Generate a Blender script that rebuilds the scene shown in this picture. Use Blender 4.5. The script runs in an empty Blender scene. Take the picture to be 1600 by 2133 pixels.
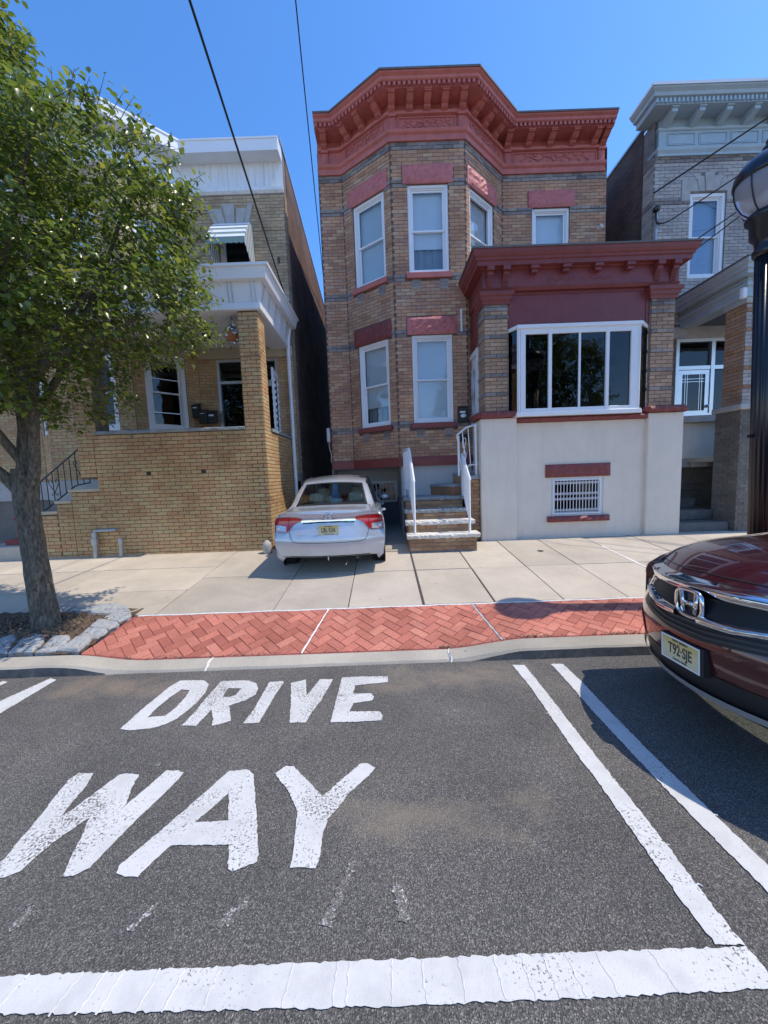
import bpy, math, random
import numpy as np
from mathutils import Vector, Matrix
random.seed(7)
SC = bpy.context.scene
COL = SC.collection
R = math.radians

# ------------------------------------------------------------------ camera
cd = bpy.data.cameras.new('camera'); cam = bpy.data.objects.new('camera', cd); COL.objects.link(cam)
_p, _t = R(5.55), R(2.1)
_F = Vector((0, math.cos(_p), -math.sin(_p))); _U0 = Vector((0, math.sin(_p), math.cos(_p))); _R0 = Vector((1, 0, 0))
_Rr = _R0*math.cos(_t) - _U0*math.sin(_t); _U = _R0*math.sin(_t) + _U0*math.cos(_t)
cam.matrix_world = Matrix(((_Rr.x, _U.x, -_F.x, 0), (_Rr.y, _U.y, -_F.y, 0), (_Rr.z, _U.z, -_F.z, 1.55), (0, 0, 0, 1)))
cd.sensor_width = 36; cd.lens = 36*770/2133; cd.clip_start = .02; cd.clip_end = 900
SC.camera = cam
# ------------------------------------------------------------------ sky, sun, exposure
SUN_EL, SUN_AZ = 61.0, 3.2          # degrees; azimuth measured from +X towards the street (-Y)
w = bpy.data.worlds.new('World'); SC.world = w; w.use_nodes = True
nt = w.node_tree; nt.nodes.clear()
sky = nt.nodes.new('ShaderNodeTexSky'); sky.sky_type = 'NISHITA'; sky.sun_disc = False
sky.sun_elevation = R(SUN_EL); sky.sun_rotation = R(90+SUN_AZ)
sky.air_density = 1.0; sky.dust_density = 0.35; sky.ozone_density = 6.0; sky.altitude = 20
bg = nt.nodes.new('ShaderNodeBackground'); bg.inputs[1].default_value = .15
ow = nt.nodes.new('ShaderNodeOutputWorld')
hs_ = nt.nodes.new('ShaderNodeHueSaturation'); hs_.inputs['Saturation'].default_value = 1.20; hs_.inputs['Value'].default_value = 1.06; nt.links.new(sky.outputs[0], hs_.inputs['Color']); tn_ = nt.nodes.new('ShaderNodeMix'); tn_.data_type = 'RGBA'; tn_.blend_type = 'MULTIPLY'; tn_.inputs[0].default_value = 1; tn_.inputs[7].default_value = (1.03, .915, .925, 1); nt.links.new(hs_.outputs[0], tn_.inputs[6]); nt.links.new(tn_.outputs[2], bg.inputs[0]); nt.links.new(bg.outputs[0], ow.inputs[0])
sl = bpy.data.lights.new('sun', 'SUN'); sl.energy = 2.1; sl.angle = R(.5); sl.color = (1, .90, .76)
sun = bpy.data.objects.new('sun', sl); COL.objects.link(sun)
_sd = Vector((math.cos(R(SUN_EL))*math.cos(R(SUN_AZ)), -math.cos(R(SUN_EL))*math.sin(R(SUN_AZ)), math.sin(R(SUN_EL))))
sun.rotation_euler = _sd.to_track_quat('Z', 'Y').to_euler(); sun.location = (20, -2, 30)
SC.view_settings.view_transform = 'Standard'; SC.view_settings.look = 'None'
SC.view_settings.exposure = 0.98; SC.view_settings.gamma = 1

# ------------------------------------------------------------------ materials
MATS = {}
def new_mat(name):
    m = bpy.data.materials.new(name); m.use_nodes = True
    return m, m.node_tree.nodes, m.node_tree.links, m.node_tree.nodes['Principled BSDF']
def N(nodes, t, **kw):
    n = nodes.new(t)
    for k, v in kw.items():
        setattr(n, k, v)
    return n
def c4(c): return (c[0], c[1], c[2], 1)
def ramp(nodes, stops, interp='LINEAR'):
    r = nodes.new('ShaderNodeValToRGB'); e = r.color_ramp; e.interpolation = interp
    e.elements[0].position = stops[0][0]; e.elements[0].color = c4(stops[0][1])
    e.elements[1].position = stops[-1][0]; e.elements[1].color = c4(stops[-1][1])
    for p, c in stops[1:-1]:
        x = e.elements.new(p); x.color = c4(c)
    return r
def noise(nodes, links, scale, detail=4, rough=.55, vec=None, dist=0):
    n = nodes.new('ShaderNodeTexNoise'); n.inputs['Scale'].default_value = scale
    n.inputs['Detail'].default_value = detail; n.inputs['Roughness'].default_value = rough; n.inputs['Distortion'].default_value = dist
    if vec is not None: links.new(vec, n.inputs['Vector'])
    return n
def mixc(nodes, links, fac, a, b, blend='MIX'):
    m = nodes.new('ShaderNodeMix'); m.data_type = 'RGBA'; m.blend_type = blend
    for i, v in ((0, fac), (6, a), (7, b)):
        if hasattr(v, 'links'): links.new(v, m.inputs[i])
        elif i == 0: m.inputs[0].default_value = v
        else: m.inputs[i].default_value = c4(v)
    return m.outputs[2]
def world_pos(nodes):
    return nodes.new('ShaderNodeNewGeometry').outputs['Position']
def bump(nodes, links, b, h, strength=.3, dist=.01):
    n = nodes.new('ShaderNodeBump'); n.inputs['Strength'].default_value = strength; n.inputs['Distance'].default_value = dist
    links.new(h, n.inputs['Height']); links.new(n.outputs[0], b.inputs['Normal'])
def plain(name, col, rough=.6, metal=0, var=.12, scale=3, bs=.0, bscale=40, spec=.5, grime=None, coat=0, streak=0):
    """painted / plain surface with uneven tone, optional grime and grain"""
    if name in MATS: return MATS[name]
    m, n, l, b = new_mat(name)
    pos = world_pos(n)
    n1 = noise(n, l, scale, 6, .6, pos)
    lo = tuple(c*(1-var) for c in col); hi = tuple(min(1, c*(1+var)) for c in col)
    rp = ramp(n, [(.3, lo), (.7, hi)]); l.new(n1.outputs[0], rp.inputs[0]); out = rp.outputs[0]
    if grime:
        n2 = noise(n, l, grime[1], 8, .7, pos, .4)
        r2 = ramp(n, [(grime[2], (0, 0, 0)), (grime[2]+.18, (1, 1, 1))]); l.new(n2.outputs[0], r2.inputs[0])
        out = mixc(n, l, r2.outputs[0], out, grime[0])
    if streak:
        mp = n.new('ShaderNodeMapping'); mp.inputs['Scale'].default_value = (1, 1, .09); l.new(pos, mp.inputs[0])
        n5 = noise(n, l, 13, 6, .7, mp.outputs[0], .3); r5 = ramp(n, [(.5, (1, 1, 1)), (.78, (1-streak,)*3)]); l.new(n5.outputs[0], r5.inputs[0]); out = mixc(n, l, 1.0, out, r5.outputs[0], 'MULTIPLY')
    l.new(out, b.inputs['Base Color'])
    b.inputs['Roughness'].default_value = rough; b.inputs['Metallic'].default_value = metal
    b.inputs['Specular IOR Level'].default_value = spec
    if coat: b.inputs['Coat Weight'].default_value = coat; b.inputs['Coat Roughness'].default_value = .03
    if bs:
        n3 = noise(n, l, bscale, 6, .65, pos); bump(n, l, b, n3.outputs[0], bs, .01)
    MATS[name] = m
    return m
def brick_mat(name, cols, rough=.8, stain=None):
    m, n, l, b = new_mat(name)
    oi = n.new('ShaderNodeObjectInfo'); ge = n.new('ShaderNodeNewGeometry')
    ad = N(n, 'ShaderNodeMath', operation='ADD'); l.new(oi.outputs['Random'], ad.inputs[0]); l.new(ge.outputs['Random Per Island'], ad.inputs[1])
    fr = N(n, 'ShaderNodeMath', operation='FRACT'); l.new(ad.outputs[0], fr.inputs[0])
    rp = ramp(n, [(i/(len(cols)-1), c) for i, c in enumerate(cols)]); l.new(fr.outputs[0], rp.inputs[0])
    pos = ge.outputs['Position']
    n1 = noise(n, l, 55, 5, .7, pos); r1 = ramp(n, [(.3, (.72, .72, .72)), (.7, (1.18, 1.18, 1.18))]); l.new(n1.outputs[0], r1.inputs[0])
    o = mixc(n, l, 1.0, rp.outputs[0], r1.outputs[0], 'MULTIPLY')
    n2 = noise(n, l, 1.3, 5, .6, pos); r2 = ramp(n, [(.35, (.78, .76, .74)), (.65, (1.1, 1.1, 1.1))]); l.new(n2.outputs[0], r2.inputs[0])
    o = mixc(n, l, 1.0, o, r2.outputs[0], 'MULTIPLY')
    if stain:
        n4 = noise(n, l, stain[1], 7, .7, pos, .5); r4 = ramp(n, [(stain[2], (0, 0, 0)), (stain[2]+.12, (1, 1, 1))]); l.new(n4.outputs[0], r4.inputs[0])
        o = mixc(n, l, r4.outputs[0], o, stain[0])
    l.new(o, b.inputs['Base Color']); b.inputs['Roughness'].default_value = rough; b.inputs['Specular IOR Level'].default_value = .3
    n3 = noise(n, l, 160, 4, .7, pos); bump(n, l, b, n3.outputs[0], .5, .004)
    MATS[name] = m
    return m
def glass_mat(name, tint=(.75, .8, .82), refl=1.0):
    m, n, l, b = new_mat(name); n.remove(b)
    out = n['Material Output']
    tr = n.new('ShaderNodeBsdfTransparent'); tr.inputs[0].default_value = c4(tint)
    gl = n.new('ShaderNodeBsdfGlossy'); gl.inputs['Roughness'].default_value = .015; gl.inputs[0].default_value = (1, 1, 1, 1)
    ge = n.new('ShaderNodeNewGeometry'); dp = N(n, 'ShaderNodeVectorMath', operation='DOT_PRODUCT'); l.new(ge.outputs['Normal'], dp.inputs[0]); l.new(ge.outputs['Incoming'], dp.inputs[1])
    ab = N(n, 'ShaderNodeMath', operation='ABSOLUTE'); l.new(dp.outputs['Value'], ab.inputs[0])
    om = N(n, 'ShaderNodeMath', operation='SUBTRACT'); om.inputs[0].default_value = 1; l.new(ab.outputs[0], om.inputs[1])
    pw = N(n, 'ShaderNodeMath', operation='POWER'); l.new(om.outputs[0], pw.inputs[0]); pw.inputs[1].default_value = 5
    mu = N(n, 'ShaderNodeMath', operation='MULTIPLY_ADD'); mu.use_clamp = True; l.new(pw.outputs[0], mu.inputs[0]); mu.inputs[1].default_value = .93; mu.inputs[2].default_value = .055*refl
    pos = world_pos(n); nn = noise(n, l, 2.2, 2, .5, pos)
    bp = n.new('ShaderNodeBump'); bp.inputs['Strength'].default_value = .05; bp.inputs['Distance'].default_value = .05
    l.new(nn.outputs[0], bp.inputs['Height']); l.new(bp.outputs[0], gl.inputs['Normal'])
    mx = n.new('ShaderNodeMixShader'); l.new(mu.outputs[0], mx.inputs[0]); l.new(tr.outputs[0], mx.inputs[1]); l.new(gl.outputs[0], mx.inputs[2])
    l.new(mx.outputs[0], out.inputs[0]); MATS[name] = m
    return m
def brick_tex_mat(name, c1, c2, mortar, scale=1):
    """far receding side walls, where single bricks cannot be told apart"""
    m, n, l, b = new_mat(name)
    pos = world_pos(n); sp = n.new('ShaderNodeSeparateXYZ'); l.new(pos, sp.inputs[0])
    cb = n.new('ShaderNodeCombineXYZ'); l.new(sp.outputs['Y'], cb.inputs[0]); l.new(sp.outputs['Z'], cb.inputs[1])
    br = n.new('ShaderNodeTexBrick'); l.new(cb.outputs[0], br.inputs['Vector'])
    br.inputs['Color1'].default_value = c4(c1); br.inputs['Color2'].default_value = c4(c2); br.inputs['Mortar'].default_value = c4(mortar)
    br.inputs['Scale'].default_value = 1; br.inputs['Mortar Size'].default_value = .007; br.inputs['Brick Width'].default_value = .205; br.inputs['Row Height'].default_value = .0677
    n2 = noise(n, l, 1.7, 6, .7, pos, .3); r2 = ramp(n, [(.3, (.5, .5, .5)), (.7, (1.3, 1.25, 1.2))]); l.new(n2.outputs[0], r2.inputs[0])
    o = mixc(n, l, 1.0, br.outputs[0], r2.outputs[0], 'MULTIPLY')
    l.new(o, b.inputs['Base Color']); b.inputs['Roughness'].default_value = .9
    bump(n, l, b, br.outputs['Fac'], -.5, .006); MATS[name] = m
    return m

brick_mat('brick_brown', [(0.369, 0.206, 0.132), (0.553, 0.312, 0.194), (0.460, 0.255, 0.162), (0.594, 0.403, 0.256), (0.406, 0.239, 0.178), (0.594, 0.329, 0.186)])
brick_mat('brick_tan', [(0.414, 0.264, 0.172), (0.506, 0.336, 0.223), (0.356, 0.222, 0.151), (0.460, 0.306, 0.208), (0.540, 0.360, 0.237), (0.391, 0.252, 0.179)])
brick_mat('brick_ochre', [(0.600, 0.350, 0.169), (0.600, 0.412, 0.201), (0.545, 0.302, 0.149), (0.600, 0.384, 0.194), (0.600, 0.448, 0.221), (0.576, 0.336, 0.181)], stain=((.17, .105, .065), .9, .60))
brick_mat('brick_buff', [(0.469, 0.347, 0.218), (0.552, 0.412, 0.261), (0.414, 0.302, 0.188), (0.510, 0.386, 0.242), (0.560, 0.444, 0.285)])
brick_mat('brick_weathered', [(0.194, 0.169, 0.158), (0.324, 0.283, 0.254), (0.244, 0.215, 0.224), (0.389, 0.330, 0.284), (0.162, 0.146, 0.135)])
brick_mat('brick_grey_buff', [(0.432, 0.396, 0.372), (0.516, 0.480, 0.444), (0.384, 0.354, 0.336), (0.552, 0.510, 0.468), (0.468, 0.420, 0.390)])
brick_mat('brick_orange_step', [(.40, .23, .12), (.46, .28, .15), (.35, .185, .10), (.43, .26, .155), (.50, .32, .18)])
brick_mat('brick_dark_base', [(0.150, 0.135, 0.112), (0.225, 0.195, 0.165), (0.180, 0.158, 0.135), (0.255, 0.225, 0.188)])
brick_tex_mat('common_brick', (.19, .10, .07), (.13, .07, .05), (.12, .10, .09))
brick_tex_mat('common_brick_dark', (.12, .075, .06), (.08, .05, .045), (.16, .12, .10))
plain('mortar_dark', (.13, .095, .08), .95, var=.3, scale=9)
plain('mortar_brown', (.15, .10, .065), .95, var=.3, scale=9)
plain('mortar_grey', (.20, .185, .175), .95, var=.25, scale=9)
plain('paint_red', (.50, .145, .12), .5, var=.14, scale=5, bs=.25, bscale=60, grime=((.34, .10, .10), 9, .60), streak=.22)
plain('paint_red_stone', (.52, .16, .15), .6, var=.2, scale=12, bs=1.0, bscale=22, grime=((.25, .07, .07), 12, .6))
plain('paint_maroon', (.215, .046, .042), .45, var=.14, scale=4, bs=.25, bscale=70, streak=.2)
plain('paint_maroon_stone', (.215, .048, .044), .55, var=.2, scale=12, bs=1.0, bscale=24)
plain('paint_white', (.78, .79, .80), .45, var=.05, scale=4, bs=.06, bscale=80, grime=((.55, .55, .53), 6, .66))
plain('vinyl_white', (.80, .81, .82), .35, var=.03, scale=2)
plain('siding_white', (.76, .79, .81), .42, var=.05, scale=2, grime=((.5, .5, .5), 3.2, .66), streak=.3)
plain('soffit_white', (.78, .77, .74), .6, var=.05, scale=2)
plain('stucco', (.76, .675, .565), .9, var=.05, scale=2.5, bs=.45, bscale=120, grime=((.64, .56, .46), 2.2, .60), streak=.07)
plain('stucco_grey', (.50, .49, .48), .9, var=.06, scale=3, bs=.3, bscale=120)
plain('paint_slate', (.10, .115, .14), .7, var=.1, scale=3, bs=.1)
plain('cornice_grey', (.38, .475, .52), .5, var=.08, scale=4, bs=.2, bscale=60, grime=((.28, .32, .33), 7, .62))
plain('stone_grey', (.42, .40, .375), .85, var=.12, scale=6, bs=.3, bscale=70)
plain('stone_cream', (.52, .44, .31), .85, var=.1, scale=6, bs=.3, bscale=70)
plain('roof_flash', (.13, .115, .105), .6, var=.2, scale=6)
plain('roof_tar', (.05, .05, .05), .9)
plain('metal_black', (.012, .012, .014), .35, var=.1, spec=.6)
plain('metal_lamp', (.012, .014, .02), .28, var=.15, spec=.6, bs=.1, bscale=30)
plain('metal_galv', (.42, .43, .44), .45, metal=.6, var=.15, scale=10)
plain('rail_white', (.80, .81, .83), .4, var=.04)
plain('aluminium', (.62, .64, .66), .35, metal=.8, var=.06)
plain('bronze_dark', (.05, .045, .04), .5)
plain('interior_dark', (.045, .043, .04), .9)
plain('blind_white', (.80, .81, .82), .8, var=.04, scale=2)
plain('blind_grey', (.66, .69, .70), .8, var=.06, scale=2)
plain('blind_blue', (.30, .40, .55), .6, var=.04, scale=2)
plain('curtain', (.30, .31, .32), .9, var=.1, scale=8)
plain('bluestone', (.27, .29, .30), .8, var=.2, scale=7, bs=.5, bscale=40, grime=((.5, .49, .46), 5, .58))
plain('stone_dark', (.13, .13, .125), .85, var=.25, scale=9, bs=.6, bscale=40, grime=((.22, .22, .21), 8, .6))
plain('tread_worn', (.66, .63, .57), .85, var=.15, scale=7, bs=.7, bscale=40, grime=((.33, .35, .35), 9, .60))
plain('granite', (.36, .365, .36), .8, var=.3, scale=70, bs=.8, bscale=45, grime=((.15, .155, .15), 11, .54))
plain('soil', (.11, .075, .05), .95, var=.4, scale=22, bs=1, bscale=60)
plain('chip', (.20, .14, .09), .9, var=.4, scale=60)
plain('rubber', (.012, .012, .013), .75, var=.2, bs=.1)
plain('plastic_black', (.014, .014, .016), .45)
plain('terracotta', (.36, .15, .07), .8)
plain('flower_white', (.8, .8, .82), .7)
plain('flower_leaf', (.05, .08, .025), .6)
plain('cable', (.012, .012, .014), .5)
plain('green_tin', (.20, .29, .25), .45, var=.1)
plain('red_box', (.25, .03, .03), .5)
plain('blue_box', (.10, .13, .22), .5)
plain('patina', (.04, .04, .045), .5)
glass_mat('glass', (.86, .90, .92), 1.0)
glass_mat('glass_dark', (.30, .33, .34), .8)
glass_mat('car_glass', (.56, .64, .61), 1.3)
# lamp globe: prismatic milky acrylic
m, n, l, b = new_mat('globe'); b.inputs['Base Color'].default_value = (.62, .62, .68, 1); b.inputs['Roughness'].default_value = .18
b.inputs['Transmission Weight'].default_value = .55; b.inputs['IOR'].default_value = 1.1; MATS['globe'] = m
def carpaint(name, col, metal, rough):
    m, n, l, b = new_mat(name)
    b.inputs['Base Color'].default_value = c4(col); b.inputs['Metallic'].default_value = metal; b.inputs['Roughness'].default_value = rough
    b.inputs['Coat Weight'].default_value = 1; b.inputs['Coat Roughness'].default_value = .02
    pos = world_pos(n); n1 = noise(n, l, 900, 1, .5, pos); r1 = ramp(n, [(.3, tuple(c*.85 for c in col)), (.7, tuple(min(1, c*1.12) for c in col))])
    l.new(n1.outputs[0], r1.inputs[0])
    n2 = noise(n, l, 3, 6, .7, pos); r2 = ramp(n, [(.35, (.9, .9, .88)), (.65, (1.03, 1.03, 1.03))]); l.new(n2.outputs[0], r2.inputs[0])
    l.new(mixc(n, l, 1.0, r1.outputs[0], r2.outputs[0], 'MULTIPLY'), b.inputs['Base Color'])
    MATS[name] = m
carpaint('car_silver', (.53, .57, .62), .4, .28)
carpaint('car_maroon', (.058, .007, .011), .35, .26)
m, n, l, b = new_mat('chrome'); b.inputs['Base Color'].default_value = (.72, .73, .75, 1); b.inputs['Metallic'].default_value = 1; b.inputs['Roughness'].default_value = .06; MATS['chrome'] = m
m, n, l, b = new_mat('lens_red'); b.inputs['Base Color'].default_value = (.50, .012, .012, 1); b.inputs['Roughness'].default_value = .12; b.inputs['Coat Weight'].default_value = 1; MATS['lens_red'] = m
m, n, l, b = new_mat('lens_clear'); b.inputs['Base Color'].default_value = (.6, .6, .62, 1); b.inputs['Roughness'].default_value = .1; b.inputs['Metallic'].default_value = .4; b.inputs['Coat Weight'].default_value = 1; MATS['lens_clear'] = m
plain('seat_cloth', (.42, .45, .42), .9, var=.05)
plain('silver_trim', (.50, .50, .50), .35, metal=.5, var=.05)
# licence plate: pale yellow fading to cream at top and bottom is printed on the plate itself
m, n, l, b = new_mat('plate_face'); tc = n.new('ShaderNodeTexCoord'); sp = n.new('ShaderNodeSeparateXYZ'); l.new(tc.outputs['Object'], sp.inputs[0])
mr = n.new('ShaderNodeMapRange'); mr.inputs[1].default_value = -.076; mr.inputs[2].default_value = .076; l.new(sp.outputs[2], mr.inputs[0])
rp = ramp(n, [(0, (.62, .58, .40)), (.5, (.66, .60, .34)), (1, (.60, .46, .10))]); l.new(mr.outputs[0], rp.inputs[0]); l.new(rp.outputs[0], b.inputs['Base Color']); b.inputs['Roughness'].default_value = .4; MATS['plate_face'] = m

# asphalt: aggregate stones of many tones in dark binder, tan dust lying in two drifts
def asphalt_color(n, l, pos):
    vo = n.new('ShaderNodeTexVoronoi'); vo.inputs['Scale'].default_value = 250; l.new(pos, vo.inputs['Vector'])
    sp = n.new('ShaderNodeSeparateColor'); l.new(vo.outputs['Color'], sp.inputs[0])
    rp = ramp(n, [(0, (.066, .064, .061)), (.45, (.118, .114, .107)), (.72, (.165, .158, .148)), (.90, (.235, .224, .205)), (1, (.37, .35, .31))]); l.new(sp.outputs[0], rp.inputs[0])
    n1 = noise(n, l, 420, 2, .6, pos); r1 = ramp(n, [(.3, (.74, .74, .74)), (.7, (1.24, 1.24, 1.24))]); l.new(n1.outputs[0], r1.inputs[0])
    o = mixc(n, l, 1.0, rp.outputs[0], r1.outputs[0], 'MULTIPLY')
    n2 = noise(n, l, 1.1, 6, .62, pos, .3); r2 = ramp(n, [(.34, (.80, .80, .81)), (.66, (1.18, 1.16, 1.14))]); l.new(n2.outputs[0], r2.inputs[0])
    return mixc(n, l, 1.0, o, r2.outputs[0], 'MULTIPLY'), vo
m, n, l, b = new_mat('asphalt'); pos = world_pos(n); o, vo = asphalt_color(n, l, pos)
sp = n.new('ShaderNodeSeparateXYZ'); l.new(pos, sp.inputs[0])
nd = noise(n, l, 2.3, 7, .68, pos, .5)
def band(axis, c, hw):
    a = N(n, 'ShaderNodeMath', operation='SUBTRACT'); l.new(sp.outputs[axis], a.inputs[0]); a.inputs[1].default_value = c
    a2 = N(n, 'ShaderNodeMath', operation='ABSOLUTE'); l.new(a.outputs[0], a2.inputs[0])
    mr = n.new('ShaderNodeMapRange'); mr.inputs[1].default_value = 0; mr.inputs[2].default_value = hw; mr.inputs[3].default_value = .34; mr.inputs[4].default_value = -.25; l.new(a2.outputs[0], mr.inputs[0])
    return mr.outputs[0]
def dust(o, bx, by, col, amt):
    mn = N(n, 'ShaderNodeMath', operation='MINIMUM'); l.new(bx, mn.inputs[0]); l.new(by, mn.inputs[1])
    ad = N(n, 'ShaderNodeMath', operation='ADD'); l.new(mn.outputs[0], ad.inputs[0]); l.new(nd.outputs[0], ad.inputs[1])
    rr = ramp(n, [(.58, (0, 0, 0)), (.86, (amt,)*3)]); l.new(ad.outputs[0], rr.inputs[0])
    return mixc(n, l, rr.outputs[0], o, col)
o = dust(o, band(0, .15, 1.3), band(1, 1.62, .33), (.30, .255, .19), .62)
o = dust(o, band(0, .6, 1.7), band(1, 3.0, .5), (.32, .265, .20), .6)
o = dust(o, band(0, -2.4, 1.4), band(1, 3.05, .45), (.33, .26, .19), .6)
l.new(o, b.inputs['Base Color']); b.inputs['Roughness'].default_value = .85; b.inputs['Specular IOR Level'].default_value = .35
n3 = noise(n, l, 260, 3, .6, pos); ad = N(n, 'ShaderNodeMath', operation='ADD'); l.new(vo.outputs['Distance'], ad.inputs[0]); l.new(n3.outputs[0], ad.inputs[1])
bump(n, l, b, ad.outputs[0], .75, .006); MATS['asphalt'] = m
def paint_mat(name, lo, hi, col=(.66, .665, .65), pit=.5):
    """road paint worn through to the stones where the noise is high"""
    m, n, l, b = new_mat(name); pos = world_pos(n); o, vo = asphalt_color(n, l, pos)
    n1 = noise(n, l, 95, 4, .7, pos); n2 = noise(n, l, 3.0, 3, .6, pos)
    ad = N(n, 'ShaderNodeMath', operation='MULTIPLY'); l.new(n1.outputs[0], ad.inputs[0]); 
    r2 = ramp(n, [(.35, (.86,)*3), (.65, (1.16,)*3)]); l.new(n2.outputs[0], r2.inputs[0]); l.new(r2.outputs[0], ad.inputs[1])
    rr = ramp(n, [(lo, (0, 0, 0)), (hi, (1, 1, 1))]); l.new(ad.outputs[0], rr.inputs[0])
    n4 = noise(n, l, 6, 5, .6, pos); r4 = ramp(n, [(.3, tuple(c*.78 for c in col)), (.52, tuple(c*.95 for c in col)), (.7, col)]); l.new(n4.outputs[0], r4.inputs[0])
    l.new(mixc(n, l, rr.outputs[0], r4.outputs[0], o), b.inputs['Base Color']); b.inputs['Roughness'].default_value = .6
    n5 = noise(n, l, 120, 4, .7, pos); bump(n, l, b, n5.outputs[0], .35, .006); MATS[name] = m
paint_mat('road_paint', .635, .70)
paint_mat('road_paint_worn', .555, .63)
paint_mat('road_paint_ghost', .40, .47, (.6, .6, .6))
# concrete paving
def concrete(name, col, grain=.16, tone=(.86, 1.08)):
    m, n, l, b = new_mat(name); pos = world_pos(n); oi = n.new('ShaderNodeObjectInfo')
    n1 = noise(n, l, 190, 4, .7, pos); r1 = ramp(n, [(.3, tuple(c*(1-grain*1.6) for c in col)), (.7, tuple(min(1, c*(1+grain)) for c in col))]); l.new(n1.outputs[0], r1.inputs[0])
    n2 = noise(n, l, 1.6, 7, .68, pos, .4); r2 = ramp(n, [(.32, (.84, .835, .83)), (.66, (1.06, 1.055, 1.04))]); l.new(n2.outputs[0], r2.inputs[0])
    o = mixc(n, l, 1.0, r1.outputs[0], r2.outputs[0], 'MULTIPLY')
    r3 = ramp(n, [(0, (tone[0],)*3), (1, (tone[1],)*3)]); l.new(oi.outputs['Random'], r3.inputs[0])
    o = mixc(n, l, 1.0, o, r3.outputs[0], 'MULTIPLY')
    n4 = noise(n, l, 7, 8, .75, pos, .2); r4 = ramp(n, [(.66, (0, 0, 0)), (.76, (.55,)*3)]); l.new(n4.outputs[0], r4.inputs[0])
    o = mixc(n, l, r4.outputs[0], o, tuple(c*.62 for c in col))
    vg = n.new('ShaderNodeTexVoronoi'); vg.inputs['Scale'].default_value = 3.1; l.new(pos, vg.inputs['Vector']); rg = ramp(n, [(.045, (.45,)*3), (.075, (0, 0, 0))]); l.new(vg.outputs['Distance'], rg.inputs[0])
    o = mixc(n, l, rg.outputs[0], o, tuple(c*.4 for c in col))
    l.new(o, b.inputs['Base Color']); b.inputs['Roughness'].default_value = .88; b.inputs['Specular IOR Level'].default_value = .3
    n5 = noise(n, l, 230, 4, .6, pos); bump(n, l, b, n5.outputs[0], .3, .004); MATS[name] = m
concrete('concrete', (.56, .495, .40))
concrete('concrete_grey', (.51, .455, .375))
concrete('kerb_concrete', (.46, .42, .35), .2)
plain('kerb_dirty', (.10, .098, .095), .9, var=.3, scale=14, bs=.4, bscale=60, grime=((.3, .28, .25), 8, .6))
plain('joint_fill', (.20, .18, .155), .95, var=.3, scale=12)
plain('joint_dark', (.07, .06, .055), .95, var=.3, scale=12)
plain('caulk_white', (.72, .70, .66), .8, var=.15, scale=12, bs=.3)
brick_mat('paver_red', [(0.465, 0.159, 0.112), (0.616, 0.226, 0.161), (0.393, 0.129, 0.094), (0.538, 0.200, 0.146), (0.643, 0.260, 0.184)], stain=((.40, .17, .13), 3.0, .60))
plain('paver_groove', (.29, .085, .068), .95, var=.3, scale=20)
# bark
m, n, l, b = new_mat('bark'); pos = world_pos(n); mp = n.new('ShaderNodeMapping'); mp.inputs['Scale'].default_value = (1, 1, .28); l.new(pos, mp.inputs[0])
n1 = noise(n, l, 42, 7, .75, mp.outputs[0], .6); r1 = ramp(n, [(.32, (.035, .03, .024)), (.5, (.14, .12, .09)), (.70, (.33, .30, .22))]); l.new(n1.outputs[0], r1.inputs[0])
n2 = noise(n, l, 5, 5, .7, pos); r2 = ramp(n, [(.56, (0, 0, 0)), (.72, (.5,)*3)]); l.new(n2.outputs[0], r2.inputs[0])
l.new(mixc(n, l, r2.outputs[0], r1.outputs[0], (.20, .19, .10)), b.inputs['Base Color']); b.inputs['Roughness'].default_value = .95; bump(n, l, b, n1.outputs[0], 1.0, .03); MATS['bark'] = m
# leaves: glossy, with light let through
m, n, l, b = new_mat('leaf'); oi = n.new('ShaderNodeObjectInfo'); ge = n.new('ShaderNodeNewGeometry')
ad = N(n, 'ShaderNodeMath', operation='ADD'); l.new(oi.outputs['Random'], ad.inputs[0]); l.new(ge.outputs['Random Per Island'], ad.inputs[1])
fr = N(n, 'ShaderNodeMath', operation='FRACT'); l.new(ad.outputs[0], fr.inputs[0])
r1 = ramp(n, [(0, (.046, .078, .013)), (.3, (.075, .118, .018)), (.6, (.108, .158, .022)), (.9, (.155, .195, .03)), (1, (.26, .26, .05))]); l.new(fr.outputs[0], r1.inputs[0])
l.new(r1.outputs[0], b.inputs['Base Color']); b.inputs['Roughness'].default_value = .30; b.inputs['Specular IOR Level'].default_value = .6
tl = n.new('ShaderNodeBsdfTranslucent'); hs = n.new('ShaderNodeHueSaturation'); hs.inputs['Value'].default_value = 2.2; hs.inputs['Hue'].default_value = .49; l.new(r1.outputs[0], hs.inputs['Color']); l.new(hs.outputs[0], tl.inputs[0])
mx = n.new('ShaderNodeMixShader'); mx.inputs[0].default_value = .38; l.new(b.outputs[0], mx.inputs[1]); l.new(tl.outputs[0], mx.inputs[2]); l.new(mx.outputs[0], n['Material Output'].inputs[0]); MATS['leaf'] = m

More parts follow.
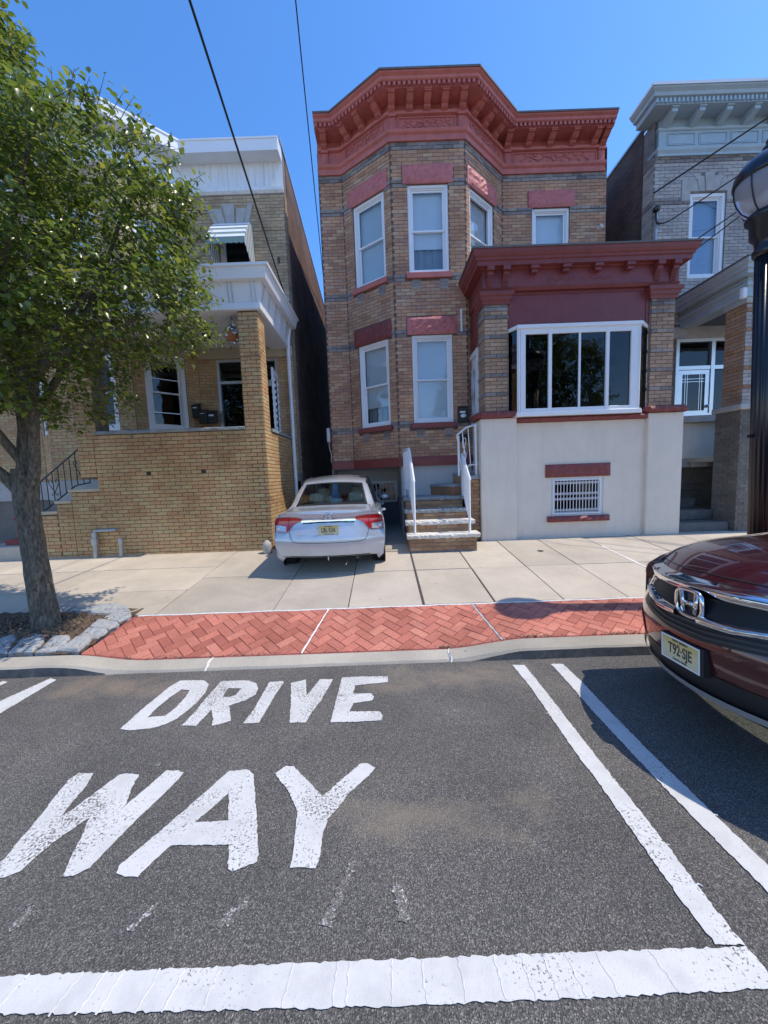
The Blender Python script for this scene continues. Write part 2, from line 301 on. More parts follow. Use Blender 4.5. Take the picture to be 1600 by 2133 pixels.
# ------------------------------------------------------------------ mesh tools
class MB:
    def __init__(s): s.v = []; s.f = []; s.m = []; s.mi = 0
    def add(s, vs, fs):
        b = len(s.v); s.v += [tuple(p) for p in vs]; s.f += [tuple(i+b for i in f) for f in fs]; s.m += [s.mi]*len(fs)
    def quad(s, a, b, c, d): s.add([a, b, c, d], [(0, 1, 2, 3)])
    def hexa(s, p):      # p: 4 bottom, 4 top
        s.add(p, [(3, 2, 1, 0), (4, 5, 6, 7), (0, 1, 5, 4), (1, 2, 6, 5), (2, 3, 7, 6), (3, 0, 4, 7)])
    def box(s, x0, x1, y0, y1, z0, z1):
        s.hexa([(x0, y0, z0), (x1, y0, z0), (x1, y1, z0), (x0, y1, z0), (x0, y0, z1), (x1, y0, z1), (x1, y1, z1), (x0, y1, z1)])
    def prism(s, poly, z0, z1):
        k = len(poly)
        za = z0 if callable(z0) else (lambda x, y: z0); zb = z1 if callable(z1) else (lambda x, y: z1)
        s.add([(x, y, za(x, y)) for x, y in poly]+[(x, y, zb(x, y)) for x, y in poly],
              [tuple(reversed(range(k))), tuple(range(k, 2*k))]+[(i, (i+1) % k, k+(i+1) % k, k+i) for i in range(k)])
    def fbox(s, fr, u0, u1, d0, d1, z0, z1):
        P = fr.p
        s.hexa([P(u0, d1, z0), P(u1, d1, z0), P(u1, d0, z0), P(u0, d0, z0), P(u0, d1, z1), P(u1, d1, z1), P(u1, d0, z1), P(u0, d0, z1)])
    def ring(s, fr, u0, u1, z0, z1, wd, d0, d1, wb=None):
        wb = wd if wb is None else wb
        s.fbox(fr, u0, u0+wd, d0, d1, z0, z1); s.fbox(fr, u1-wd, u1, d0, d1, z0, z1)
        s.fbox(fr, u0+wd, u1-wd, d0, d1, z1-wd, z1); s.fbox(fr, u0+wd, u1-wd, d0, d1, z0, z0+wb)
    def tube(s, pts, r, k=8, cap=True):
        pts = [Vector(p) for p in pts]; rs = r if isinstance(r, (list, tuple)) else [r]*len(pts)
        b = len(s.v); prev = None
        for i, p in enumerate(pts):
            t = (pts[min(i+1, len(pts)-1)]-pts[max(i-1, 0)]).normalized()
            if prev is None:
                a = Vector((0, 0, 1)) if abs(t.z) < .9 else Vector((1, 0, 0)); x = t.cross(a).normalized()
            else:
                x = (prev-t*prev.dot(t)).normalized()
            prev = x; y = t.cross(x)
            for j in range(k):
                an = 2*math.pi*j/k; q = p+(x*math.cos(an)+y*math.sin(an))*rs[i]; s.v.append(tuple(q))
        for i in range(len(pts)-1):
            for j in range(k):
                a = b+i*k+j; c = b+i*k+(j+1) % k; s.f.append((a, c, c+k, a+k)); s.m.append(s.mi)
        if cap:
            s.f.append(tuple(b+j for j in reversed(range(k)))); s.m.append(s.mi)
            s.f.append(tuple(b+(len(pts)-1)*k+j for j in range(k))); s.m.append(s.mi)
    def lathe(s, prof, k=24, o=(0, 0, 0), ax=None, flute=0, nfl=0):
        M = ax or (lambda x, y, z: (o[0]+x, o[1]+y, o[2]+z))
        b = len(s.v)
        for r, z in prof:
            for j in range(k):
                a = 2*math.pi*j/k; rr = r*(1-flute*(.5+.5*math.cos(a*nfl))) if flute else r
                s.v.append(tuple(M(rr*math.cos(a), rr*math.sin(a), z)))
        for i in range(len(prof)-1):
            for j in range(k):
                a = b+i*k+j; c = b+i*k+(j+1) % k; s.f.append((a, c, c+k, a+k)); s.m.append(s.mi)
        s.f.append(tuple(b+j for j in reversed(range(k)))); s.m.append(s.mi)
        s.f.append(tuple(b+(len(prof)-1)*k+j for j in range(k))); s.m.append(s.mi)
    def sweep(s, plan, prof, closed_prof=True, cap=True):
        """profile (d outward, z) swept along a plan polyline whose outside is on the right-hand side (n=(uy,-ux)), mitred"""
        k = len(plan); offs = []
        for i in range(k):
            ns = []
            for a, c in ((i-1, i), (i, i+1)):
                if a >= 0 and c < k:
                    u = Vector((plan[c][0]-plan[a][0], plan[c][1]-plan[a][1])).normalized(); ns.append(Vector((u.y, -u.x)))
            if len(ns) == 1: offs.append(ns[0])
            else:
                h = (ns[0]+ns[1]).normalized(); offs.append(h/max(.3, h.dot(ns[0])))
        b = len(s.v); q = len(prof)
        for i in range(k):
            for d, z in prof: s.v.append((plan[i][0]+offs[i].x*d, plan[i][1]+offs[i].y*d, z))
        for i in range(k-1):
            for j in range(q if closed_prof else q-1):
                a = b+i*q+j; c = b+i*q+(j+1) % q; s.f.append((a, c, c+q, a+q)); s.m.append(s.mi)
        if cap and closed_prof:
            s.f.append(tuple(b+j for j in reversed(range(q)))); s.m.append(s.mi)
            s.f.append(tuple(b+(k-1)*q+j for j in range(q))); s.m.append(s.mi)
    def sphere(s, c, r, k=10, h=6, sc=(1, 1, 1)):
        b = len(s.v)
        for i in range(h+1):
            th = math.pi*i/h
            for j in range(k):
                a = 2*math.pi*j/k; s.v.append((c[0]+r*sc[0]*math.sin(th)*math.cos(a), c[1]+r*sc[1]*math.sin(th)*math.sin(a), c[2]+r*sc[2]*math.cos(th)))
        for i in range(h):
            for j in range(k):
                a = b+i*k+j; c2 = b+i*k+(j+1) % k; s.f.append((a, a+k, c2+k, c2)); s.m.append(s.mi)
    def grid(s, P):
        nr, nc = len(P), len(P[0]); s.add([p for r in P for p in r], [(i*nc+j, i*nc+j+1, (i+1)*nc+j+1, (i+1)*nc+j) for i in range(nr-1) for j in range(nc-1)])
    def build(s, name, mats, parent=None, smooth=False, fix=True):
        me = bpy.data.meshes.new(name); me.from_pydata(s.v, [], s.f)
        for m in (mats if isinstance(mats, (list, tuple)) else [mats]): me.materials.append(MATS[m])
        if any(s.m): me.polygons.foreach_set('material_index', s.m)
        if fix:
            import bmesh
            bm = bmesh.new(); bm.from_mesh(me); bmesh.ops.recalc_face_normals(bm, faces=bm.faces); bm.to_mesh(me); bm.free()
        if smooth:
            me.polygons.foreach_set('use_smooth', [True]*len(me.polygons))
        me.update()
        o = bpy.data.objects.new(name, me); COL.objects.link(o)
        if parent: o.parent = parent
        return o
def bev(o, wd=.006, seg=2, ang=40):
    m = o.modifiers.new('bevel', 'BEVEL'); m.width = wd; m.segments = seg; m.limit_method = 'ANGLE'; m.angle_limit = R(ang)
    return o
def tag(o, label=None, cat=None, group=None, kind=None):
    if label: o['label'] = label
    if cat: o['category'] = cat
    if group: o['group'] = group
    if kind: o['kind'] = kind
    return o
def thing(name, label, cat, group=None, loc=(0, 0, 0)):
    o = bpy.data.objects.new(name, None); COL.objects.link(o); o.location = loc; o.empty_display_size = .2
    return tag(o, label, cat, group)
class Fr:
    """wall frame: starts at a, runs to b; n points outward (right-hand side of travel)"""
    def __init__(s, a, b):
        s.a = Vector(a); u = Vector(b)-s.a; s.L = u.length; s.u = u.normalized(); s.n = Vector((s.u.y, -s.u.x)); s.ang = math.atan2(s.u.y, s.u.x)
    def p(s, u, d, z): return (s.a.x+s.u.x*u+s.n.x*d, s.a.y+s.u.y*u+s.n.y*d, z)
    def uX(s, x): return (x-s.a.x)/s.u.x
def wall_face(mb, fr, u0, u1, z0, z1, holes=(), reveal=.14, d=0):
    us = sorted(set([u0, u1]+[min(max(h[i], u0), u1) for h in holes for i in (0, 1)])); zs = sorted(set([z0, z1]+[min(max(h[i], z0), z1) for h in holes for i in (2, 3)]))
    for i in range(len(us)-1):
        for j in range(len(zs)-1):
            uc, zc = (us[i]+us[i+1])/2, (zs[j]+zs[j+1])/2
            if any(h[0] < uc < h[1] and h[2] < zc < h[3] for h in holes): continue
            mb.quad(fr.p(us[i], d, zs[j]), fr.p(us[i+1], d, zs[j]), fr.p(us[i+1], d, zs[j+1]), fr.p(us[i], d, zs[j+1]))
    for a, b_, c, e in holes:
        P = fr.p
        for q in (((a, c), (b_, c)), ((b_, c), (b_, e)), ((b_, e), (a, e)), ((a, e), (a, c))):
            mb.quad(P(q[0][0], d, q[0][1]), P(q[1][0], d, q[1][1]), P(q[1][0], d-reveal, q[1][1]), P(q[0][0], d-reveal, q[0][1]))
CAMP = Vector((0, 0, 1.55))
def bricks(out, fr, u0, u1, z0, z1, mat, holes=(), proud=.007, course=.0677, blen=.2032, joint=.010, base=None, skip=(), special=None, vis=1.0, off=0):
    """list of single bricks of a wall in running bond, cut at openings"""
    base = z0 if base is None else base
    k0 = int(math.floor((z0-base)/course+.5)); k1 = int(math.floor((z1-base)/course+.5))
    for k in range(k0, k1):
        zb = base+k*course; zc = zb+course/2
        mt, pr = (mat, proud)
        if special:
            sp = special(zc)
            if sp is None: continue
            if sp: mt, pr = sp
        spans = [(u0, u1)]
        for h in holes:
            if h[2]-.01 < zc < h[3]+.01:
                ns = []
                for a, b_ in spans:
                    if h[1] <= a or h[0] >= b_: ns.append((a, b_)); continue
                    if h[0] > a: ns.append((a, h[0]))
                    if h[1] < b_: ns.append((h[1], b_))
                spans = ns
        for a, b_ in spans:
            x = math.floor((a-off)/blen)*blen+off - (blen/2 if k % 2 else 0)
            while x < b_:
                s, e = max(x, a), min(x+blen, b_)
                x += blen
                if e-s < .035: continue
                out.append((fr, (s+e)/2, zc, e-s-joint, course-joint, pr+random.uniform(-.0016, .0016), mt, vis, random.uniform(-.0015, .0015)))
_unit = {}
def unit_brick(mat):
    if mat not in _unit:
        b = MB(); b.add([(-.5, .0, -.5), (.5, .0, -.5), (.5, .0, .5), (-.5, .0, .5), (-.5, -1, -.5), (.5, -1, -.5), (.5, -1, .5), (-.5, -1, .5)],
                        [(4, 5, 6, 7), (0, 4, 7, 3), (5, 1, 2, 6), (7, 6, 2, 3), (0, 1, 5, 4)])
        me = bpy.data.meshes.new('brick'); me.from_pydata(b.v, [], b.f); me.materials.append(MATS[mat]); _unit[mat] = me
    return _unit[mat]
def lay_bricks(lst, parent, limit=295, name='brick'):
    def size(q):
        fr, u, z, w_, h_, pr, mt, vis, tl = q
        p = Vector(fr.p(u, 0, z)); v = CAMP-p; c = (fr.n.x*v.x+fr.n.y*v.y)/v.length
        return vis*w_*h_*max(c, 0)/v.length_squared
    lst = sorted(lst, key=size, reverse=True)
    for q in lst[:limit]:
        fr, u, z, w_, h_, pr, mt, vis, tl = q
        o = bpy.data.objects.new(name, unit_brick(mt)); COL.objects.link(o); o.parent = parent
        o.location = fr.p(u, -.004, z); o.rotation_euler = (0, tl*2, fr.ang); o.scale = (w_, pr+.004, h_)
    rest = {}
    for q in lst[limit:]: rest.setdefault(q[6], []).append(q)
    for mt, qs in rest.items():
        mb = MB()
        for fr, u, z, w_, h_, pr, _, vis, tl in qs:
            a, b_ = u-w_/2, u+w_/2; c, e = z-h_/2, z+h_/2; P = fr.p
            mb.add([P(a, -.004, c), P(b_, -.004, c), P(b_, -.004, e), P(a, -.004, e), P(a, pr-tl, c), P(b_, pr+tl, c), P(b_, pr+tl, e), P(a, pr-tl, e)],
                   [(4, 5, 6, 7), (0, 4, 7, 3), (5, 1, 2, 6), (7, 6, 2, 3), (0, 1, 5, 4)])
        o = mb.build('brickwork', mt, parent, fix=False); o['kind'] = 'stuff'
def rough_stone(name, fr, u0, u1, z0, z1, d0, d1, mat, parent, amp=.02, nu=None, nz=5, seed=1):
    """rock-faced block: the front face is broken into an uneven grid"""
    rnd = random.Random(seed+int(u0*100)+int(z0*100)); nu = nu or max(5, int((u1-u0)/.07)); mb = MB(); P = []
    for j in range(nz+1):
        row = []
        for i in range(nu+1):
            e = min(i, nu-i, j, nz-j); dd = d1*.55 if e == 0 else d1+rnd.uniform(-amp, amp)
            row.append(fr.p(u0+(u1-u0)*i/nu+(rnd.uniform(-.01, .01) if 0 < i < nu else 0), dd, z0+(z1-z0)*j/nz+(rnd.uniform(-.006, .006) if 0 < j < nz else 0)))
        P.append(row)
    mb.grid(P)
    Q = fr.p
    bk = [[Q(u0+(u1-u0)*i/nu, d0, z) for i in range(nu+1)] for z in (z0, z1)]
    mb.grid([P[-1], bk[1]]); mb.grid([bk[0], P[0]]); mb.grid([bk[1], bk[0]])
    mb.grid([[P[j][0] for j in range(nz+1)], [Q(u0, d0, z0+(z1-z0)*j/nz) for j in range(nz+1)]]); mb.grid([[P[j][nu] for j in range(nz+1)], [Q(u1, d0, z0+(z1-z0)*j/nz) for j in range(nz+1)]])
    return mb.build(name, mat, parent)
def window(parent, fr, u0, u1, z0, z1, casing=.055, split=.5, blind=None, depth=.05, glass='glass', mat='vinyl_white', blind_up=1.0, lower_blind=None, tk=.05):
    """double-hung window: outer frame > two sashes, two panes, blind"""
    mb = MB(); mb.ring(fr, u0, u1, z0, z1, casing, -depth-.07, -depth+.03); mb.ring(fr, u0+casing, u1-casing, z0+casing, z1-casing, .022, -depth-.09, -depth+.008)
    wn = mb.build('window', mat, parent); bev(wn, .004, 1)
    a, b_, c, e = u0+casing+.022, u1-casing-.022, z0+casing+.022, z1-casing-.022; zm = c+(e-c)*(1-split)
    for (s0, s1, dd) in ((zm-.018, e, -depth-.012), (c, zm+.018, -depth-.042)):
        q = MB(); q.ring(fr, a, b_, s0, s1, .034, dd-.028, dd); o = q.build('sash', mat, wn); bev(o, .003, 1)
        q = MB(); q.fbox(fr, a+.034, b_-.034, dd-.017, dd-.012, s0+.034, s1-.034); q.build('pane', glass, wn)
    if blind:
        q = MB(); zb = e-(e-c)*blind_up; q.fbox(fr, a, b_, -depth-.11, -depth-.105, zb, e); q.build('blind', blind, wn)
        if lower_blind:
            q = MB()
            for i in range(9):
                ua = a+(b_-a)*i/9; ub = a+(b_-a)*(i+1)/9
                q.fbox(fr, ua, ub, -depth-.16-(i % 2)*.02, -depth-.15-(i % 2)*.02, c, zb+.02)
            q.build('curtain', lower_blind, wn)
    return wn
def text_mesh(s, size, depth, font_scale=(1, 1), bold=0):
    cu = bpy.data.curves.new('lettering', 'FONT'); cu.body = s; cu.size = size; cu.extrude = depth; cu.offset = bold; cu.align_x = 'CENTER'; cu.align_y = 'CENTER'
    o = bpy.data.objects.new('lettering', cu); COL.objects.link(o)
    dg = bpy.context.evaluated_depsgraph_get(); me = bpy.data.meshes.new_from_object(o.evaluated_get(dg)); bpy.data.objects.remove(o); bpy.data.curves.remove(cu)
    for v in me.vertices: v.co.x *= font_scale[0]; v.co.y *= font_scale[1]
    return me
# ================================================================== GROUND
def sstep(a, b, x):
    t = min(1, max(0, (x-a)/(b-a))); return t*t*(3-2*t)
def dip(x): return sstep(-3.1, -2.35, x)*(1-sstep(.5, 1.35, x))
def road_z(y): return -.058*y if y > -2.5 else .145-.02*(-2.5-y)*0-.03*max(0, -2.5-y)
def walk_z(y): return -.391+.095*min(y, 6.87)+.012*max(0, min(y, 10)-6.87)
KF, KB, WB = 3.27, 3.45, 4.235       # kerb front, kerb back, back of brick strip
def kt(x): return -.085-.078*dip(x)
def kb(x): return -.063-.080*dip(x)
def strip_z(x, y):
    t = (y-KB)/(WB-KB); return kb(x)*(1-t)+walk_z(WB)*t
mb = MB(); ys = [-7.5, -6, -4, -2.5, -1, 0, .6, 1.2, 1.8, 2.4, 2.8, 3.1, KF+.01]; xs = [-60, -20, -8, -4, -2, 0, 2, 4, 8, 20, 60]
mb.grid([[(x, y, road_z(y)) for x in xs] for y in ys]); o = mb.build('road', 'asphalt'); tag(o, 'grey asphalt street with white painted parking lines', kind='structure')
mb = MB(); mb.grid([[(-400, -400, -.62), (400, -400, -.62)], [(-400, 500, -.62), (400, 500, -.62)]]); o = mb.build('ground', 'concrete_grey'); o['kind'] = 'structure'
# kerb
kerb = thing('kerb', 'concrete kerb dropped for the driveway', None); kerb['kind'] = 'structure'; del kerb['label']
cuts = [-12, -9.2, -6.6, -4.2, -1.72, .57, 2.75, 5.0, 7.4, 12]
for a, b_ in zip(cuts[:-1], cuts[1:]):
    mb = MB(); n = max(3, int((b_-a)/.09)); rows = []
    for i in range(n+1):
        x = a+.006+(b_-a-.012)*i/n; zt, zb_ = kt(x), kb(x); r = .022+.03*dip(x)
        wob = .004*math.sin(x*7.3)+.003*math.sin(x*17)
        rows.append([(x, KF+.012+wob, -.30), (x, KF+.005+wob, road_z(KF)+.0), (x, KF+.012+wob, zt-r), (x, KF+.02+r*.35+wob, zt-r*.25), (x, KF+.03+r+wob*.5, zt), (x, KB-.012, zb_), (x, KB, zb_-.008), (x, KB, -.30)])
    for i in range(n):
        for j in range(7):
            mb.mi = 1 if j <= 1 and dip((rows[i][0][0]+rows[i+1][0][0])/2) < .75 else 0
            mb.quad(rows[i][j], rows[i+1][j], rows[i+1][j+1], rows[i][j+1])
    mb.mi = 0
    mb.add(rows[0], [tuple(range(8))]); mb.add(rows[-1], [tuple(reversed(range(8)))])
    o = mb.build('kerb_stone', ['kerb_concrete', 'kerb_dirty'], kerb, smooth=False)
for x, rd in ((-1.72, 0), (.57, 0)):
    mb = MB(); rows = []
    for i in range(7):
        t = i/6; y = KF+.004+(KB-KF-.01)*t; z = kt(x)+(kb(x)-kt(x))*t+.003 if i else road_z(KF)+.004
        wd = .013+random.uniform(-.004, .005); xx = x+.01*math.sin(i*1.3); rows.append([(xx-wd, y, z-.012), (xx, y, z+.003), (xx+wd, y, z-.012)])
    mb.grid(rows); mb.build('caulk_joint', 'caulk_white', kerb)
# sidewalk
walk = None
mb = MB(); xs = [-30, -8, -4, 0, 4, 8, 30]; ysb = [KB+.01, WB-.01, 5, 6, 6.87, 8, 10, 24]
mb.grid([[(x, y, walk_z(y)-.016-(.09 if y < WB else 0)) for x in xs] for y in ysb]); walk = mb.build('sidewalk', 'joint_fill'); walk['kind'] = 'structure'
random.seed(5)
JX = [-14, -12, -10, -8.2, -6.4, -4.6, -2.76, -1.36, -.47, .433, 1.285, 2.10, 2.87, 3.75, 4.62, 5.5, 6.4, 7.3, 8.2, 9.2, 11, 14]
def slab(x0, x1, y0, y1, mat, skew=0, g=.006):
    mb = MB(); k = .004; P = []
    nx, ny = 3, 3
    def Z(x, y): return walk_z(y)
    x0a, x1a, y0a, y1a = x0+g, x1-g, y0+g, y1-g
    dz = random.uniform(-.003, .003)
    top = [[(x0a+k+(x1a-x0a-2*k)*i/nx, y0a+k+(y1a-y0a-2*k)*j/ny) for i in range(nx+1)] for j in range(ny+1)]
    mb.grid([[(x, y, Z(x, y)+dz+random.uniform(-.0006, .0006)) for x, y in r] for r in top])
    def side(pts, out):
        mb.grid([[(x, y, Z(x, y)+dz) for x, y in pts], [(x+out[0]*k, y+out[1]*k, Z(x, y)+dz-.004) for x, y in pts], [(x+out[0]*k, y+out[1]*k, Z(x, y)-.03) for x, y in pts]])
    side(top[0], (0, -1)); side(top[-1], (0, 1)); side([r[0] for r in top], (-1, 0)); side([r[-1] for r in top], (1, 0))
    return mb.build('concrete_slab', mat, walk)
for i in range(len(JX)-1):
    x0, x1 = JX[i], JX[i+1]
    rowsY = [WB+.025, 5.45, 6.87] if x0 >= -2.8 else [WB+.025, 5.0, 5.95, 6.87]
    for y0, y1 in zip(rowsY[:-1], rowsY[1:]):
        slab(x0, x1, y0, y1, 'concrete' if not -2.8 <= x0 < -.4 else 'concrete_grey', g=.014 if abs(x0-.433) < .01 else .006)
    if -2.2 <= (x0+x1)/2 <= .5: slab(x0, x1, 6.88, 9.6, 'concrete_grey')
    elif (x0+x1)/2 < -2.2 or (x0+x1)/2 > 5: slab(x0, x1, 6.88, 9.0, 'concrete_grey')
# asphalt-filled expansion joint, small utility cover, old caulk line
mb = MB(); mb.grid([[(.417, y, walk_z(y)+.001), (.447, y, walk_z(y)+.001)] for y in (WB+.03, 5, 6, 6.3)]); mb.build('expansion_joint', 'joint_dark', walk)
mb = MB(); mb.lathe([(.048, 0), (.048, .006), (.03, .008)], 16, (2.62, 6.15, walk_z(6.15))); o = mb.build('valve_cover', 'patina', walk)
mb = MB(); mb.grid([[(3.735+.006*math.sin(y*9), y, walk_z(y)+.0025), (3.768+.006*math.sin(y*7), y, walk_z(y)+.0025)] for y in [4.5+i*.15 for i in range(13)]]); mb.build('caulk_joint', 'caulk_white', walk)
# brick-red herringbone strip
pav = None; SX0, SX1 = -3.0, 6.2
mb = MB(); nx = 90
mb.grid([[(SX0+(SX1-SX0)*i/nx, KB+.003+(WB-KB)*j/4, strip_z(SX0+(SX1-SX0)*i/nx, KB+(WB-KB)*j/4)-.007) for i in range(nx+1)] for j in range(5)])
pav = mb.build('brick_paving', 'paver_groove'); pav['kind'] = 'structure'
def clip(poly, nx_, ny_, c):          # keep n.p <= c
    out = []
    for i in range(len(poly)):
        a, b_ = poly[i], poly[(i+1) % len(poly)]; da, db = a[0]*nx_+a[1]*ny_-c, b_[0]*nx_+b_[1]*ny_-c
        if da <= 0: out.append(a)
        if (da < 0 < db) or (db < 0 < da):
            t = da/(da-db); out.append((a[0]+(b_[0]-a[0])*t, a[1]+(b_[1]-a[1])*t))
    return out
def inset(poly, g):
    cx_ = sum(p[0] for p in poly)/len(poly); cy_ = sum(p[1] for p in poly)/len(poly); res = poly
    for i in range(len(poly)):
        a, b_ = poly[i], poly[(i+1) % len(poly)]; ex, ey = b_[0]-a[0], b_[1]-a[1]; L = math.hypot(ex, ey)
        if L < 1e-6: continue
        nx_, ny_ = ey/L, -ex/L
        res = clip(res, nx_, ny_, a[0]*nx_+a[1]*ny_-g)
        if len(res) < 3: return []
    return res
JB = [(-.70, -.86), (1.00, 1.11), (3.05, 3.2)]          # white joints across the strip: X at back, X at kerb
W_ = .101; ca = math.cos(R(45)); sa = math.sin(R(45)); pv = []
zones = []; prev = None
edges = [(-2.93, -3.02)]+JB+[(SX1, SX1)]
for q in range(len(edges)-1): zones.append((edges[q], edges[q+1]))
for zi, (L_, R_) in enumerate(zones):
    for i in range(-90, 90):
        for j in range(-90, 90):
            k = (i-j) % 4
            if k == 0: rc = (i, j, i+2, j+1)
            elif k == 3: rc = (i, j, i+1, j+2)
            else: continue
            pts = [(rc[0], rc[1]), (rc[2], rc[1]), (rc[2], rc[3]), (rc[0], rc[3])]
            P = [((x*ca-y*sa)*W_+.37*zi+1.2, (x*sa+y*ca)*W_+3.83) for x, y in pts]
            if max(p[0] for p in P) < SX0-.2 or min(p[0] for p in P) > SX1+.1 or max(p[1] for p in P) < KB or min(p[1] for p in P) > WB: continue
            P = clip(P, 0, -1, -(KB+.012)); P = clip(P, 0, 1, WB-.004) if P else P
            for (xb, xk), sgn in ((L_, -1), (R_, 1)):
                if not P: break
                ex, ey = xk-xb, KB-WB; nn = math.hypot(ex, ey); a, b_ = -ey/nn, ex/nn   # normal pointing +X
                if a < 0: a, b_ = -a, -b_
                g = .012 if abs(xb) < 3.3 and xb not in (-2.93, SX1) else 0
                P = clip(P, sgn*a, sgn*b_, sgn*(a*xb+b_*WB)-g)
            if P: P = inset(P, .0035)
            if len(P) < 3: continue
            ar = abs(sum(P[t][0]*P[(t+1) % len(P)][1]-P[(t+1) % len(P)][0]*P[t][1] for t in range(len(P)))/2)
            if ar < .0012: continue
            pv.append((ar/((min(p[1] for p in P))**2), P))
pv = [q[1] for q in sorted(pv, key=lambda q: -q[0] - (100 if max(p[0] for p in q[1]) < 3.1 else 0))]
rest = MB()
for q, P in enumerate(pv):
    dz = random.uniform(-.0015, .0015); mbp = MB() if q < 295 else rest
    Q = inset(P, .004)
    mbp.prism(P, lambda x, y: strip_z(x, y)-.012, lambda x, y: strip_z(x, y)-.003+dz)
    if len(Q) == len(P):
        k = len(P); b0 = len(mbp.v)-k
        mbp.f.pop(-k-1); mbp.m.pop()
        mbp.add([(x, y, strip_z(x, y)+dz) for x, y in Q], [tuple(range(k))])
        for t in range(k): mbp.f.append((b0+t, b0+(t+1) % k, b0+k+(t+1) % k, b0+k+t)); mbp.m.append(0)
    if q < 295: mbp.build('paver', 'paver_red', pav)
if rest.v:
    o = rest.build('pavers', 'paver_red', pav); o['kind'] = 'stuff'
for xb, xk in JB:
    mb = MB(); rows = []
    for i in range(25):
        t = i/24; y = WB+(KB+.01-WB)*t; x = xb+(xk-xb)*t; wd = .008+.005*random.random(); ox = .0015*math.sin(i*1.1)
        rows.append([(x+ox-wd, y, strip_z(x, y)-.004), (x+ox, y, strip_z(x, y)+.005), (x+ox+wd, y, strip_z(x, y)-.004)])
    mb.grid(rows); mb.build('caulk_joint', 'caulk_white', pav)
mb = MB(); rows = []
for i in range(120):
    x = -2.95+i*.077; wd = .009+.006*random.random(); y = WB+.01+.004*math.sin(i*.7); z = walk_z(y); rows.append([(x, y-wd, z-.004), (x, y, z+.005), (x, y+wd, z-.002)])
mb.grid(rows); mb.build('caulk_joint', 'caulk_white', pav)
# dry leaf litter caught along the kerb
mb = MB(); rnd = random.Random(3)
for i in range(520):
    x = rnd.choice([rnd.gauss(1.45, .13), rnd.gauss(2.3, .15), rnd.uniform(-2.7, 2.8), rnd.uniform(-2.6, -1.2), rnd.gauss(.55, .04)]); y = KB+.012+abs(rnd.gauss(0, .02)); z = kb(x)+rnd.uniform(.0, .012); s = rnd.uniform(.004, .015); a = rnd.uniform(0, 6.28)
    mb.add([(x+s*math.cos(a), y+s*math.sin(a), z), (x-s*math.sin(a)*.4, y+s*math.cos(a)*.4, z+.004), (x-s*math.cos(a), y-s*math.sin(a), z+rnd.uniform(0, .008)), (x+s*math.sin(a)*.4, y-s*math.cos(a)*.4, z)], [(0, 1, 2, 3)])
o = mb.build('leaf_litter', 'chip'); tag(o, 'thin line of dry leaf litter caught between red paving and kerb', 'leaf litter', kind='stuff')
# tree pit: soil, edging stones
mb = MB(); rnd = random.Random(11); nx, ny = 46, 26
mb.grid([[(-5.2+2.2*i/nx, KB+.005+.98*j/ny, walk_z(KB+.98*j/ny)+.012+.035*math.exp(-((-5.2+2.2*i/nx+3.84)**2+(KB+.98*j/ny-4.03)**2)/.16)+rnd.uniform(-.012, .012)) for i in range(nx+1)] for j in range(ny+1)])
pit = mb.build('soil', 'soil', smooth=False); pit['kind'] = 'structure'
mb = MB()
for i in range(900):
    x, y = rnd.uniform(-4.6, -3.2), rnd.uniform(KB+.1, 4.32); s = rnd.uniform(.004, .016); a = rnd.uniform(0, 6.28); z = walk_z(y)+.028+.035*math.exp(-((x+3.84)**2+(y-4.03)**2)/.16)
    c, d = math.cos(a)*s, math.sin(a)*s; t = rnd.uniform(.2, .5)
    mb.hexa([(x-c-d*t, y-d+c*t, z-.01), (x+c-d*t, y+d+c*t, z-.01), (x+c+d*t, y+d-c*t, z-.01), (x-c+d*t, y-d-c*t, z-.01), (x-c-d*t*.6, y-d+c*t*.6, z+s*.5), (x+c-d*t*.6, y+d+c*t*.6, z+s*.4), (x+c+d*t*.6, y+d-c*t*.6, z+s*.4), (x-c+d*t*.6, y-d-c*t*.6, z+s*.6)])
o = mb.build('wood_chips', 'chip', fix=False); tag(o, 'brown wood chips and clods scattered on the soil under the tree', 'wood chips', kind='stuff')
STONES = [[(-3.71, 3.463), (-3.904, 3.801), (-3.819, 3.864), (-3.637, 3.783), (-3.521, 3.645), (-3.463, 3.461)],
 [(-3.451, 3.466), (-3.542, 3.776), (-3.347, 3.756), (-3.272, 3.676), (-3.264, 3.477)], [(-3.251, 3.491), (-3.263, 3.74), (-3.105, 3.729), (-3.043, 3.66), (-3.021, 3.461)],
 [(-3.278, 3.758), (-3.291, 3.934), (-3.054, 3.888), (-3.011, 3.842), (-3.035, 3.718)], [(-3.291, 3.934), (-3.316, 4.115), (-3.047, 4.047), (-2.991, 3.986), (-3.024, 3.871)],
 [(-3.285, 4.124), (-3.331, 4.294), (-3.055, 4.272), (-2.985, 4.18), (-3.046, 4.059)], [(-3.66, 4.30), (-3.66, 4.47), (-3.42, 4.51), (-3.209, 4.44), (-3.06, 4.30), (-3.319, 4.25)],
 [(-3.95, 4.318), (-3.97, 4.477), (-3.761, 4.509), (-3.672, 4.44), (-3.672, 4.286)], [(-4.02, 3.47), (-4.12, 3.72), (-4.0, 3.84), (-3.92, 3.80), (-3.73, 3.47)],
 [(-4.32, 3.47), (-4.35, 3.74), (-4.14, 3.76), (-4.04, 3.47)], [(-4.25, 4.30), (-4.25, 4.5), (-3.99, 4.49), (-3.97, 4.30)], [(-4.6, 3.47), (-4.6, 3.72), (-4.37, 3.74), (-4.34, 3.47)]]
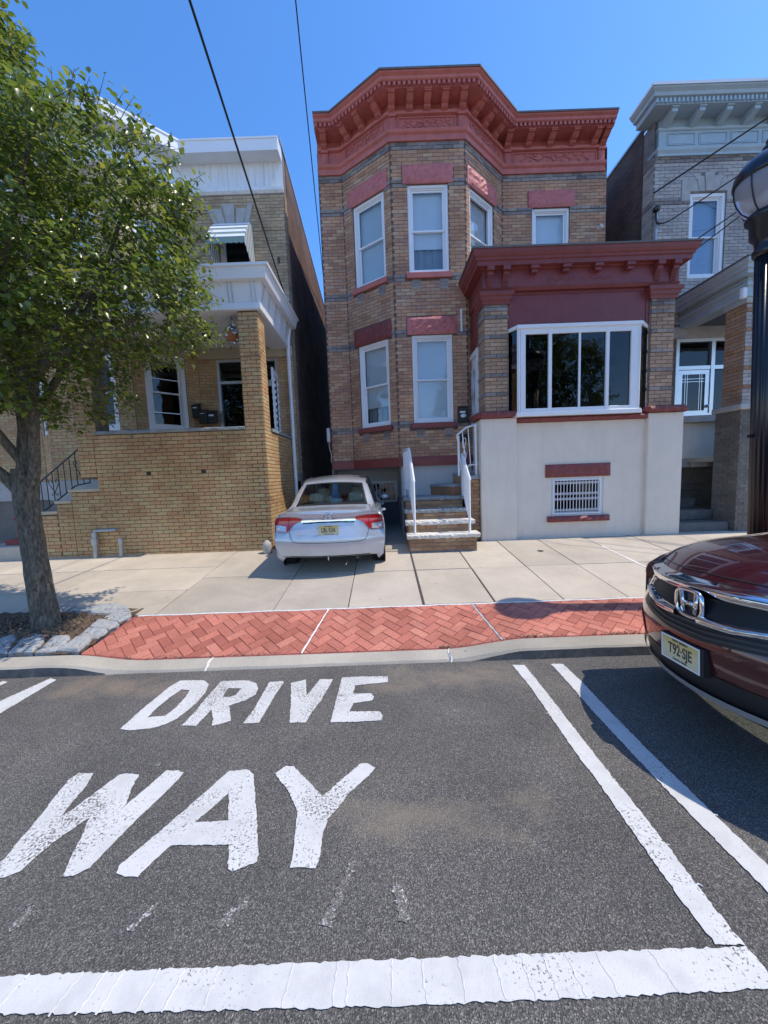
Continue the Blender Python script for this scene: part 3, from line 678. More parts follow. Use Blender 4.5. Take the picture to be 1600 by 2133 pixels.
for si, P in enumerate(STONES):
    rnd = random.Random(40+si); h = .042+rnd.uniform(-.012, .018); cx_ = sum(p[0] for p in P)/len(P); cy_ = sum(p[1] for p in P)/len(P); mb = MB(); rings = []
    Pd = []
    for t in range(len(P)):
        a, b_ = P[t], P[(t+1) % len(P)]
        for s in range(3): Pd.append((a[0]+(b_[0]-a[0])*s/3+rnd.uniform(-.006, .006), a[1]+(b_[1]-a[1])*s/3+rnd.uniform(-.006, .006)))
    tx, ty = rnd.uniform(-.06, .06), rnd.uniform(-.04, .08)
    for sc_, zz in ((.97, -.05), (1.0, h*.55), (.93, h*.9), (.72, h*1.05), (.35, h*1.08)):
        rings.append([(cx_+(x-cx_)*sc_, cy_+(y-cy_)*sc_, walk_z(y)+zz+((x-cx_)*tx+(y-cy_)*ty+rnd.uniform(-.006, .006) if zz > 0 else 0)) for x, y in Pd])
    for r_ in rings: r_.append(r_[0])
    mb.grid(rings); mb.add(rings[-1][:-1], [tuple(range(len(Pd)))]); mb.build('edging_stone', 'granite', pit)

# ================================================================== ROAD PAINT
def densify(P, step=.035, jit=.004, seed=0, closed=True):
    rnd = random.Random(seed); out = []; k = len(P)
    for i in range(k if closed else k-1):
        a, b_ = P[i], P[(i+1) % k]; n = max(1, int(math.hypot(b_[0]-a[0], b_[1]-a[1])/step))
        for s in range(n): out.append((a[0]+(b_[0]-a[0])*s/n+rnd.uniform(-jit, jit), a[1]+(b_[1]-a[1])*s/n+rnd.uniform(-jit, jit)))
    return out
def paint_poly(name, polys, mat, parent, lift=.004, thick=.0014, jit=.004, seed=0):
    import bmesh
    bm = bmesh.new()
    es = []
    for qi, P in enumerate(polys):
        D = densify(P, .014, jit, seed+qi); vs = [bm.verts.new((x, y, road_z(y)+lift)) for x, y in D]
        for i in range(len(vs)): es.append(bm.edges.new((vs[i], vs[(i+1) % len(vs)])))
    bmesh.ops.triangle_fill(bm, use_beauty=True, use_dissolve=False, edges=es)
    for f in bm.faces:
        if f.normal.z < 0: f.normal_flip()
    r = bmesh.ops.extrude_face_region(bm, geom=list(bm.faces))
    for v in [g for g in r['geom'] if isinstance(g, bmesh.types.BMVert)]: v.co.z += thick
    bmesh.ops.recalc_face_normals(bm, faces=bm.faces)
    me = bpy.data.meshes.new(name); bm.to_mesh(me); bm.free(); me.materials.append(MATS[mat])
    o = bpy.data.objects.new(name, me); COL.objects.link(o); o.parent = parent
    return o
LET = {'W': [[(-1.758, 1.423), (-1.763, 1.461), (-1.742, 1.493), (-1.759, 1.553), (-1.78, 1.659), (-1.857, 1.967), (-1.837, 2.009), (-1.748, 2.003), (-1.713, 1.907), (-1.697, 1.794), (-1.68, 1.702), (-1.655, 1.758), (-1.585, 1.981), (-1.545, 1.993), (-1.466, 1.98), (-1.446, 1.899), (-1.396, 1.765), (-1.401, 1.732), (-1.322, 2.005), (-1.248, 1.999), (-1.214, 1.984), (-1.213, 1.923), (-1.278, 1.668), (-1.303, 1.549), (-1.321, 1.44), (-1.365, 1.406), (-1.41, 1.406), (-1.458, 1.524), (-1.484, 1.602), (-1.527, 1.696), (-1.569, 1.621), (-1.599, 1.541), (-1.617, 1.436), (-1.658, 1.411), (-1.71, 1.411)]],
'A': [[(-1.186, 1.412), (-1.198, 1.443), (-1.096, 1.65), (-0.949, 1.98), (-0.843, 1.989), (-0.794, 1.945), (-0.692, 1.695), (-0.606, 1.469), (-0.601, 1.437), (-0.69, 1.398), (-0.714, 1.41), (-0.757, 1.521), (-1.023, 1.531), (-1.061, 1.454), (-1.083, 1.392), (-1.138, 1.396)], [(-0.972, 1.648), (-0.882, 1.821), (-0.812, 1.647)]],
'Y': [[(-0.676, 1.953), (-0.623, 2.006), (-0.58, 2.0), (-0.466, 1.876), (-0.375, 1.775), (-0.271, 1.906), (-0.187, 2.006), (-0.155, 2.004), (-0.102, 1.966), (-0.131, 1.919), (-0.24, 1.786), (-0.289, 1.688), (-0.326, 1.638), (-0.338, 1.553), (-0.332, 1.443), (-0.343, 1.401), (-0.451, 1.408), (-0.457, 1.497), (-0.485, 1.686), (-0.558, 1.812)]],
'D': [[(-1.895, 2.426), (-1.895, 2.541), (-1.899, 2.667), (-1.889, 2.818), (-1.882, 2.993), (-1.848, 3.099), (-1.737, 3.098), (-1.634, 3.091), (-1.552, 3.015), (-1.518, 2.874), (-1.513, 2.747), (-1.53, 2.62), (-1.552, 2.526), (-1.598, 2.46), (-1.673, 2.419), (-1.812, 2.402)], [(-1.785, 2.553), (-1.66, 2.566), (-1.642, 2.687), (-1.648, 2.815), (-1.669, 2.924), (-1.748, 2.944), (-1.78, 2.817), (-1.791, 2.66)]],
'R': [[(-1.472, 2.437), (-1.462, 2.593), (-1.471, 2.777), (-1.468, 3.063), (-1.295, 3.063), (-1.213, 3.052), (-1.138, 2.992), (-1.098, 2.916), (-1.085, 2.817), (-1.141, 2.735), (-1.235, 2.673), (-1.144, 2.474), (-1.195, 2.441), (-1.252, 2.421), (-1.281, 2.504), (-1.349, 2.621), (-1.359, 2.52), (-1.366, 2.431)], [(-1.342, 2.801), (-1.286, 2.797), (-1.246, 2.821), (-1.239, 2.926), (-1.355, 2.934)]],
'I': [[(-1.04, 2.438), (-1.025, 2.638), (-1.034, 3.015), (-0.922, 3.025), (-0.907, 3.006), (-0.922, 2.811), (-0.93, 2.437)]],
'V': [[(-0.711, 2.424), (-0.767, 2.683), (-0.842, 2.984), (-0.725, 3.037), (-0.669, 2.786), (-0.66, 2.793), (-0.604, 3.033), (-0.491, 3.025), (-0.536, 2.711), (-0.589, 2.5), (-0.595, 2.423)]],
'E': [[(-0.424, 2.413), (-0.422, 2.619), (-0.416, 3.05), (-0.24, 3.054), (-0.018, 3.043), (-0.02, 2.941), (-0.29, 2.907), (-0.297, 2.78), (-0.151, 2.773), (-0.132, 2.727), (-0.14, 2.67), (-0.286, 2.641), (-0.303, 2.533), (-0.084, 2.523), (-0.062, 2.468), (-0.072, 2.415), (-0.273, 2.407)]]}
for word, lab in (('DRIVE', 'white painted word DRIVE on the asphalt just below the kerb'), ('WAY', 'white painted word WAY in larger letters below the word DRIVE')):
    t = thing('road_lettering', lab, 'road marking', 'painted words on the street')
    for c in word: paint_poly('letter', LET[c], 'road_paint_worn', t, seed=ord(c), jit=.003)
def strip_poly(L_, R_): return [L_+list(reversed(R_))]
def line_seg(name, pts_l, pts_r, lab, mat='road_paint', cracks=0, seed=1):
    t = thing('painted_line', lab, 'road marking', 'white lines around the driveway bay')
    paint_poly('paint', strip_poly(pts_l, pts_r), mat, t, seed=seed, jit=.0036)
    return t
t = line_seg('l', [(1.102, 3.168), (1.11, 2.759), (1.09, 2.34), (1.078, 2.005), (1.08, 1.804), (1.07, 1.586), (1.062, 1.411), (1.057, 1.218), (1.064, 1.094)], [(1.207, 3.159), (1.200, 2.648), (1.185, 2.282), (1.178, 2.01), (1.172, 1.663), (1.168, 1.423), (1.158, 1.274), (1.154, 1.132), (1.158, 1.09)], 'long white line on the right edge of the driveway box, nearest the lettering', seed=21)
def crack(t, a, b_, wd=.005, mat='road_paint', lift=.0053):
    mb = MB(); rows = []; rnd = random.Random(int((a[0]+9)*1000)); n = 9
    nx_, ny_ = -(b_[1]-a[1]), b_[0]-a[0]; L = math.hypot(nx_, ny_); nx_, ny_ = nx_/L, ny_/L
    for i in range(n+1):
        s = i/n; off = rnd.uniform(-.004, .004); w2 = wd*(.5+rnd.random()*.8); x, y = a[0]+(b_[0]-a[0])*s+nx_*off, a[1]+(b_[1]-a[1])*s+ny_*off
        rows.append([(x-nx_*w2, y-ny_*w2, road_z(y)+lift), (x, y, road_z(y)+lift+.0022), (x+nx_*w2, y+ny_*w2, road_z(y)+lift)])
    mb.grid(rows); mb.build('paint_ridge', mat, t)
for y, d in ((2.42, .04), (2.0, -.03), (1.80, .02), (1.42, .03), (1.30, -.02)): crack(t, (1.078, y), (1.178, y+d), .003)
t = line_seg('l', [(1.444, 3.159), (1.43, 2.773), (1.41, 2.49), (1.395, 1.988), (1.39, 1.697), (1.394, 1.441), (1.40, 1.248), (1.40, .9), (1.4, .4)], [(1.547, 3.151), (1.545, 2.821), (1.522, 2.468), (1.503, 2.023), (1.502, 1.737), (1.498, 1.506), (1.5, 1.344), (1.505, .9), (1.505, .4)], 'white line partly in the shade of the dark red car', seed=22)
for y, d in ((2.62, .03), (2.2, .02), (1.6, -.02)): crack(t, (1.41, y), (1.51, y+d), .003)
t = line_seg('l', [(-3.169, 2.454), (-3.185, 2.867), (-3.113, 3.237)], [(-2.98, 2.30), (-2.995, 2.674), (-3.027, 3.204)], 'short white line by the kerb left of the word DRIVE', seed=23)
t = line_seg('l', [(-3.60, 2.9), (-3.566, 3.066), (-3.52, 3.22)], [(-3.47, 2.85), (-3.480, 3.0), (-3.46, 3.19)], 'white line tip at the left edge of the photo near the kerb', seed=24)
bl = [(-2.6, 1.075), (-1.332, 1.078), (-.6, 1.083), (-.055, 1.085), (.5, 1.087), (1.052, 1.086), (1.16, 1.086)]; br_ = [(-2.6, .99), (-1.258, .986), (-.6, .977), (-.055, .972), (.5, .974), (1.0, .978), (1.16, .985)]
t = line_seg('l', bl, br_, 'wide white line across the street side of the driveway box in the foreground', seed=25)
for x, sk in ((-1.24, -.06), (-1.06, -.05), (-.98, -.04), (-.92, -.04), (-.80, -.04), (-.72, -.03), (-.60, -.03), (-.36, -.02), (-.21, -.008), (-.17, -.008), (-.03, .0), (.07, .01), (.19, .015), (.31, .02), (.40, .02), (.47, .03), (.55, .03), (.65, .04), (.83, .05)): crack(t, (x, 1.083), (x+sk*.4, .976), .0035)
# ghosts of old lettering
t = thing('faded_paint_mark', 'faint worn traces of older white paint below the word WAY', 'road marking')
for P in ([(-.20, 1.42), (-.165, 1.43), (-.245, 1.19), (-.285, 1.20)], [(-1.44, 1.29), (-1.41, 1.30), (-1.405, 1.22), (-1.445, 1.21)], [(-.02, 1.33), (.02, 1.33), (.05, 1.20), (.0, 1.19)], [(-.60, 1.30), (-.56, 1.31), (-.62, 1.2), (-.68, 1.2)], [(-.95, 1.28), (-.92, 1.3), (-.97, 1.2), (-1.0, 1.2)], [(-1.42, 2.06), (-1.39, 2.08), (-1.37, 2.07), (-1.40, 2.05)]):
    paint_poly('paint_trace', [P], 'road_paint_ghost', t, seed=31, jit=.01, lift=.0025, thick=.0015)
# ================================================================== MAIN HOUSE
random.seed(21)
H = thing('brick_house', 'brown brick house with red bay cornice, maroon front porch and white railed steps', 'house')
A0, P1, P2, P3, P4, A1 = (-1.15, 8.65), (-.65, 8.65), (.37, 7.9), (1.84, 7.9), (2.85, 8.8), (5.17, 8.8)
FLl, FL, FB, FRr, FRf = Fr(A0, P1), Fr(P1, P2), Fr(P2, P3), Fr(P3, P4), Fr(P4, A1)
ZB, ZT = 1.74, 8.06
W2 = (5.60, 7.26); W1 = (2.63, 4.40)
hol = {FLl: [], FL: [(.272, 1.084)+W2, (.272, 1.075)+W1], FB: [(.32, 1.13)+W2, (.33, 1.165)+W1], FRr: [(.14, 1.02)+W2], FRf: [(.68, 1.51, 5.62, 7.33)]}
lst = []
BASE = 1.93
def k2z(k): return BASE+k*.0677
def sp_main(zc):
    k = int(round((zc-BASE)/.0677-.5))
    # weathered string courses: sills and lintel lines
    if k in (9, 10): return ('brick_weathered', .018 if k == 10 else .010)
    if k in (36, 37): return ('brick_weathered', .022 if k == 37 else .012)
    if k in (52, 53): return ('brick_weathered', .018 if k == 53 else .010)
    if k in (78, 79): return ('brick_weathered', .024 if k == 79 else .012)
    if k in (88, 89): return ('brick_weathered', .014)
    return False
wmb = MB()
for fr in (FLl, FL, FB, FRr, FRf):
    hs = hol[fr]; wall_face(wmb, fr, 0, fr.L, ZB, ZT, hs, .16)
    ext = []
    for (a, b_, c, e) in hs:
        ext.append((a, b_, c, e)); ext.append((a-.10, b_+.10, e, e+.355)); ext.append((a-.07, b_+.05, c-.115, c))
    bricks(lst, fr, .004, fr.L-.004, BASE, ZT-.03, 'brick_brown', ext, special=sp_main, off=.03, joint=.0085, vis=.0 if fr is FRf else 1)
# side and back walls
RZ = 8.55
def slope(y): return RZ-.05*(y-8.8)
for (x, s, y0) in ((-1.15, -1, 8.65), (5.17, 1, 8.8)):
    q = [(x, y0, ZB), (x, 19, ZB), (x, 19, slope(19)), (x, y0, slope(y0))]; wmb.quad(*q)
wmb.quad((-1.15, 19, 0), (5.17, 19, 0), (5.17, 19, slope(19)), (-1.15, 19, slope(19)))
wl = wmb.build('wall', 'mortar_dark', H, fix=False)
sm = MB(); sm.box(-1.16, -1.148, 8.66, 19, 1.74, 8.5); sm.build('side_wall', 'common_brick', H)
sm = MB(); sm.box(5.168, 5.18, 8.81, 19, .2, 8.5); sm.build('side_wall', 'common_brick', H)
rf = MB(); rf.prism([(-1.14, 19), (-1.14, 8.7), (-.63, 8.7), (.40, 7.95), (1.81, 7.95), (2.81, 8.85), (5.16, 8.85), (5.16, 19)], lambda x, y: slope(y)-.1, lambda x, y: slope(y)+.02); rf.build('roof', 'roof_tar', H)
# floors so that the rooms behind the glass are closed
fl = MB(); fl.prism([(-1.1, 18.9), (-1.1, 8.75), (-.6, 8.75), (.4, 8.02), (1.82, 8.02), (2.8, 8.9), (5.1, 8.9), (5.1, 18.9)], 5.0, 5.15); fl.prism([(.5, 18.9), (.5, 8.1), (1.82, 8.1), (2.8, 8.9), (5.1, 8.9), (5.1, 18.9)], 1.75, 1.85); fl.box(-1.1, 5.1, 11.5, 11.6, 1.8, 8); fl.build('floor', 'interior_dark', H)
plan = [A0, P1, P2, P3, P4, A1]
# water table
wt = MB(); wt.sweep(plan[:4]+[(2.2, 8.22)], [(0, 1.735), (.03, 1.735), (.035, 1.90), (.02, 1.935), (0, 1.935)]); wt.build('water_table', 'paint_maroon', H)
# lintels and sills of rock-faced stone
for fr, hs in hol.items():
    for (a, b_, c, e) in hs:
        up = c > 5
        if fr is FRf and not up: continue
        o = rough_stone('lintel', fr, a-.09, b_+.10, e+.005, e+.35, -.02, .05, 'paint_red_stone' if up else 'paint_maroon_stone' if fr is FL else 'paint_red_stone', H, .012, nz=6)
        s = MB(); s.fbox(fr, a-.06, b_+.04, -.10, .06, c-.11, c-.003); o = s.build('sill', 'paint_red' if up else 'paint_maroon', H); bev(o, .006)
        # small corbels of weathered brick under each sill
        if fr in (FL, FB):
            for uu in (a+.05, b_-.19):
                q = MB()
                for i, wd in enumerate((.17, .17, .15)): q.fbox(fr, uu, uu+wd, -.005, .016, c-.182-.066*i, c-.122-.066*i)
                q.build('sill_corbel', 'brick_weathered', H)
window(H, FL, *hol[FL][0], blind='blind_grey', blind_up=1.0)
window(H, FL, *hol[FL][1], blind='blind_grey', blind_up=.78, lower_blind='curtain')
window(H, FB, *hol[FB][0], blind='blind_white', blind_up=.70, lower_blind='curtain')
window(H, FB, *hol[FB][1], blind='blind_white', blind_up=.98)
window(H, FRr, *hol[FRr][0], blind='blind_grey', blind_up=1.0)
window(H, FRf, *hol[FRf][0], blind='blind_white', blind_up=1.0)
# ---- main cornice
cp = [(A0[0]+.005, A0[1]), P1, P2, P3, P4, (A1[0]-.06, A1[1])]
c = MB(); c.sweep(cp, [(-.02, 8.02), (.05, 8.02), (.06, 8.06), (.045, 8.075), (.05, 8.12), (.085, 8.15), (.10, 8.185), (.10, 8.20), (-.02, 8.20)]); c.build('architrave', 'paint_red', H)
c = MB(); c.sweep(cp, [(-.02, 8.20), (.02, 8.20), (.02, 8.47), (.07, 8.485), (.08, 8.53), (.03, 8.535), (.03, 8.665), (-.02, 8.665)]); c.build('frieze', 'paint_red', H)
c = MB(); c.sweep(cp, [(-.02, 8.665), (.355, 8.665), (.355, 8.735), (.41, 8.735), (.43, 8.75), (.44, 8.785), (.485, 8.815), (.49, 8.845), (-.02, 8.86)]); c.build('cornice_crown', 'paint_red', H)
c = MB(); c.sweep(cp, [(-.3, 8.862), (.49, 8.848), (.505, 8.835), (.507, 8.868), (-.3, 8.89)]); c.build('roof_edge_flashing', 'roof_flash', H)
dn = MB(); pn = MB()
segs = [Fr(cp[i], cp[i+1]) for i in range(5)]
tanh = []
for i in range(6):
    if i in (0, 5): tanh.append(0)
    else:
        a = segs[i].ang-segs[i-1].ang; tanh.append(math.tan(a/2))
for i, fr in enumerate(segs):
    d = .38; u0, u1 = -d*tanh[i], fr.L+d*tanh[i+1]
    n = int((u1-u0)/.09)
    for k in range(n):
        u = u0+(k+.5)*(u1-u0)/n; dn.fbox(fr, u-.026, u+.026, d-.026, d+.03, 8.672, 8.73)
o = dn.build('dentils', 'paint_red', H); o['kind'] = 'stuff'
def scroll_bracket(fr, u, wd, z1, z0, d1, d0, mat, parent, name='bracket'):
    """S-shaped console: deep at the top, curling to the wall below, ribs on its face"""
    b = MB(); n = 10; prof = []
    for i in range(n+1):
        t = i/n; z = z1+(z0-z1)*t; d = d1*(1-t)**1.1*(1-.25*math.sin(t*math.pi))+d0*(1-abs(2*t-1.5)) if t > .5 else d1*(1-t)**.6
        prof.append((max(d, .03), z))
    prof[0] = (d1, z1); prof = [(d1+.012, z1), (d1+.012, z1-.022)]+prof[1:]
    for du, sc in ((0, 1.0),):
        L_ = [fr.p(u-wd/2, d, z) for d, z in prof]; R_ = [fr.p(u+wd/2, d, z) for d, z in prof]
        b.grid([L_, R_])
        Lw = [fr.p(u-wd/2, 0, z) for d, z in prof]; Rw = [fr.p(u+wd/2, 0, z) for d, z in prof]
        b.grid([Lw, L_]); b.grid([R_, Rw]); b.grid([[L_[0], R_[0]], [Lw[0], Rw[0]]]); b.grid([[Lw[-1], Rw[-1]], [L_[-1], R_[-1]]])
    for ru in (-.28, 0, .28):
        for q in range(2, len(prof)-1):
            (da, za), (db, zb_) = prof[q], prof[q+1]
            x0, x1 = u+ru*wd-.006, u+ru*wd+.006
            b.hexa([fr.p(x0, da+.008, za), fr.p(x1, da+.008, za), fr.p(x1, da-.004, za), fr.p(x0, da-.004, za), fr.p(x0, db+.008, zb_), fr.p(x1, db+.008, zb_), fr.p(x1, db-.004, zb_), fr.p(x0, db-.004, zb_)])
    b.fbox(fr, u-wd/2-.012, u+wd/2+.012, 0, d1+.025, z1-.001, z1+.016)
    return b.build(name, mat, parent)
BR = {0: [.16], 1: [.30, .68, 1.10], 2: [.05, .40, .735, 1.07, 1.42], 3: [.20, .56, .94], 4: [.10, .55, 1.02, 1.50, 1.98, 2.17]}
for i, us in BR.items():
    for u in us: scroll_bracket(segs[i], u, .125, 8.648, 8.495, .33, .09, 'paint_red', H)
def relief(fr, u0, u1, z0, z1, d, mat, parent, seed):
    """frieze panel with a moulded border, a wreath and scrolling leaves either side"""
    b = MB(); b.ring(fr, u0, u1, z0, z1, .022, d-.01, d+.014); b.ring(fr, u0+.03, u1-.03, z0+.03, z1-.03, .008, d-.01, d+.007)
    rnd = random.Random(seed); uc, zc = (u0+u1)/2, (z0+z1)/2; hw = (u1-u0)/2-.06
    pts = [fr.p(uc+.055*math.cos(a*math.pi/8), d+.008, zc+.062*math.sin(a*math.pi/8)) for a in range(17)]; b.tube(pts, .017, 6, cap=False)
    for s in (-1, 1):
        pts = [fr.p(uc+s*(.09+hw*.75*t), d+.006, zc+.035*math.sin(t*11)) for t in [i/16 for i in range(17)]]; b.tube(pts, [.017-.006*i/16 for i in range(17)], 5)
        for i in range(7):
            t = (i+.5)/7; u = uc+s*(.10+hw*.78*t); z = zc+.055*(1 if i % 2 else -1)+rnd.uniform(-.01, .01); b.sphere(fr.p(u, d+.002, z), .034+rnd.uniform(-.010, .008), 7, 4, (1.1, .9, .8))
    return b.build('relief_panel', mat, parent)
relief(segs[1], .16, 1.16, 8.215, 8.455, .02, 'paint_red', H, 1); relief(segs[2], .17, 1.30, 8.215, 8.455, .02, 'paint_red', H, 2); relief(segs[3], .18, 1.22, 8.215, 8.455, .02, 'paint_red', H, 3); relief(segs[4], .24, 2.08, 8.215, 8.455, .02, 'paint_red', H, 4)
for i, us in {0: [.16], 2: [.06, 1.41], 4: [.12, 2.17]}.items():
    for u in us:
        b = MB(); b.fbox(segs[i], u-.065, u+.065, 0, .055, 8.2, 8.44); b.fbox(segs[i], u-.08, u+.08, 0, .085, 8.44, 8.50); b.fbox(segs[i], u-.035, u+.035, .05, .065, 8.23, 8.41); o = b.build('frieze_pilaster', 'paint_red', H); bev(o, .004, 1)
# ---- base: parking recess under the bay, grey wall behind the steps
bs = MB(); g = Fr((.40, 7.93), (1.9, 7.93)); bs.quad(g.p(0, 0, .1), g.p(g.L, 0, .1), g.p(g.L, 0, 1.74), g.p(0, 0, 1.74))
bs.quad((.40, 7.93, .1), (.40, 9.6, .1), (.40, 9.6, 1.74), (.40, 7.93, 1.74)); bs.build('base_wall', 'stucco_grey', H)
bs = MB(); g = Fr((-1.15, 9.6), (.40, 9.6)); HW = [(.80, 1.50, .88, 1.42)]; wall_face(bs, g, 0, g.L, 1.0, 1.74, [(.80, 1.50, 1.0, 1.42)], .1); bs.build('base_wall', 'stucco_grey', H)
bs = MB(); wall_face(bs, g, 0, g.L, .1, .80, [], .1, .0); wall_face(bs, g, 0, g.L, .80, 1.0, [(.80, 1.50, .88, 1.0)], .1, 0); bs.build('garage_panel', 'paint_slate', H)
bs = MB(); bs.prism([(-1.15, 8.7), (-.65, 8.7), (.36, 7.95), (.40, 7.95), (.40, 9.6), (-1.15, 9.6)], 1.7425, 1.75); bs.build('recess_soffit', 'stucco_grey', H); bs = MB(); bs.box(-1.165, -1.15, 8.67, 9.6, .1, 1.742); bs.build('base_wall', 'stucco_grey', H)
bw = MB(); bw.ring(g, .80, 1.50, .88, 1.42, .04, -.08, -.02); wn = bw.build('window', 'vinyl_white', H)
b = MB(); b.fbox(g, .84, 1.46, -.07, -.065, .92, 1.38); b.build('pane', 'glass_dark', wn)
b = MB(); [b.tube([g.p(.80+.0875*i, .02, .90), g.p(.80+.0875*i, .02, 1.40)], .009, 6) for i in range(9)]; b.tube([g.p(.79, .02, .93), g.p(1.51, .02, .93)], .009, 6); b.tube([g.p(.79, .02, 1.37), g.p(1.51, .02, 1.37)], .009, 6)
b.tube([g.p(1.0+.07*math.cos(t/2)*(1-t/26), .024, 1.12+.07*math.sin(t/2)*(1-t/26)) for t in range(22)], .007, 5); b.build('window_grille', 'rail_white', wn)
# meter box on the left corner, small white vent pipe
b = MB(); b.box(-1.24, -1.16, 8.52, 8.66, 2.36, 2.68); o = b.build('meter_box', 'metal_galv', H); bev(o, .02)
b = MB(); b.tube([(-1.2, 8.58, 2.36), (-1.19, 8.58, 2.2), (-1.16, 8.6, 2.1), (-1.17, 8.6, 1.9)], .012, 6); b.build('conduit', 'metal_galv', H)
b = MB(); b.tube([(1.72, 7.86, 4.43), (1.72, 7.86, 4.82)], .022, 8); b.sphere((1.72, 7.86, 4.84), .03, 8, 5); b.tube([(1.72, 7.86, 4.6), (1.72, 7.93, 4.6)], .012, 6); b.build('vent_pipe', 'paint_white', H)
b = MB(); b.tube([(5.0, 8.79, 6.85), (5.0, 8.68, 6.86), (5.0, 8.62, 6.80)], .03, 8); b.build('vent_hood', 'paint_white', H)
b = MB(); b.fbox(FB, 1.36, 1.52, .0, .05, 5.30, 5.48); b.build('junction_box', 'paint_white', H)
# ---- porch
PXL, PXR, PY = 1.83, 5.57, 6.90
for x0, x1 in ((1.83, 2.50), (4.91, 5.57)):
    pw = MB(); pw.box(x0, x1, 6.90, 7.45, .1, 2.53)
    o = pw.build('porch_pier', 'stucco', H); bev(o, .025, 3)
pf = Fr((2.49, 6.965), (4.92, 6.965)); b = MB(); wall_face(b, pf, 0, pf.L, .1, 2.43, [(.68, 1.66, .68, 1.40)], .16); b.build('porch_wall', 'stucco', H, fix=False)
b = MB(); b.box(5.42, 5.55, 7.45, 8.8, .1, 2.5); b.build('porch_side_wall', 'stucco', H)
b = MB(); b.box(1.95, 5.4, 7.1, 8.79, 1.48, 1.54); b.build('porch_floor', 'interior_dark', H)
def pier_cap(x0, x1):
    b = MB(); z0, z1 = 2.535, 2.655; n = 14; rings = []; rnd = random.Random(int(x0*10))
    for z, e in ((z0, .06), (z0+.05, .075), (z1-.02, .055), (z1, -.01)):
        ring = []
        for sd, (a, c_) in enumerate((((x0, 6.90), (x1, 6.90)), ((x1, 6.90), (x1, 7.4)), ((x1, 7.4), (x0, 7.4)), ((x0, 7.4), (x0, 6.90)))):
            nx_, ny_ = [(0, -1), (1, 0), (0, 1), (-1, 0)][sd]
            for i in range(n):
                t = i/n; ee = e+rnd.uniform(-.012, .012); ed = min(t, 1-t)
                ring.append((a[0]+(c_[0]-a[0])*t+nx_*ee+(0 if ed > .06 else 0), a[1]+(c_[1]-a[1])*t+ny_*ee, z+rnd.uniform(-.006, .006)))
        ring.append(ring[0]); rings.append(ring)
    b.grid(rings); b.add(rings[-1][:-1], [tuple(range(len(rings[-1])-1))]); b.add(rings[0][:-1], [tuple(reversed(range(len(rings[0])-1)))])
    return b.build('pier_cap', 'paint_maroon_stone', H)
pier_cap(1.83, 2.50); pier_cap(4.91, 5.57)
for (x0, x1) in ((1.93, 2.35), (4.94, 5.36)):
    core = MB(); core.box(x0, x1, 6.96, 7.36, 2.6, 4.52); core.build('pier_core', 'mortar_brown', H)
    def sp_pier(zc):
        k = int(round((zc-2.66)/.0677-.5))
        if k >= 26: return ('brick_weathered', .012)
        if k % 5 == 4: return ('brick_weathered', .020)
        return False
    for fr in (Fr((x0, 6.96), (x1, 6.96)), Fr((x1, 6.96), (x1, 7.36)), Fr((x0, 7.36), (x0, 6.96))):
        bricks(lst, fr, 0, fr.L, 2.66, 2.66+28*.0677, 'brick_tan', special=sp_pier, vis=3.0 if fr.n.y < -.5 else 1.0, proud=.008, blen=.21, off=0)
for (x0, x1, s) in ((1.86, 2.42, 0), (4.87, 5.42, 0)):
    pl = [(x0+.06, 7.4), (x0+.06, 6.95), (x1-.06, 6.95), (x1-.06, 7.4)]
    b = MB(); b.sweep(pl, [(-.2, 4.53), (.02, 4.53), (.03, 4.58), (.055, 4.60), (.06, 4.65), (.085, 4.67), (.09, 4.73), (-.2, 4.74)]); b.build('pier_capital', 'paint_maroon', H)
# beam / maroon panel above the window, side panel
b = MB(); b.box(2.352, 4.938, 7.0, 7.12, 4.115, 4.77); b.ring(Fr((2.352, 7.0), (4.938, 7.0)), .02, 2.566, 4.13, 4.75, .05, -.01, .012); b.build('fascia_panel', 'paint_maroon', H)
sd = Fr((1.93, 8.8), (1.93, 7.36))           # left side of the porch, facing the steps
b = MB(); b.fbox(sd, 0, sd.L, -.1, 0.0, 3.96, 4.77); b.build('side_panel', 'paint_maroon', H)
b = MB(); sd2 = Fr((5.36, 7.36), (5.36, 8.8)); b.fbox(sd2, 0, sd2.L, -.1, 0, 2.5, 4.77); b.build('side_panel', 'paint_maroon', H)
# entrance: white frame and storm door on the left side of the porch
b = MB(); b.ring(sd, .50, 1.42, 1.56, 3.95, .09, -.06, .03, .03); dr = b.build('door', 'vinyl_white', H, ); dr['label'] = 'white storm door in the side of the porch, seen edge-on'
b = MB(); b.fbox(sd, .60, 1.33, -.05, -.01, 1.60, 3.85); b.build('door_panel', 'vinyl_white', dr)
b = MB(); b.ring(sd, .70, 1.23, 2.55, 3.65, .03, -.01, .012); b.ring(sd, .70, 1.23, 1.75, 2.35, .03, -.01, .012)
for t in range(4): b.tube([sd.p(.73+.125*t, .008, 2.58), sd.p(.85+.125*t, .008, 3.62)], .006, 5); b.tube([sd.p(.85+.125*t, .008, 2.58), sd.p(.73+.125*t, .008, 3.62)], .006, 5)
b.build('door_lattice', 'vinyl_white', dr)
b = MB(); b.fbox(sd, .73, 1.20, -.009, -.004, 2.58, 3.62); b.build('pane', 'glass_dark', dr)
b = MB(); b.tube([sd.p(1.28, 0, 2.45), sd.p(1.28, .05, 2.46), sd.p(1.28, .05, 2.62), sd.p(1.28, 0, 2.63)], .009, 6); b.build('handle', 'metal_black', dr)
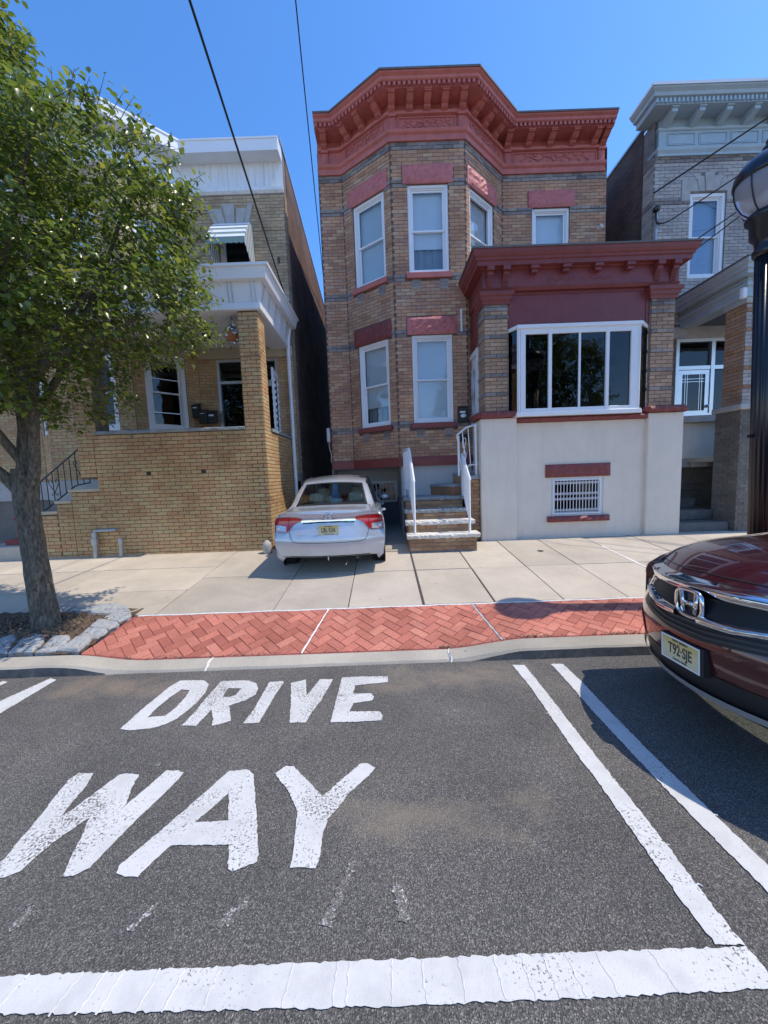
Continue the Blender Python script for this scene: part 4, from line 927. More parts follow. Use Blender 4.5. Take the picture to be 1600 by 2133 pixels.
# porch entablature
pp = [(1.93, 8.35), (1.93, 6.95), (5.36, 6.95), (5.36, 8.79)]
b = MB(); b.sweep(pp, [(-.15, 4.75), (.02, 4.75), (.035, 4.775), (.05, 4.80), (.03, 4.81), (.025, 5.10), (-.15, 5.10)]); b.build('porch_frieze', 'paint_maroon', H)
b = MB(); b.sweep(pp, [(-.15, 5.10), (.05, 5.10), (.06, 5.115), (.155, 5.12), (.16, 5.19), (.185, 5.20), (.19, 5.235), (.215, 5.25), (.235, 5.30), (.245, 5.355), (-.15, 5.37)]); b.build('porch_cornice', 'paint_maroon', H)
b = MB(); b.sweep(pp, [(-.15, 5.372), (.245, 5.357), (.258, 5.35), (.26, 5.38), (-.15, 5.395)]); b.build('porch_flashing', 'roof_flash', H)
b = MB(); b.prism([(1.95, 8.78), (1.95, 6.97), (5.34, 6.97), (5.34, 8.78)], 5.2, 5.36); b.build('porch_roof', 'roof_tar', H)
b = MB(); b.prism([(2.0, 8.78), (2.0, 7.12), (5.3, 7.12), (5.3, 8.78)], 4.70, 4.74); b.build('porch_ceiling', 'soffit_white', H)
f6 = Fr((1.93, 6.95), (5.36, 6.95))
for u in (.085, .365, 3.06, 3.345):
    b = MB(); b.fbox(f6, u-.065, u+.065, .0, .165, 5.045, 5.118); b.fbox(f6, u-.05, u+.05, .0, .12, 4.985, 5.045); o = b.build('bracket_block', 'paint_maroon', H); bev(o, .008, 2)
    scroll_bracket(f6, u, .10, 4.985, 4.795, .085, .03, 'paint_maroon', H)
for u in (.86, 1.42, 1.98, 2.54):
    b = MB(); b.fbox(f6, u-.075, u+.075, .0, .15, 5.06, 5.118); b.fbox(f6, u-.055, u+.055, .0, .115, 5.005, 5.06); o = b.build('bracket_block', 'paint_maroon', H); bev(o, .008, 2)
b = MB(); rnd = random.Random(2)
for i in range(46): b.sphere(f6.p(1.16+1.1*i/45, .026, 4.905+.02*math.sin(i*.9)), .018+rnd.uniform(-.006, .006), 6, 4, (1.2, .55, .8))
b.build('frieze_ornament', 'paint_maroon_stone', H)
# porch window: box of white vinyl with angled ends and a four-part slider
bx = [(2.36, 7.02), (2.50, 6.82), (4.65, 6.82), (4.95, 7.02)]
b = MB()
for i, q in enumerate(bx): b.tube([(q[0], q[1], 2.54), (q[0], q[1], 4.09)], .032, 4)
b.prism([(2.33, 7.05), (2.47, 6.78), (4.68, 6.78), (4.98, 7.05)], 4.05, 4.112); b.prism([(2.40, 7.05), (2.46, 6.78), (4.69, 6.78), (4.90, 7.05)], 2.525, 2.60)
for x, w_ in ((2.53, .09), (3.03, .06), (4.055, .06), (4.50, .15)): b.box(x, x+w_, 6.803, 6.868, 2.59, 4.06)
b.box(2.58, 4.55, 6.808, 6.862, 2.585, 2.665); b.box(2.58, 4.55, 6.808, 6.862, 3.955, 4.065); b.box(3.575, 3.61, 6.815, 6.858, 2.65, 3.97)
for x in (2.352, 4.945):
    for z in (2.72, 3.05, 3.4, 3.75): b.box(x-.012, x+.012, 6.985, 7.01, z, z+.06)
wn = b.build('window', 'vinyl_white', H); bev(wn, .004, 1); wn['label'] = 'wide white porch window with four panes and angled ends'
for x0, x1 in ((2.62, 3.03), (3.09, 3.58), (3.605, 4.055), (4.115, 4.50)):
    q = MB(); q.box(x0, x1, 6.838, 6.842, 2.66, 3.96); q.build('pane', 'glass_dark', wn)
for a, c_ in ((bx[0], bx[1]), (bx[2], bx[3])):
    fr = Fr(a, c_); q = MB(); q.fbox(fr, .03, fr.L-.03, -.01, -.006, 2.6, 4.06); q.build('pane', 'glass_dark', wn)
q = MB()
for i in range(7):
    x = 3.66+i*.055; q.box(x, x+.03, 7.15, 7.17, 2.6, 4.05)
q.build('curtain', 'curtain', wn)
ps = Fr((2.50, 6.965), (4.91, 6.965)); rough_stone('porch_sill', ps, 0, ps.L, 2.435, 2.52, -.02, .10, 'paint_maroon_stone', H, .012, nz=3)
# basement window with wrought grille
rough_stone('basement_lintel', pf, .56, 1.77, 1.405, 1.65, -.02, .045, 'paint_maroon_stone', H, .01, nz=5)
rough_stone('basement_sill', pf, .60, 1.76, .565, .675, -.02, .09, 'paint_maroon_stone', H, .016, nz=3)
b = MB(); b.ring(pf, .68, 1.66, .68, 1.40, .06, -.12, -.02); wn = b.build('window', 'vinyl_white', H); wn['label'] = 'small basement window with white scrolled grille'
b = MB(); b.fbox(pf, .74, 1.60, -.10, -.095, .74, 1.34); b.build('pane', 'glass_dark', wn)
b = MB(); b.ring(pf, .70, 1.60, .71, 1.36, .018, -.005, .015)
for i in range(15):
    u = .735+.0595*i; b.tube([pf.p(u, .005, .71), pf.p(u, .005, 1.36)], .0065, 5)
    for zc in (.78, .99, 1.09, 1.29):
        if i < 14: b.tube([pf.p(u+.03+.024*math.cos(a*.45)*(1-a/22), .008, zc+.024*math.sin(a*.45)*(1-a/22)) for a in range(16)], .0055, 4)
b.build('window_grille', 'rail_white', wn)
# ---- steps
st = MB()
TR = [(6.30, .258, .52), (6.58, .52, .72), (6.86, .72, .905), (7.14, .905, 1.12)]
for i, (y, z0, z1) in enumerate(TR):
    x0, x1 = .43, 1.585-(.02*i)
    core = MB(); core.box(x0, x1, y, 7.92, z0-.15 if i == 0 else z0, z1-.075-(.002*i)); core.build('step_core', 'mortar_grey', H)
    fr = Fr((x0, y), (x1, y)); bricks(lst, fr, 0, fr.L, z0-.02, z0-.02+.0677*2+.01+(.0677 if i == 0 else 0), 'brick_orange_step', vis=4, proud=.01, course=(z1-.075-z0+.02)/2 if i else (z1-.075-z0+.02)/3, blen=.2)
    fr2 = Fr((x0, 7.9), (x0, y)); bricks(lst, fr2, 0, fr2.L, z0-.02, z1-.075, 'brick_orange_step', vis=.5, proud=.008, course=(z1-.075-z0+.02)/2)
    y1 = TR[i+1][0]+.02 if i < 3 else 7.925
    rnd = random.Random(i+5); b = MB(); n = 30; P = []
    for (yy, z, e) in ((y1, z1, 0), (y-.03, z1, .0), (y-.045, z1-.012, 1), (y-.045, z1-.04, 1), (y-.03, z1-.07, 1), (y1, z1-.074, 0)):
        P.append([(.385-.0*i+(1.64-.02*i-.385)*k/n, yy+(rnd.uniform(-.010, .012) if e else 0), z+rnd.uniform(-.003, .003)*(1 if e == 0 else 2)) for k in range(n+1)])
    b.grid(P); b.add([r[0] for r in P], [tuple(range(6))]); b.add([r[-1] for r in P], [tuple(reversed(range(6)))])
    b.build('stair_tread', 'tread_worn' if i < 2 else 'bluestone', H)
# winder steps up to the door, brick cheek wall
for i, (poly, z0, z1) in enumerate((([(1.27, 7.93), (1.02, 7.93), (1.34, 7.32), (1.9, 7.32), (1.9, 7.93)], 1.12, 1.345), ([(1.50, 7.93), (1.55, 7.36), (1.93, 7.36), (1.93, 7.93)], 1.345, 1.56))):
    poly = [(x, y) for x, y in poly]
    b = MB(); b.prism(poly, z0, z1-.06); b.build('step_core', 'brick_orange_step', H); b = MB(); cx_ = sum(p[0] for p in poly)/len(poly); cy_ = sum(p[1] for p in poly)/len(poly)
    b.prism([(cx_+(x-cx_)*1.06, cy_+(y-cy_)*1.04) for x, y in poly], z1-.06, z1); o = b.build('stair_tread', 'bluestone', H); bev(o, .012)
b = MB(); b.box(1.60, 1.825, 6.98, 7.36, .2, 1.43); b.build('cheek_core', 'mortar_dark', H)
fr = Fr((1.60, 6.98), (1.825, 6.98)); bricks(lst, fr, 0, fr.L, .27, 1.425, 'brick_orange_step', vis=3, proud=.009)
b = MB(); b.box(1.575, 1.826, 6.95, 7.36, 1.43, 1.50); o = b.build('cheek_cap', 'bluestone', H); bev(o, .012)
# ---- white railings
def railing(name, path_top, path_bot, posts, nb, r=.016, tw=.03, lab=None, lattice=False):
    b = MB()
    b.tube(path_top, tw, 4); b.tube(path_bot, r*.8, 4)
    o = b.build(name, 'rail_white', H); o['label'] = lab
    for p in posts:
        q = MB(); q.tube([p[0], p[1]], .02, 4); q.build('post', 'rail_white', o)
    def at(path, t):
        L = [0]
        for a, c_ in zip(path[:-1], path[1:]): L.append(L[-1]+(Vector(c_)-Vector(a)).length)
        s = t*L[-1]
        for i in range(len(path)-1):
            if s <= L[i+1]+1e-6: return Vector(path[i]).lerp(Vector(path[i+1]), (s-L[i])/(L[i+1]-L[i]))
        return Vector(path[-1])
    for i in range(nb):
        t = (i+.5)/nb; a, c_ = at(path_bot, t), at(path_top, t); q = MB(); q.tube([a, c_], .009, 5)
        if i % 3 == 1:
            m = a.lerp(c_, .5); h = (c_-a).length*.3; dirv = (at(path_top, min(1, t+.02))-at(path_top, max(0, t-.02))).normalized()
            for s in (-1, 1): q.tube([m+Vector((0, 0, h*math.cos(k*.4)))+dirv*(s*.045*math.sin(k*.8)) for k in range(9)], .006, 4)
        q.build('baluster', 'rail_white', o)
    return o
railing('railing', [(.53, 6.42, 1.43), (.515, 7.15, 2.05), (.46, 7.84, 2.06)], [(.53, 6.42, .70), (.515, 7.15, 1.24), (.46, 7.84, 1.26)], [((.53, 6.40, .5), (.53, 6.40, 1.44)), ((.515, 7.15, 1.1), (.515, 7.15, 2.05)), ((.46, 7.84, 1.1), (.46, 7.84, 2.06))], 15, lab='white iron stair railing on the left of the steps')
railing('railing', [(1.50, 6.42, 1.43), (1.535, 7.15, 1.90)], [(1.50, 6.42, .70), (1.535, 7.15, 1.22)], [((1.49, 6.40, .5), (1.49, 6.40, 1.44)), ((1.535, 7.15, 1.1), (1.535, 7.15, 1.92))], 9, lab='white iron stair railing on the right of the steps')
railing('railing', [(1.44, 7.10, 2.20), (1.43, 7.08, 2.27), (1.60, 7.06, 2.40), (1.82, 7.05, 2.46)], [(1.46, 7.10, 1.62), (1.56, 7.07, 1.62), (1.66, 7.06, 1.70), (1.82, 7.05, 1.71)], [((1.46, 7.10, 1.5), (1.46, 7.10, 2.26)), ((1.78, 7.05, 1.5), (1.78, 7.05, 2.45))], 4, tw=.016, lab='short curved white rail beside the porch door')
# porch interior wall shows the house brick through the glass: window behind
lay_bricks(lst, H)
def mailbox(x, y, z, w_, h, lab, group=None, plate=True, white=None):
    t = thing('mailbox', lab, 'mailbox', group, (x, y, z))
    b = MB(); b.box(-w_/2, w_/2, -.11, 0, 0, h*.82); b.add([(-w_/2, -.11, h*.82), (w_/2, -.11, h*.82), (w_/2, 0, h*.82), (-w_/2, 0, h*.82), (-w_/2, 0, h), (w_/2, 0, h)], [(0, 1, 5, 4), (0, 4, 3), (1, 2, 5), (2, 3, 4, 5)]); o = b.build('box', 'plastic_black', t); bev(o, .008)
    b = MB(); b.box(-w_/2-.008, w_/2+.008, -.118, -.108, h*.70, h*.84); b.build('lid', 'plastic_black', t)
    if plate:
        b = MB(); b.lathe([(.001, 0), (.05, 0), (.05, .006), (.036, .009)], 20, ax=lambda X, Y, Z: (X*1.15, -.111-Z, h*.38+Y*.8)); b.build('emblem', 'aluminium', t)
    if white:
        b = MB(); b.box(-w_*.38, w_*.2, -.1125, -.1115, h*white, h*white+.035); b.build('sticker', 'paint_white', t)
    return t
mailbox(1.71, 7.88, 2.60, .20, .34, 'black mailbox with oval badge on the bay beside the porch door', white=.55)
b = MB(); b.box(1.64, 1.80, 7.80, 7.885, 2.20, 2.36); o = b.build('junction_box', 'metal_black', H)
# ================================================================== LEFT HOUSE
random.seed(33)
LH = thing('brick_house', 'ochre brick house with white aluminium cornice and open front porch, left of the silver car', 'house')
def lslope(y): return 8.80-.155*(y-8.5)
B0, B1, B2, B3, B4, B5 = (-9.6, 8.8), (-7.9, 8.8), (-6.95, 7.9), (-5.1, 7.9), (-4.15, 8.8), (-1.95, 8.8)
G0, G1, G2, G3, G4 = [Fr(a, b_) for a, b_ in zip((B0, B1, B2, B3, B4), (B1, B2, B3, B4, B5))]
ZL = 7.83
hol = {G0: [(.5, 1.3, 5.2, 7.1)], G1: [(.25, 1.05, 5.2, 7.1), (.25, 1.05, 2.72, 4.36)], G2: [(.45, 1.40, 5.2, 7.1), (.55, 1.49, 2.70, 4.30)], G3: [(.25, 1.05, 5.2, 7.1), (.22, 1.02, 2.72, 4.36)], G4: [(.70, 1.43, 5.25, 7.20), (.42, 1.82, 1.70, 4.34)]}
lst = []; b = MB()
def sp_left(zc):
    if 7.04 < zc < 7.17: return ('brick_buff', .018)
    return False
for fr, hs in hol.items():
    wall_face(b, fr, 0, fr.L, 1.5, ZL, hs, .14)
    ext = list(hs)
    bricks(lst, fr, .004, fr.L-.004, 4.90, ZL, 'brick_buff', ext, special=sp_left, vis=.2 if fr in (G0, G1) else 1, off=.05)
    bricks(lst, fr, .004, fr.L-.004, 1.70, 1.70+42*.0677, 'brick_ochre', ext, vis=.2 if fr in (G0, G1) else .7, off=.05)
b.quad((-1.95, 8.8, 0), (-1.95, 20, 0), (-1.95, 20, lslope(20)), (-1.95, 8.8, lslope(8.8))); b.quad((-9.6, 8.8, 0), (-9.6, 20, 0), (-9.6, 20, lslope(20)), (-9.6, 8.8, 8.7)); b.quad((-9.6, 20, 0), (-1.95, 20, 0), (-1.95, 20, lslope(20)), (-9.6, 20, lslope(20)))
b.build('wall', 'mortar_grey', LH, fix=False)
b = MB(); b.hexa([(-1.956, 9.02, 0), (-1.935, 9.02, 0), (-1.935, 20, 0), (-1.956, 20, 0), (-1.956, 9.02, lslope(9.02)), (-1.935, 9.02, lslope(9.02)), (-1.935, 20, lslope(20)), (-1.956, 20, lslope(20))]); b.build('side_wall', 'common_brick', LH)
b = MB(); b.box(-1.955, -1.94, 8.8, 9.02, 1.5, 7.85)
sfr = Fr((-1.945, 8.8), (-1.945, 9.02)); b.build('corner_return', 'mortar_grey', LH); bricks(lst, sfr, 0, .22, 1.70, ZL, 'brick_buff', vis=.3)
b = MB(); b.prism([(-9.6, 20), (-9.6, 8.85), (-7.88, 8.85), (-6.93, 7.95), (-5.12, 7.95), (-4.17, 8.85), (-1.96, 8.85), (-1.96, 20)], lambda x, y: lslope(y)-.12, lambda x, y: lslope(y)-.03); b.build('roof', 'roof_tar', LH)
b = MB(); b.hexa([(-2.1, 8.6, lslope(8.6)-.02), (-1.92, 8.6, lslope(8.6)-.02), (-1.92, 20, lslope(20)-.02), (-2.1, 20, lslope(20)-.02), (-2.1, 8.6, lslope(8.6)+.03), (-1.92, 8.6, lslope(8.6)+.03), (-1.92, 20, lslope(20)+.03), (-2.1, 20, lslope(20)+.03)]); b.build('coping', 'aluminium', LH)
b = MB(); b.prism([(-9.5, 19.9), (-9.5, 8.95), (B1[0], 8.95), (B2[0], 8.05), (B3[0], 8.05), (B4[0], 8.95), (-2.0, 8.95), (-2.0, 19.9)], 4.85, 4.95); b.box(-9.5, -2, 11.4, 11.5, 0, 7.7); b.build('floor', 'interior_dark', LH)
plan = [B0, B1, B2, B3, B4, B5]
# white metal cornice: boxed fascia, soffit, vertical-seam panel, lower moulding
b = MB(); b.sweep(plan, [(-.02, 7.83), (.03, 7.83), (.075, 7.87), (.08, 7.93), (.04, 7.945), (-.02, 7.95)]); b.build('cornice_moulding', 'siding_white', LH)
b = MB(); b.sweep(plan, [(-.02, 7.95), (.03, 7.95), (.03, 8.455), (-.02, 8.455)]); b.build('cornice_panel', 'siding_white', LH)
b = MB(); b.sweep(plan, [(-.02, 8.456), (.345, 8.44), (.345, 8.66), (.36, 8.665), (.36, 8.70), (-.02, 8.75)]); b.build('cornice_fascia', 'vinyl_white', LH)
b = MB()
for fr in (G0, G1, G2, G3, G4):
    n = int(fr.L/.2)
    for i in range(1, n): b.fbox(fr, fr.L*i/n-.004, fr.L*i/n+.004, .028, .04, 7.955, 8.45)
o = b.build('panel_seams', 'siding_white', LH); o['kind'] = 'stuff'
b = MB(); b.fbox(G4, 1.93, 1.97, .03, .05, 7.96, 8.2); b.build('patch_strip', 'paint_white', LH)
# windows
window(LH, G3, *hol[G3][0], blind='blind_white'); window(LH, G2, *hol[G2][0], blind='blind_white'); window(LH, G1, *hol[G1][0], blind='blind_white'); window(LH, G0, *hol[G0][0], blind='blind_white')
window(LH, G4, *hol[G4][0], blind='blind_grey', blind_up=.4, glass='glass_dark')
w3 = window(LH, G3, *hol[G3][1], casing=.09, blind='curtain', blind_up=.32, glass='glass_dark')
q = MB(); a0 = hol[G3][1]; [q.fbox(G3, a0[0]+.12, a0[1]-.12, -.075, -.055, z, z+.016) for z in (3.10, 3.82)]; q.build('storm_rail', 'aluminium', w3)
window(LH, G2, *hol[G2][1], casing=.09, glass='glass_dark', blind='curtain', blind_up=.4)
window(LH, G1, *hol[G1][1], casing=.09, glass='glass_dark')
# splayed stone lintel over the awning
def ks(u0, u1, v0, v1, d, z0=7.24, z1=7.64):
    q = MB(); P = G4.p; q.hexa([P(v0, d, z0), P(v1, d, z0), P(v1, -.01, z0), P(v0, -.01, z0), P(u0, d, z1), P(u1, d, z1), P(u1, -.01, z1), P(u0, -.01, z1)]); o = q.build('lintel_stone', 'stone_grey', LH); bev(o, .006, 1)
ks(.44, .55, .62, .71, .035); ks(.565, .80, .725, .88, .02, 7.24, 7.55); ks(.835, 1.16-.06, .90, 1.08, .035); ks(.81, .835, .885, .90, .026, 7.24, 7.62); ks(1.13, 1.37, 1.10, 1.27, .02, 7.24, 7.55); ks(1.39, 1.51, 1.29, 1.40, .035)
# striped tin awning
aw = MB(); P = G4.p; a0, a1, zt = .66, 1.46, 7.23
prof = [(.02, 7.225), (.16, 7.13), (.30, 7.0), (.42, 6.86), (.53, 6.70), (.60, 6.60)]
sl = []
L_ = [0]
for a, c in zip(prof[:-1], prof[1:]): L_.append(L_[-1]+math.hypot(c[0]-a[0], c[1]-a[1]))
def pa(s):
    for i in range(len(prof)-1):
        if s <= L_[i+1]+1e-6:
            t = (s-L_[i])/(L_[i+1]-L_[i]); return prof[i][0]+(prof[i+1][0]-prof[i][0])*t, prof[i][1]+(prof[i+1][1]-prof[i][1])*t
    return prof[-1]
aroot = MB(); aroot.fbox(G4, a0, a1, 0, .03, 7.20, 7.235); awn = aroot.build('awning', 'green_tin', LH); awn['label'] = 'green and white striped tin awning over the upper window'
ns = 9
for i in range(ns):
    d0_, z0_ = pa(L_[-1]*i/ns); d1_, z1_ = pa(L_[-1]*(i+1)/ns); q = MB(); lift = .012 if i % 2 == 0 else 0
    q.hexa([P(a0, d0_, z0_+lift), P(a1, d0_, z0_+lift), P(a1, d1_, z1_+lift), P(a0, d1_, z1_+lift), P(a0, d0_, z0_+lift+.008), P(a1, d0_, z0_+lift+.008), P(a1, d1_, z1_+lift+.008), P(a0, d1_, z1_+lift+.008)]); q.build('awning_slat', 'paint_white' if i % 2 == 0 else 'green_tin', awn)
q = MB(); n = 36; q.grid([[P(a0+(a1-a0)*i/n, .603, 6.605) for i in range(n+1)], [P(a0+(a1-a0)*i/n, .606, 6.50-.022*abs(math.sin(i/n*math.pi*7))) for i in range(n+1)]]); q.build('valance', 'green_tin', awn)
for ux in (a0, a1):
    for i in range(11):
        t = i/11; t2 = (i+.72)/11
        def sidept(t_): return (.02+.575*t_)
        da, db = sidept(t), sidept(t2)
        def ztop(d): 
            for (x, z), (x2, z2) in zip(prof[:-1], prof[1:]):
                if x <= d <= x2: return z+(z2-z)*(d-x)/(x2-x)
            return prof[-1][1]
        zb = lambda d: 6.50-.25*(1-d/.6)*1.0+.0
        q = MB(); q.hexa([P(ux-.006, da, zb(da)-.18*(1-da/.6)), P(ux+.006, da, zb(da)-.18*(1-da/.6)), P(ux+.006, db, zb(db)-.18*(1-db/.6)), P(ux-.006, db, zb(db)-.18*(1-db/.6)), P(ux-.006, da, ztop(da)), P(ux+.006, da, ztop(da)), P(ux+.006, db, ztop(db)), P(ux-.006, db, ztop(db))]); q.build('awning_slat', 'paint_white' if i % 2 == 0 else 'green_tin', awn)
b = MB(); b.fbox(G4, 1.98, 2.03, 0, .03, 6.38, 6.50); b.build('bell_box', 'bronze_dark', LH)
# ---- porch of the left house
PL, PR, PYL = -5.50, -2.10, 6.80
pfr = Fr((-6.6, PYL), (PR, PYL)); U = lambda x: x+6.6
b = MB(); b.box(-5.18, PR, PYL, PYL+.30, .1, 2.47); b.box(-2.40, PR, PYL, 8.79, .1, 2.47); b.box(-2.44, PR, PYL, PYL+.34, 2.47, 4.55); b.box(-5.50, -5.14, PYL, PYL+.34, 1.7, 4.55)
STP = [(-5.72, -5.18, 1.50), (-6.0, -5.72, 1.30), (-6.30, -6.0, 1.11), (-6.55, -6.30, .92)]
for x0, x1, z in STP: b.box(x0, x1, PYL, PYL+.28, .1, z-.04)
b.build('porch_wall', 'mortar_brown', LH)
vents = [(U(-4.30), U(-4.22), 1.71, 1.80), (U(-3.30), U(-3.22), 1.71, 1.80)]
BZ = .23
bricks(lst, pfr, U(-5.20), pfr.L+.006, BZ, BZ+33*.0677, 'brick_ochre', vents, proud=.012, vis=5, off=.07, joint=.0105)
bricks(lst, pfr, U(-2.44), pfr.L+.006, BZ+33*.0677, BZ+63*.0677, 'brick_ochre', proud=.012, vis=5, off=.07, joint=.0105)
bricks(lst, pfr, U(-5.50), U(-5.20), BZ+22*.0677, BZ+33*.0677, 'brick_ochre', proud=.012, vis=1, off=.07, joint=.0105)
bricks(lst, pfr, U(-5.50), U(-5.14), BZ+33*.0677, BZ+63*.0677, 'brick_ochre', proud=.012, vis=1, off=.07, joint=.0105)
for x0, x1, z in STP: bricks(lst, pfr, U(x0), U(x1)+(.02 if x1 > -5.3 else 0), BZ, BZ+math.floor((z-.05-BZ)/.0677)*.0677, 'brick_ochre', proud=.012, vis=1.5, off=.07, joint=.0105)
rfr = Fr((PR, PYL), (PR, 8.79)); bricks(lst, rfr, 0, rfr.L, BZ, BZ+33*.0677, 'brick_ochre', proud=.012, vis=1.2, off=.1, joint=.0105); bricks(lst, rfr, 0, .34, BZ+33*.0677, BZ+63*.0677, 'brick_ochre', proud=.012, vis=1.2, off=.1, joint=.0105)
cin = Fr((-2.44, PYL+.34), (-2.44, PYL)); bricks(lst, cin, 0, .34, BZ+33*.0677, BZ+63*.0677, 'brick_ochre', proud=.012, vis=.5, off=.1, joint=.0105)
for a, c_, e in ((U(-4.30), U(-4.22), 0), (U(-3.30), U(-3.22), 0)):
    q = MB(); q.fbox(pfr, a+.005, c_-.005, -.02, .004, 1.715, 1.795); q.build('weep_hole', 'interior_dark', LH)
rnd = random.Random(4)
for x0, x1, y1 in ((-5.16, -4.1, 7.12), (-4.09, -2.45, 7.12)):
    q = MB(); n = 24; rows = []
    for yy, z, e in ((y1, 2.535, 0), (6.775, 2.535, 0), (6.765, 2.52, 1), (6.765, 2.49, 1), (6.79, 2.475, 0), (y1, 2.475, 0)): rows.append([(x0+(x1-x0)*i/n, yy+(rnd.uniform(-.008, .008) if e else 0), z+(rnd.uniform(-.004, .004) if e else 0)) for i in range(n+1)])
    q.grid(rows); q.add([r[0] for r in rows], [tuple(range(6))]); q.add([r[-1] for r in rows], [tuple(reversed(range(6)))]); q.build('coping_stone', 'bluestone', LH)
q = MB(); q.box(-2.44, -2.06, 7.16, 8.79, 2.475, 2.53); q.build('coping_stone', 'bluestone', LH)
for x0, x1, z in STP:
    q = MB(); q.box(x0-.03, x1+.0, PYL-.035, PYL+.30, z-.04, z+.015); o = q.build('step_coping', 'stone_cream', LH); bev(o, .01)
    q = MB(); q.box(x0-.02, x1, PYL+.31, 8.2, .1, z-.06); q.build('stoop_step', 'concrete_grey', LH)
q = MB(); q.box(-5.18, -2.42, 7.12, 8.79, 1.55, 1.66); q.build('porch_floor', 'concrete_grey', LH)
# porch roof: white beam, panelled frieze, deep fascia
pp = [(-5.62, 8.79), (-5.62, 6.78), (-2.06, 6.78), (-2.06, 8.79)]
b = MB(); b.sweep(pp, [(-.40, 4.52), (.02, 4.52), (.04, 4.53), (.04, 4.63), (-.40, 4.63)]); b.build('porch_beam', 'vinyl_white', LH)
b = MB(); b.sweep(pp, [(-.30, 4.63), (.03, 4.63), (.10, 4.955), (-.30, 4.955)]); b.build('porch_frieze', 'vinyl_white', LH)
b = MB(); b.sweep(pp, [(-.30, 4.956), (.20, 4.95), (.245, 5.11), (.275, 5.12), (.28, 5.16), (-.30, 5.20)]); b.build('porch_fascia', 'vinyl_white', LH)
b = MB()
for i in range(1, len(pp)):
    fr = Fr(pp[i-1], pp[i]); n = max(2, int(fr.L/.40))
    for k in range(n+1):
        u = min(max(fr.L*k/n, .05), fr.L-.05)
        for du in (-.035, .035):
            b.hexa([fr.p(u+du-.006, .045, 4.64), fr.p(u+du+.006, .045, 4.64), fr.p(u+du+.006, .02, 4.64), fr.p(u+du-.006, .02, 4.64), fr.p(u+du-.006, .112, 4.95), fr.p(u+du+.006, .112, 4.95), fr.p(u+du+.006, .08, 4.95), fr.p(u+du-.006, .08, 4.95)])
b.build('frieze_seam', 'aluminium', LH)
b = MB(); b.prism([(-5.6, 8.78), (-5.6, 6.8), (-2.08, 6.8), (-2.08, 8.78)], 5.06, 5.19); b.build('porch_roof', 'roof_tar', LH)
# tongue boards of the porch ceiling
for i in range(24):
    x0 = -5.2+i*.13; q = MB(); q.box(x0+.002, x0+.126, 7.15, 8.78, 4.585, 4.60); q.build('ceiling_board', 'soffit_white', LH)
q = MB(); q.box(-5.3, -2.1, 7.1, 8.79, 4.602, 4.63); q.build('ceiling_back', 'joint_fill', LH)
# sandstone band above the door and bay
q = MB(); q.fbox(G4, .02, G4.L-.02, -.01, .035, 4.36, 4.58); q.build('lintel_band', 'stone_cream', LH)
for i in range(4):
    q = MB(); a0, a1 = .10+.26*i, .10+.26*(i+1)-.008; q.hexa([G3.p(a0+.02*(1.5-i), .03, 4.37), G3.p(a1+.02*(.5-i), .03, 4.37), G3.p(a1+.02*(.5-i), -.01, 4.37), G3.p(a0+.02*(1.5-i), -.01, 4.37), G3.p(a0-.03*(1.5-i), .03, 4.58), G3.p(a1-.03*(.5-i), .03, 4.58), G3.p(a1-.03*(.5-i), -.01, 4.58), G3.p(a0-.03*(1.5-i), -.01, 4.58)]); q.build('lintel_stone', 'stone_cream', LH)
# front door with transom, side light, screen door standing open
dh = hol[G4][1]; b = MB(); b.ring(G4, dh[0], dh[1], dh[2], dh[3], .06, -.10, .0); b.fbox(G4, dh[0]+.06, dh[1]-.06, -.09, -.01, 3.80, 3.86); b.fbox(G4, 1.02, 1.08, -.09, -.01, dh[2], 3.80)
dr = b.build('door', 'aluminium', LH); dr['label'] = 'porch door with glass transom and side light'
b = MB(); b.fbox(G4, dh[0]+.06, dh[1]-.06, -.06, -.055, 3.87, 4.27); b.fbox(G4, dh[0]+.06, 1.02, -.06, -.055, 1.75, 3.80); b.build('pane', 'glass_dark', dr)
b = MB(); b.ring(G4, 1.08, dh[1]-.06, 1.75, 3.80, .07, -.07, -.03); b.build('door_leaf', 'paint_white', dr)
sc = Fr((-2.36, 8.76), (-2.26, 8.05)); b = MB(); b.ring(sc, 0, sc.L, 2.50, 3.92, .12, -.03, .01)
for i in range(9): b.sphere(sc.p(.12, -.01, 2.66+.13*i), .05, 8, 4, (1, 1, 1)); b.sphere(sc.p(sc.L-.12, -.01, 2.66+.13*i), .05, 8, 4)
o = b.build('screen_door', 'paint_white', dr); o['label'] = 'white scalloped screen door standing open behind the brick column'
b = MB(); b.fbox(sc, .1, sc.L-.1, -.016, -.012, 2.6, 3.84); b.build('screen_mesh', 'interior_dark', dr)
# downspout
b = MB(); b.tube([(-1.98, 8.72, 4.95), (-2.02, 8.70, 4.70), (-2.035, 8.70, 4.5), (-2.035, 8.70, 3.0), (-2.035, 8.70, .5)], .042, 8); [b.tube([(-2.035, 8.70, z-.012), (-2.035, 8.70, z+.012)], .05, 8) for z in (4.3, 3.1, 2.0, 1.2)]; b.build('downspout', 'vinyl_white', LH)
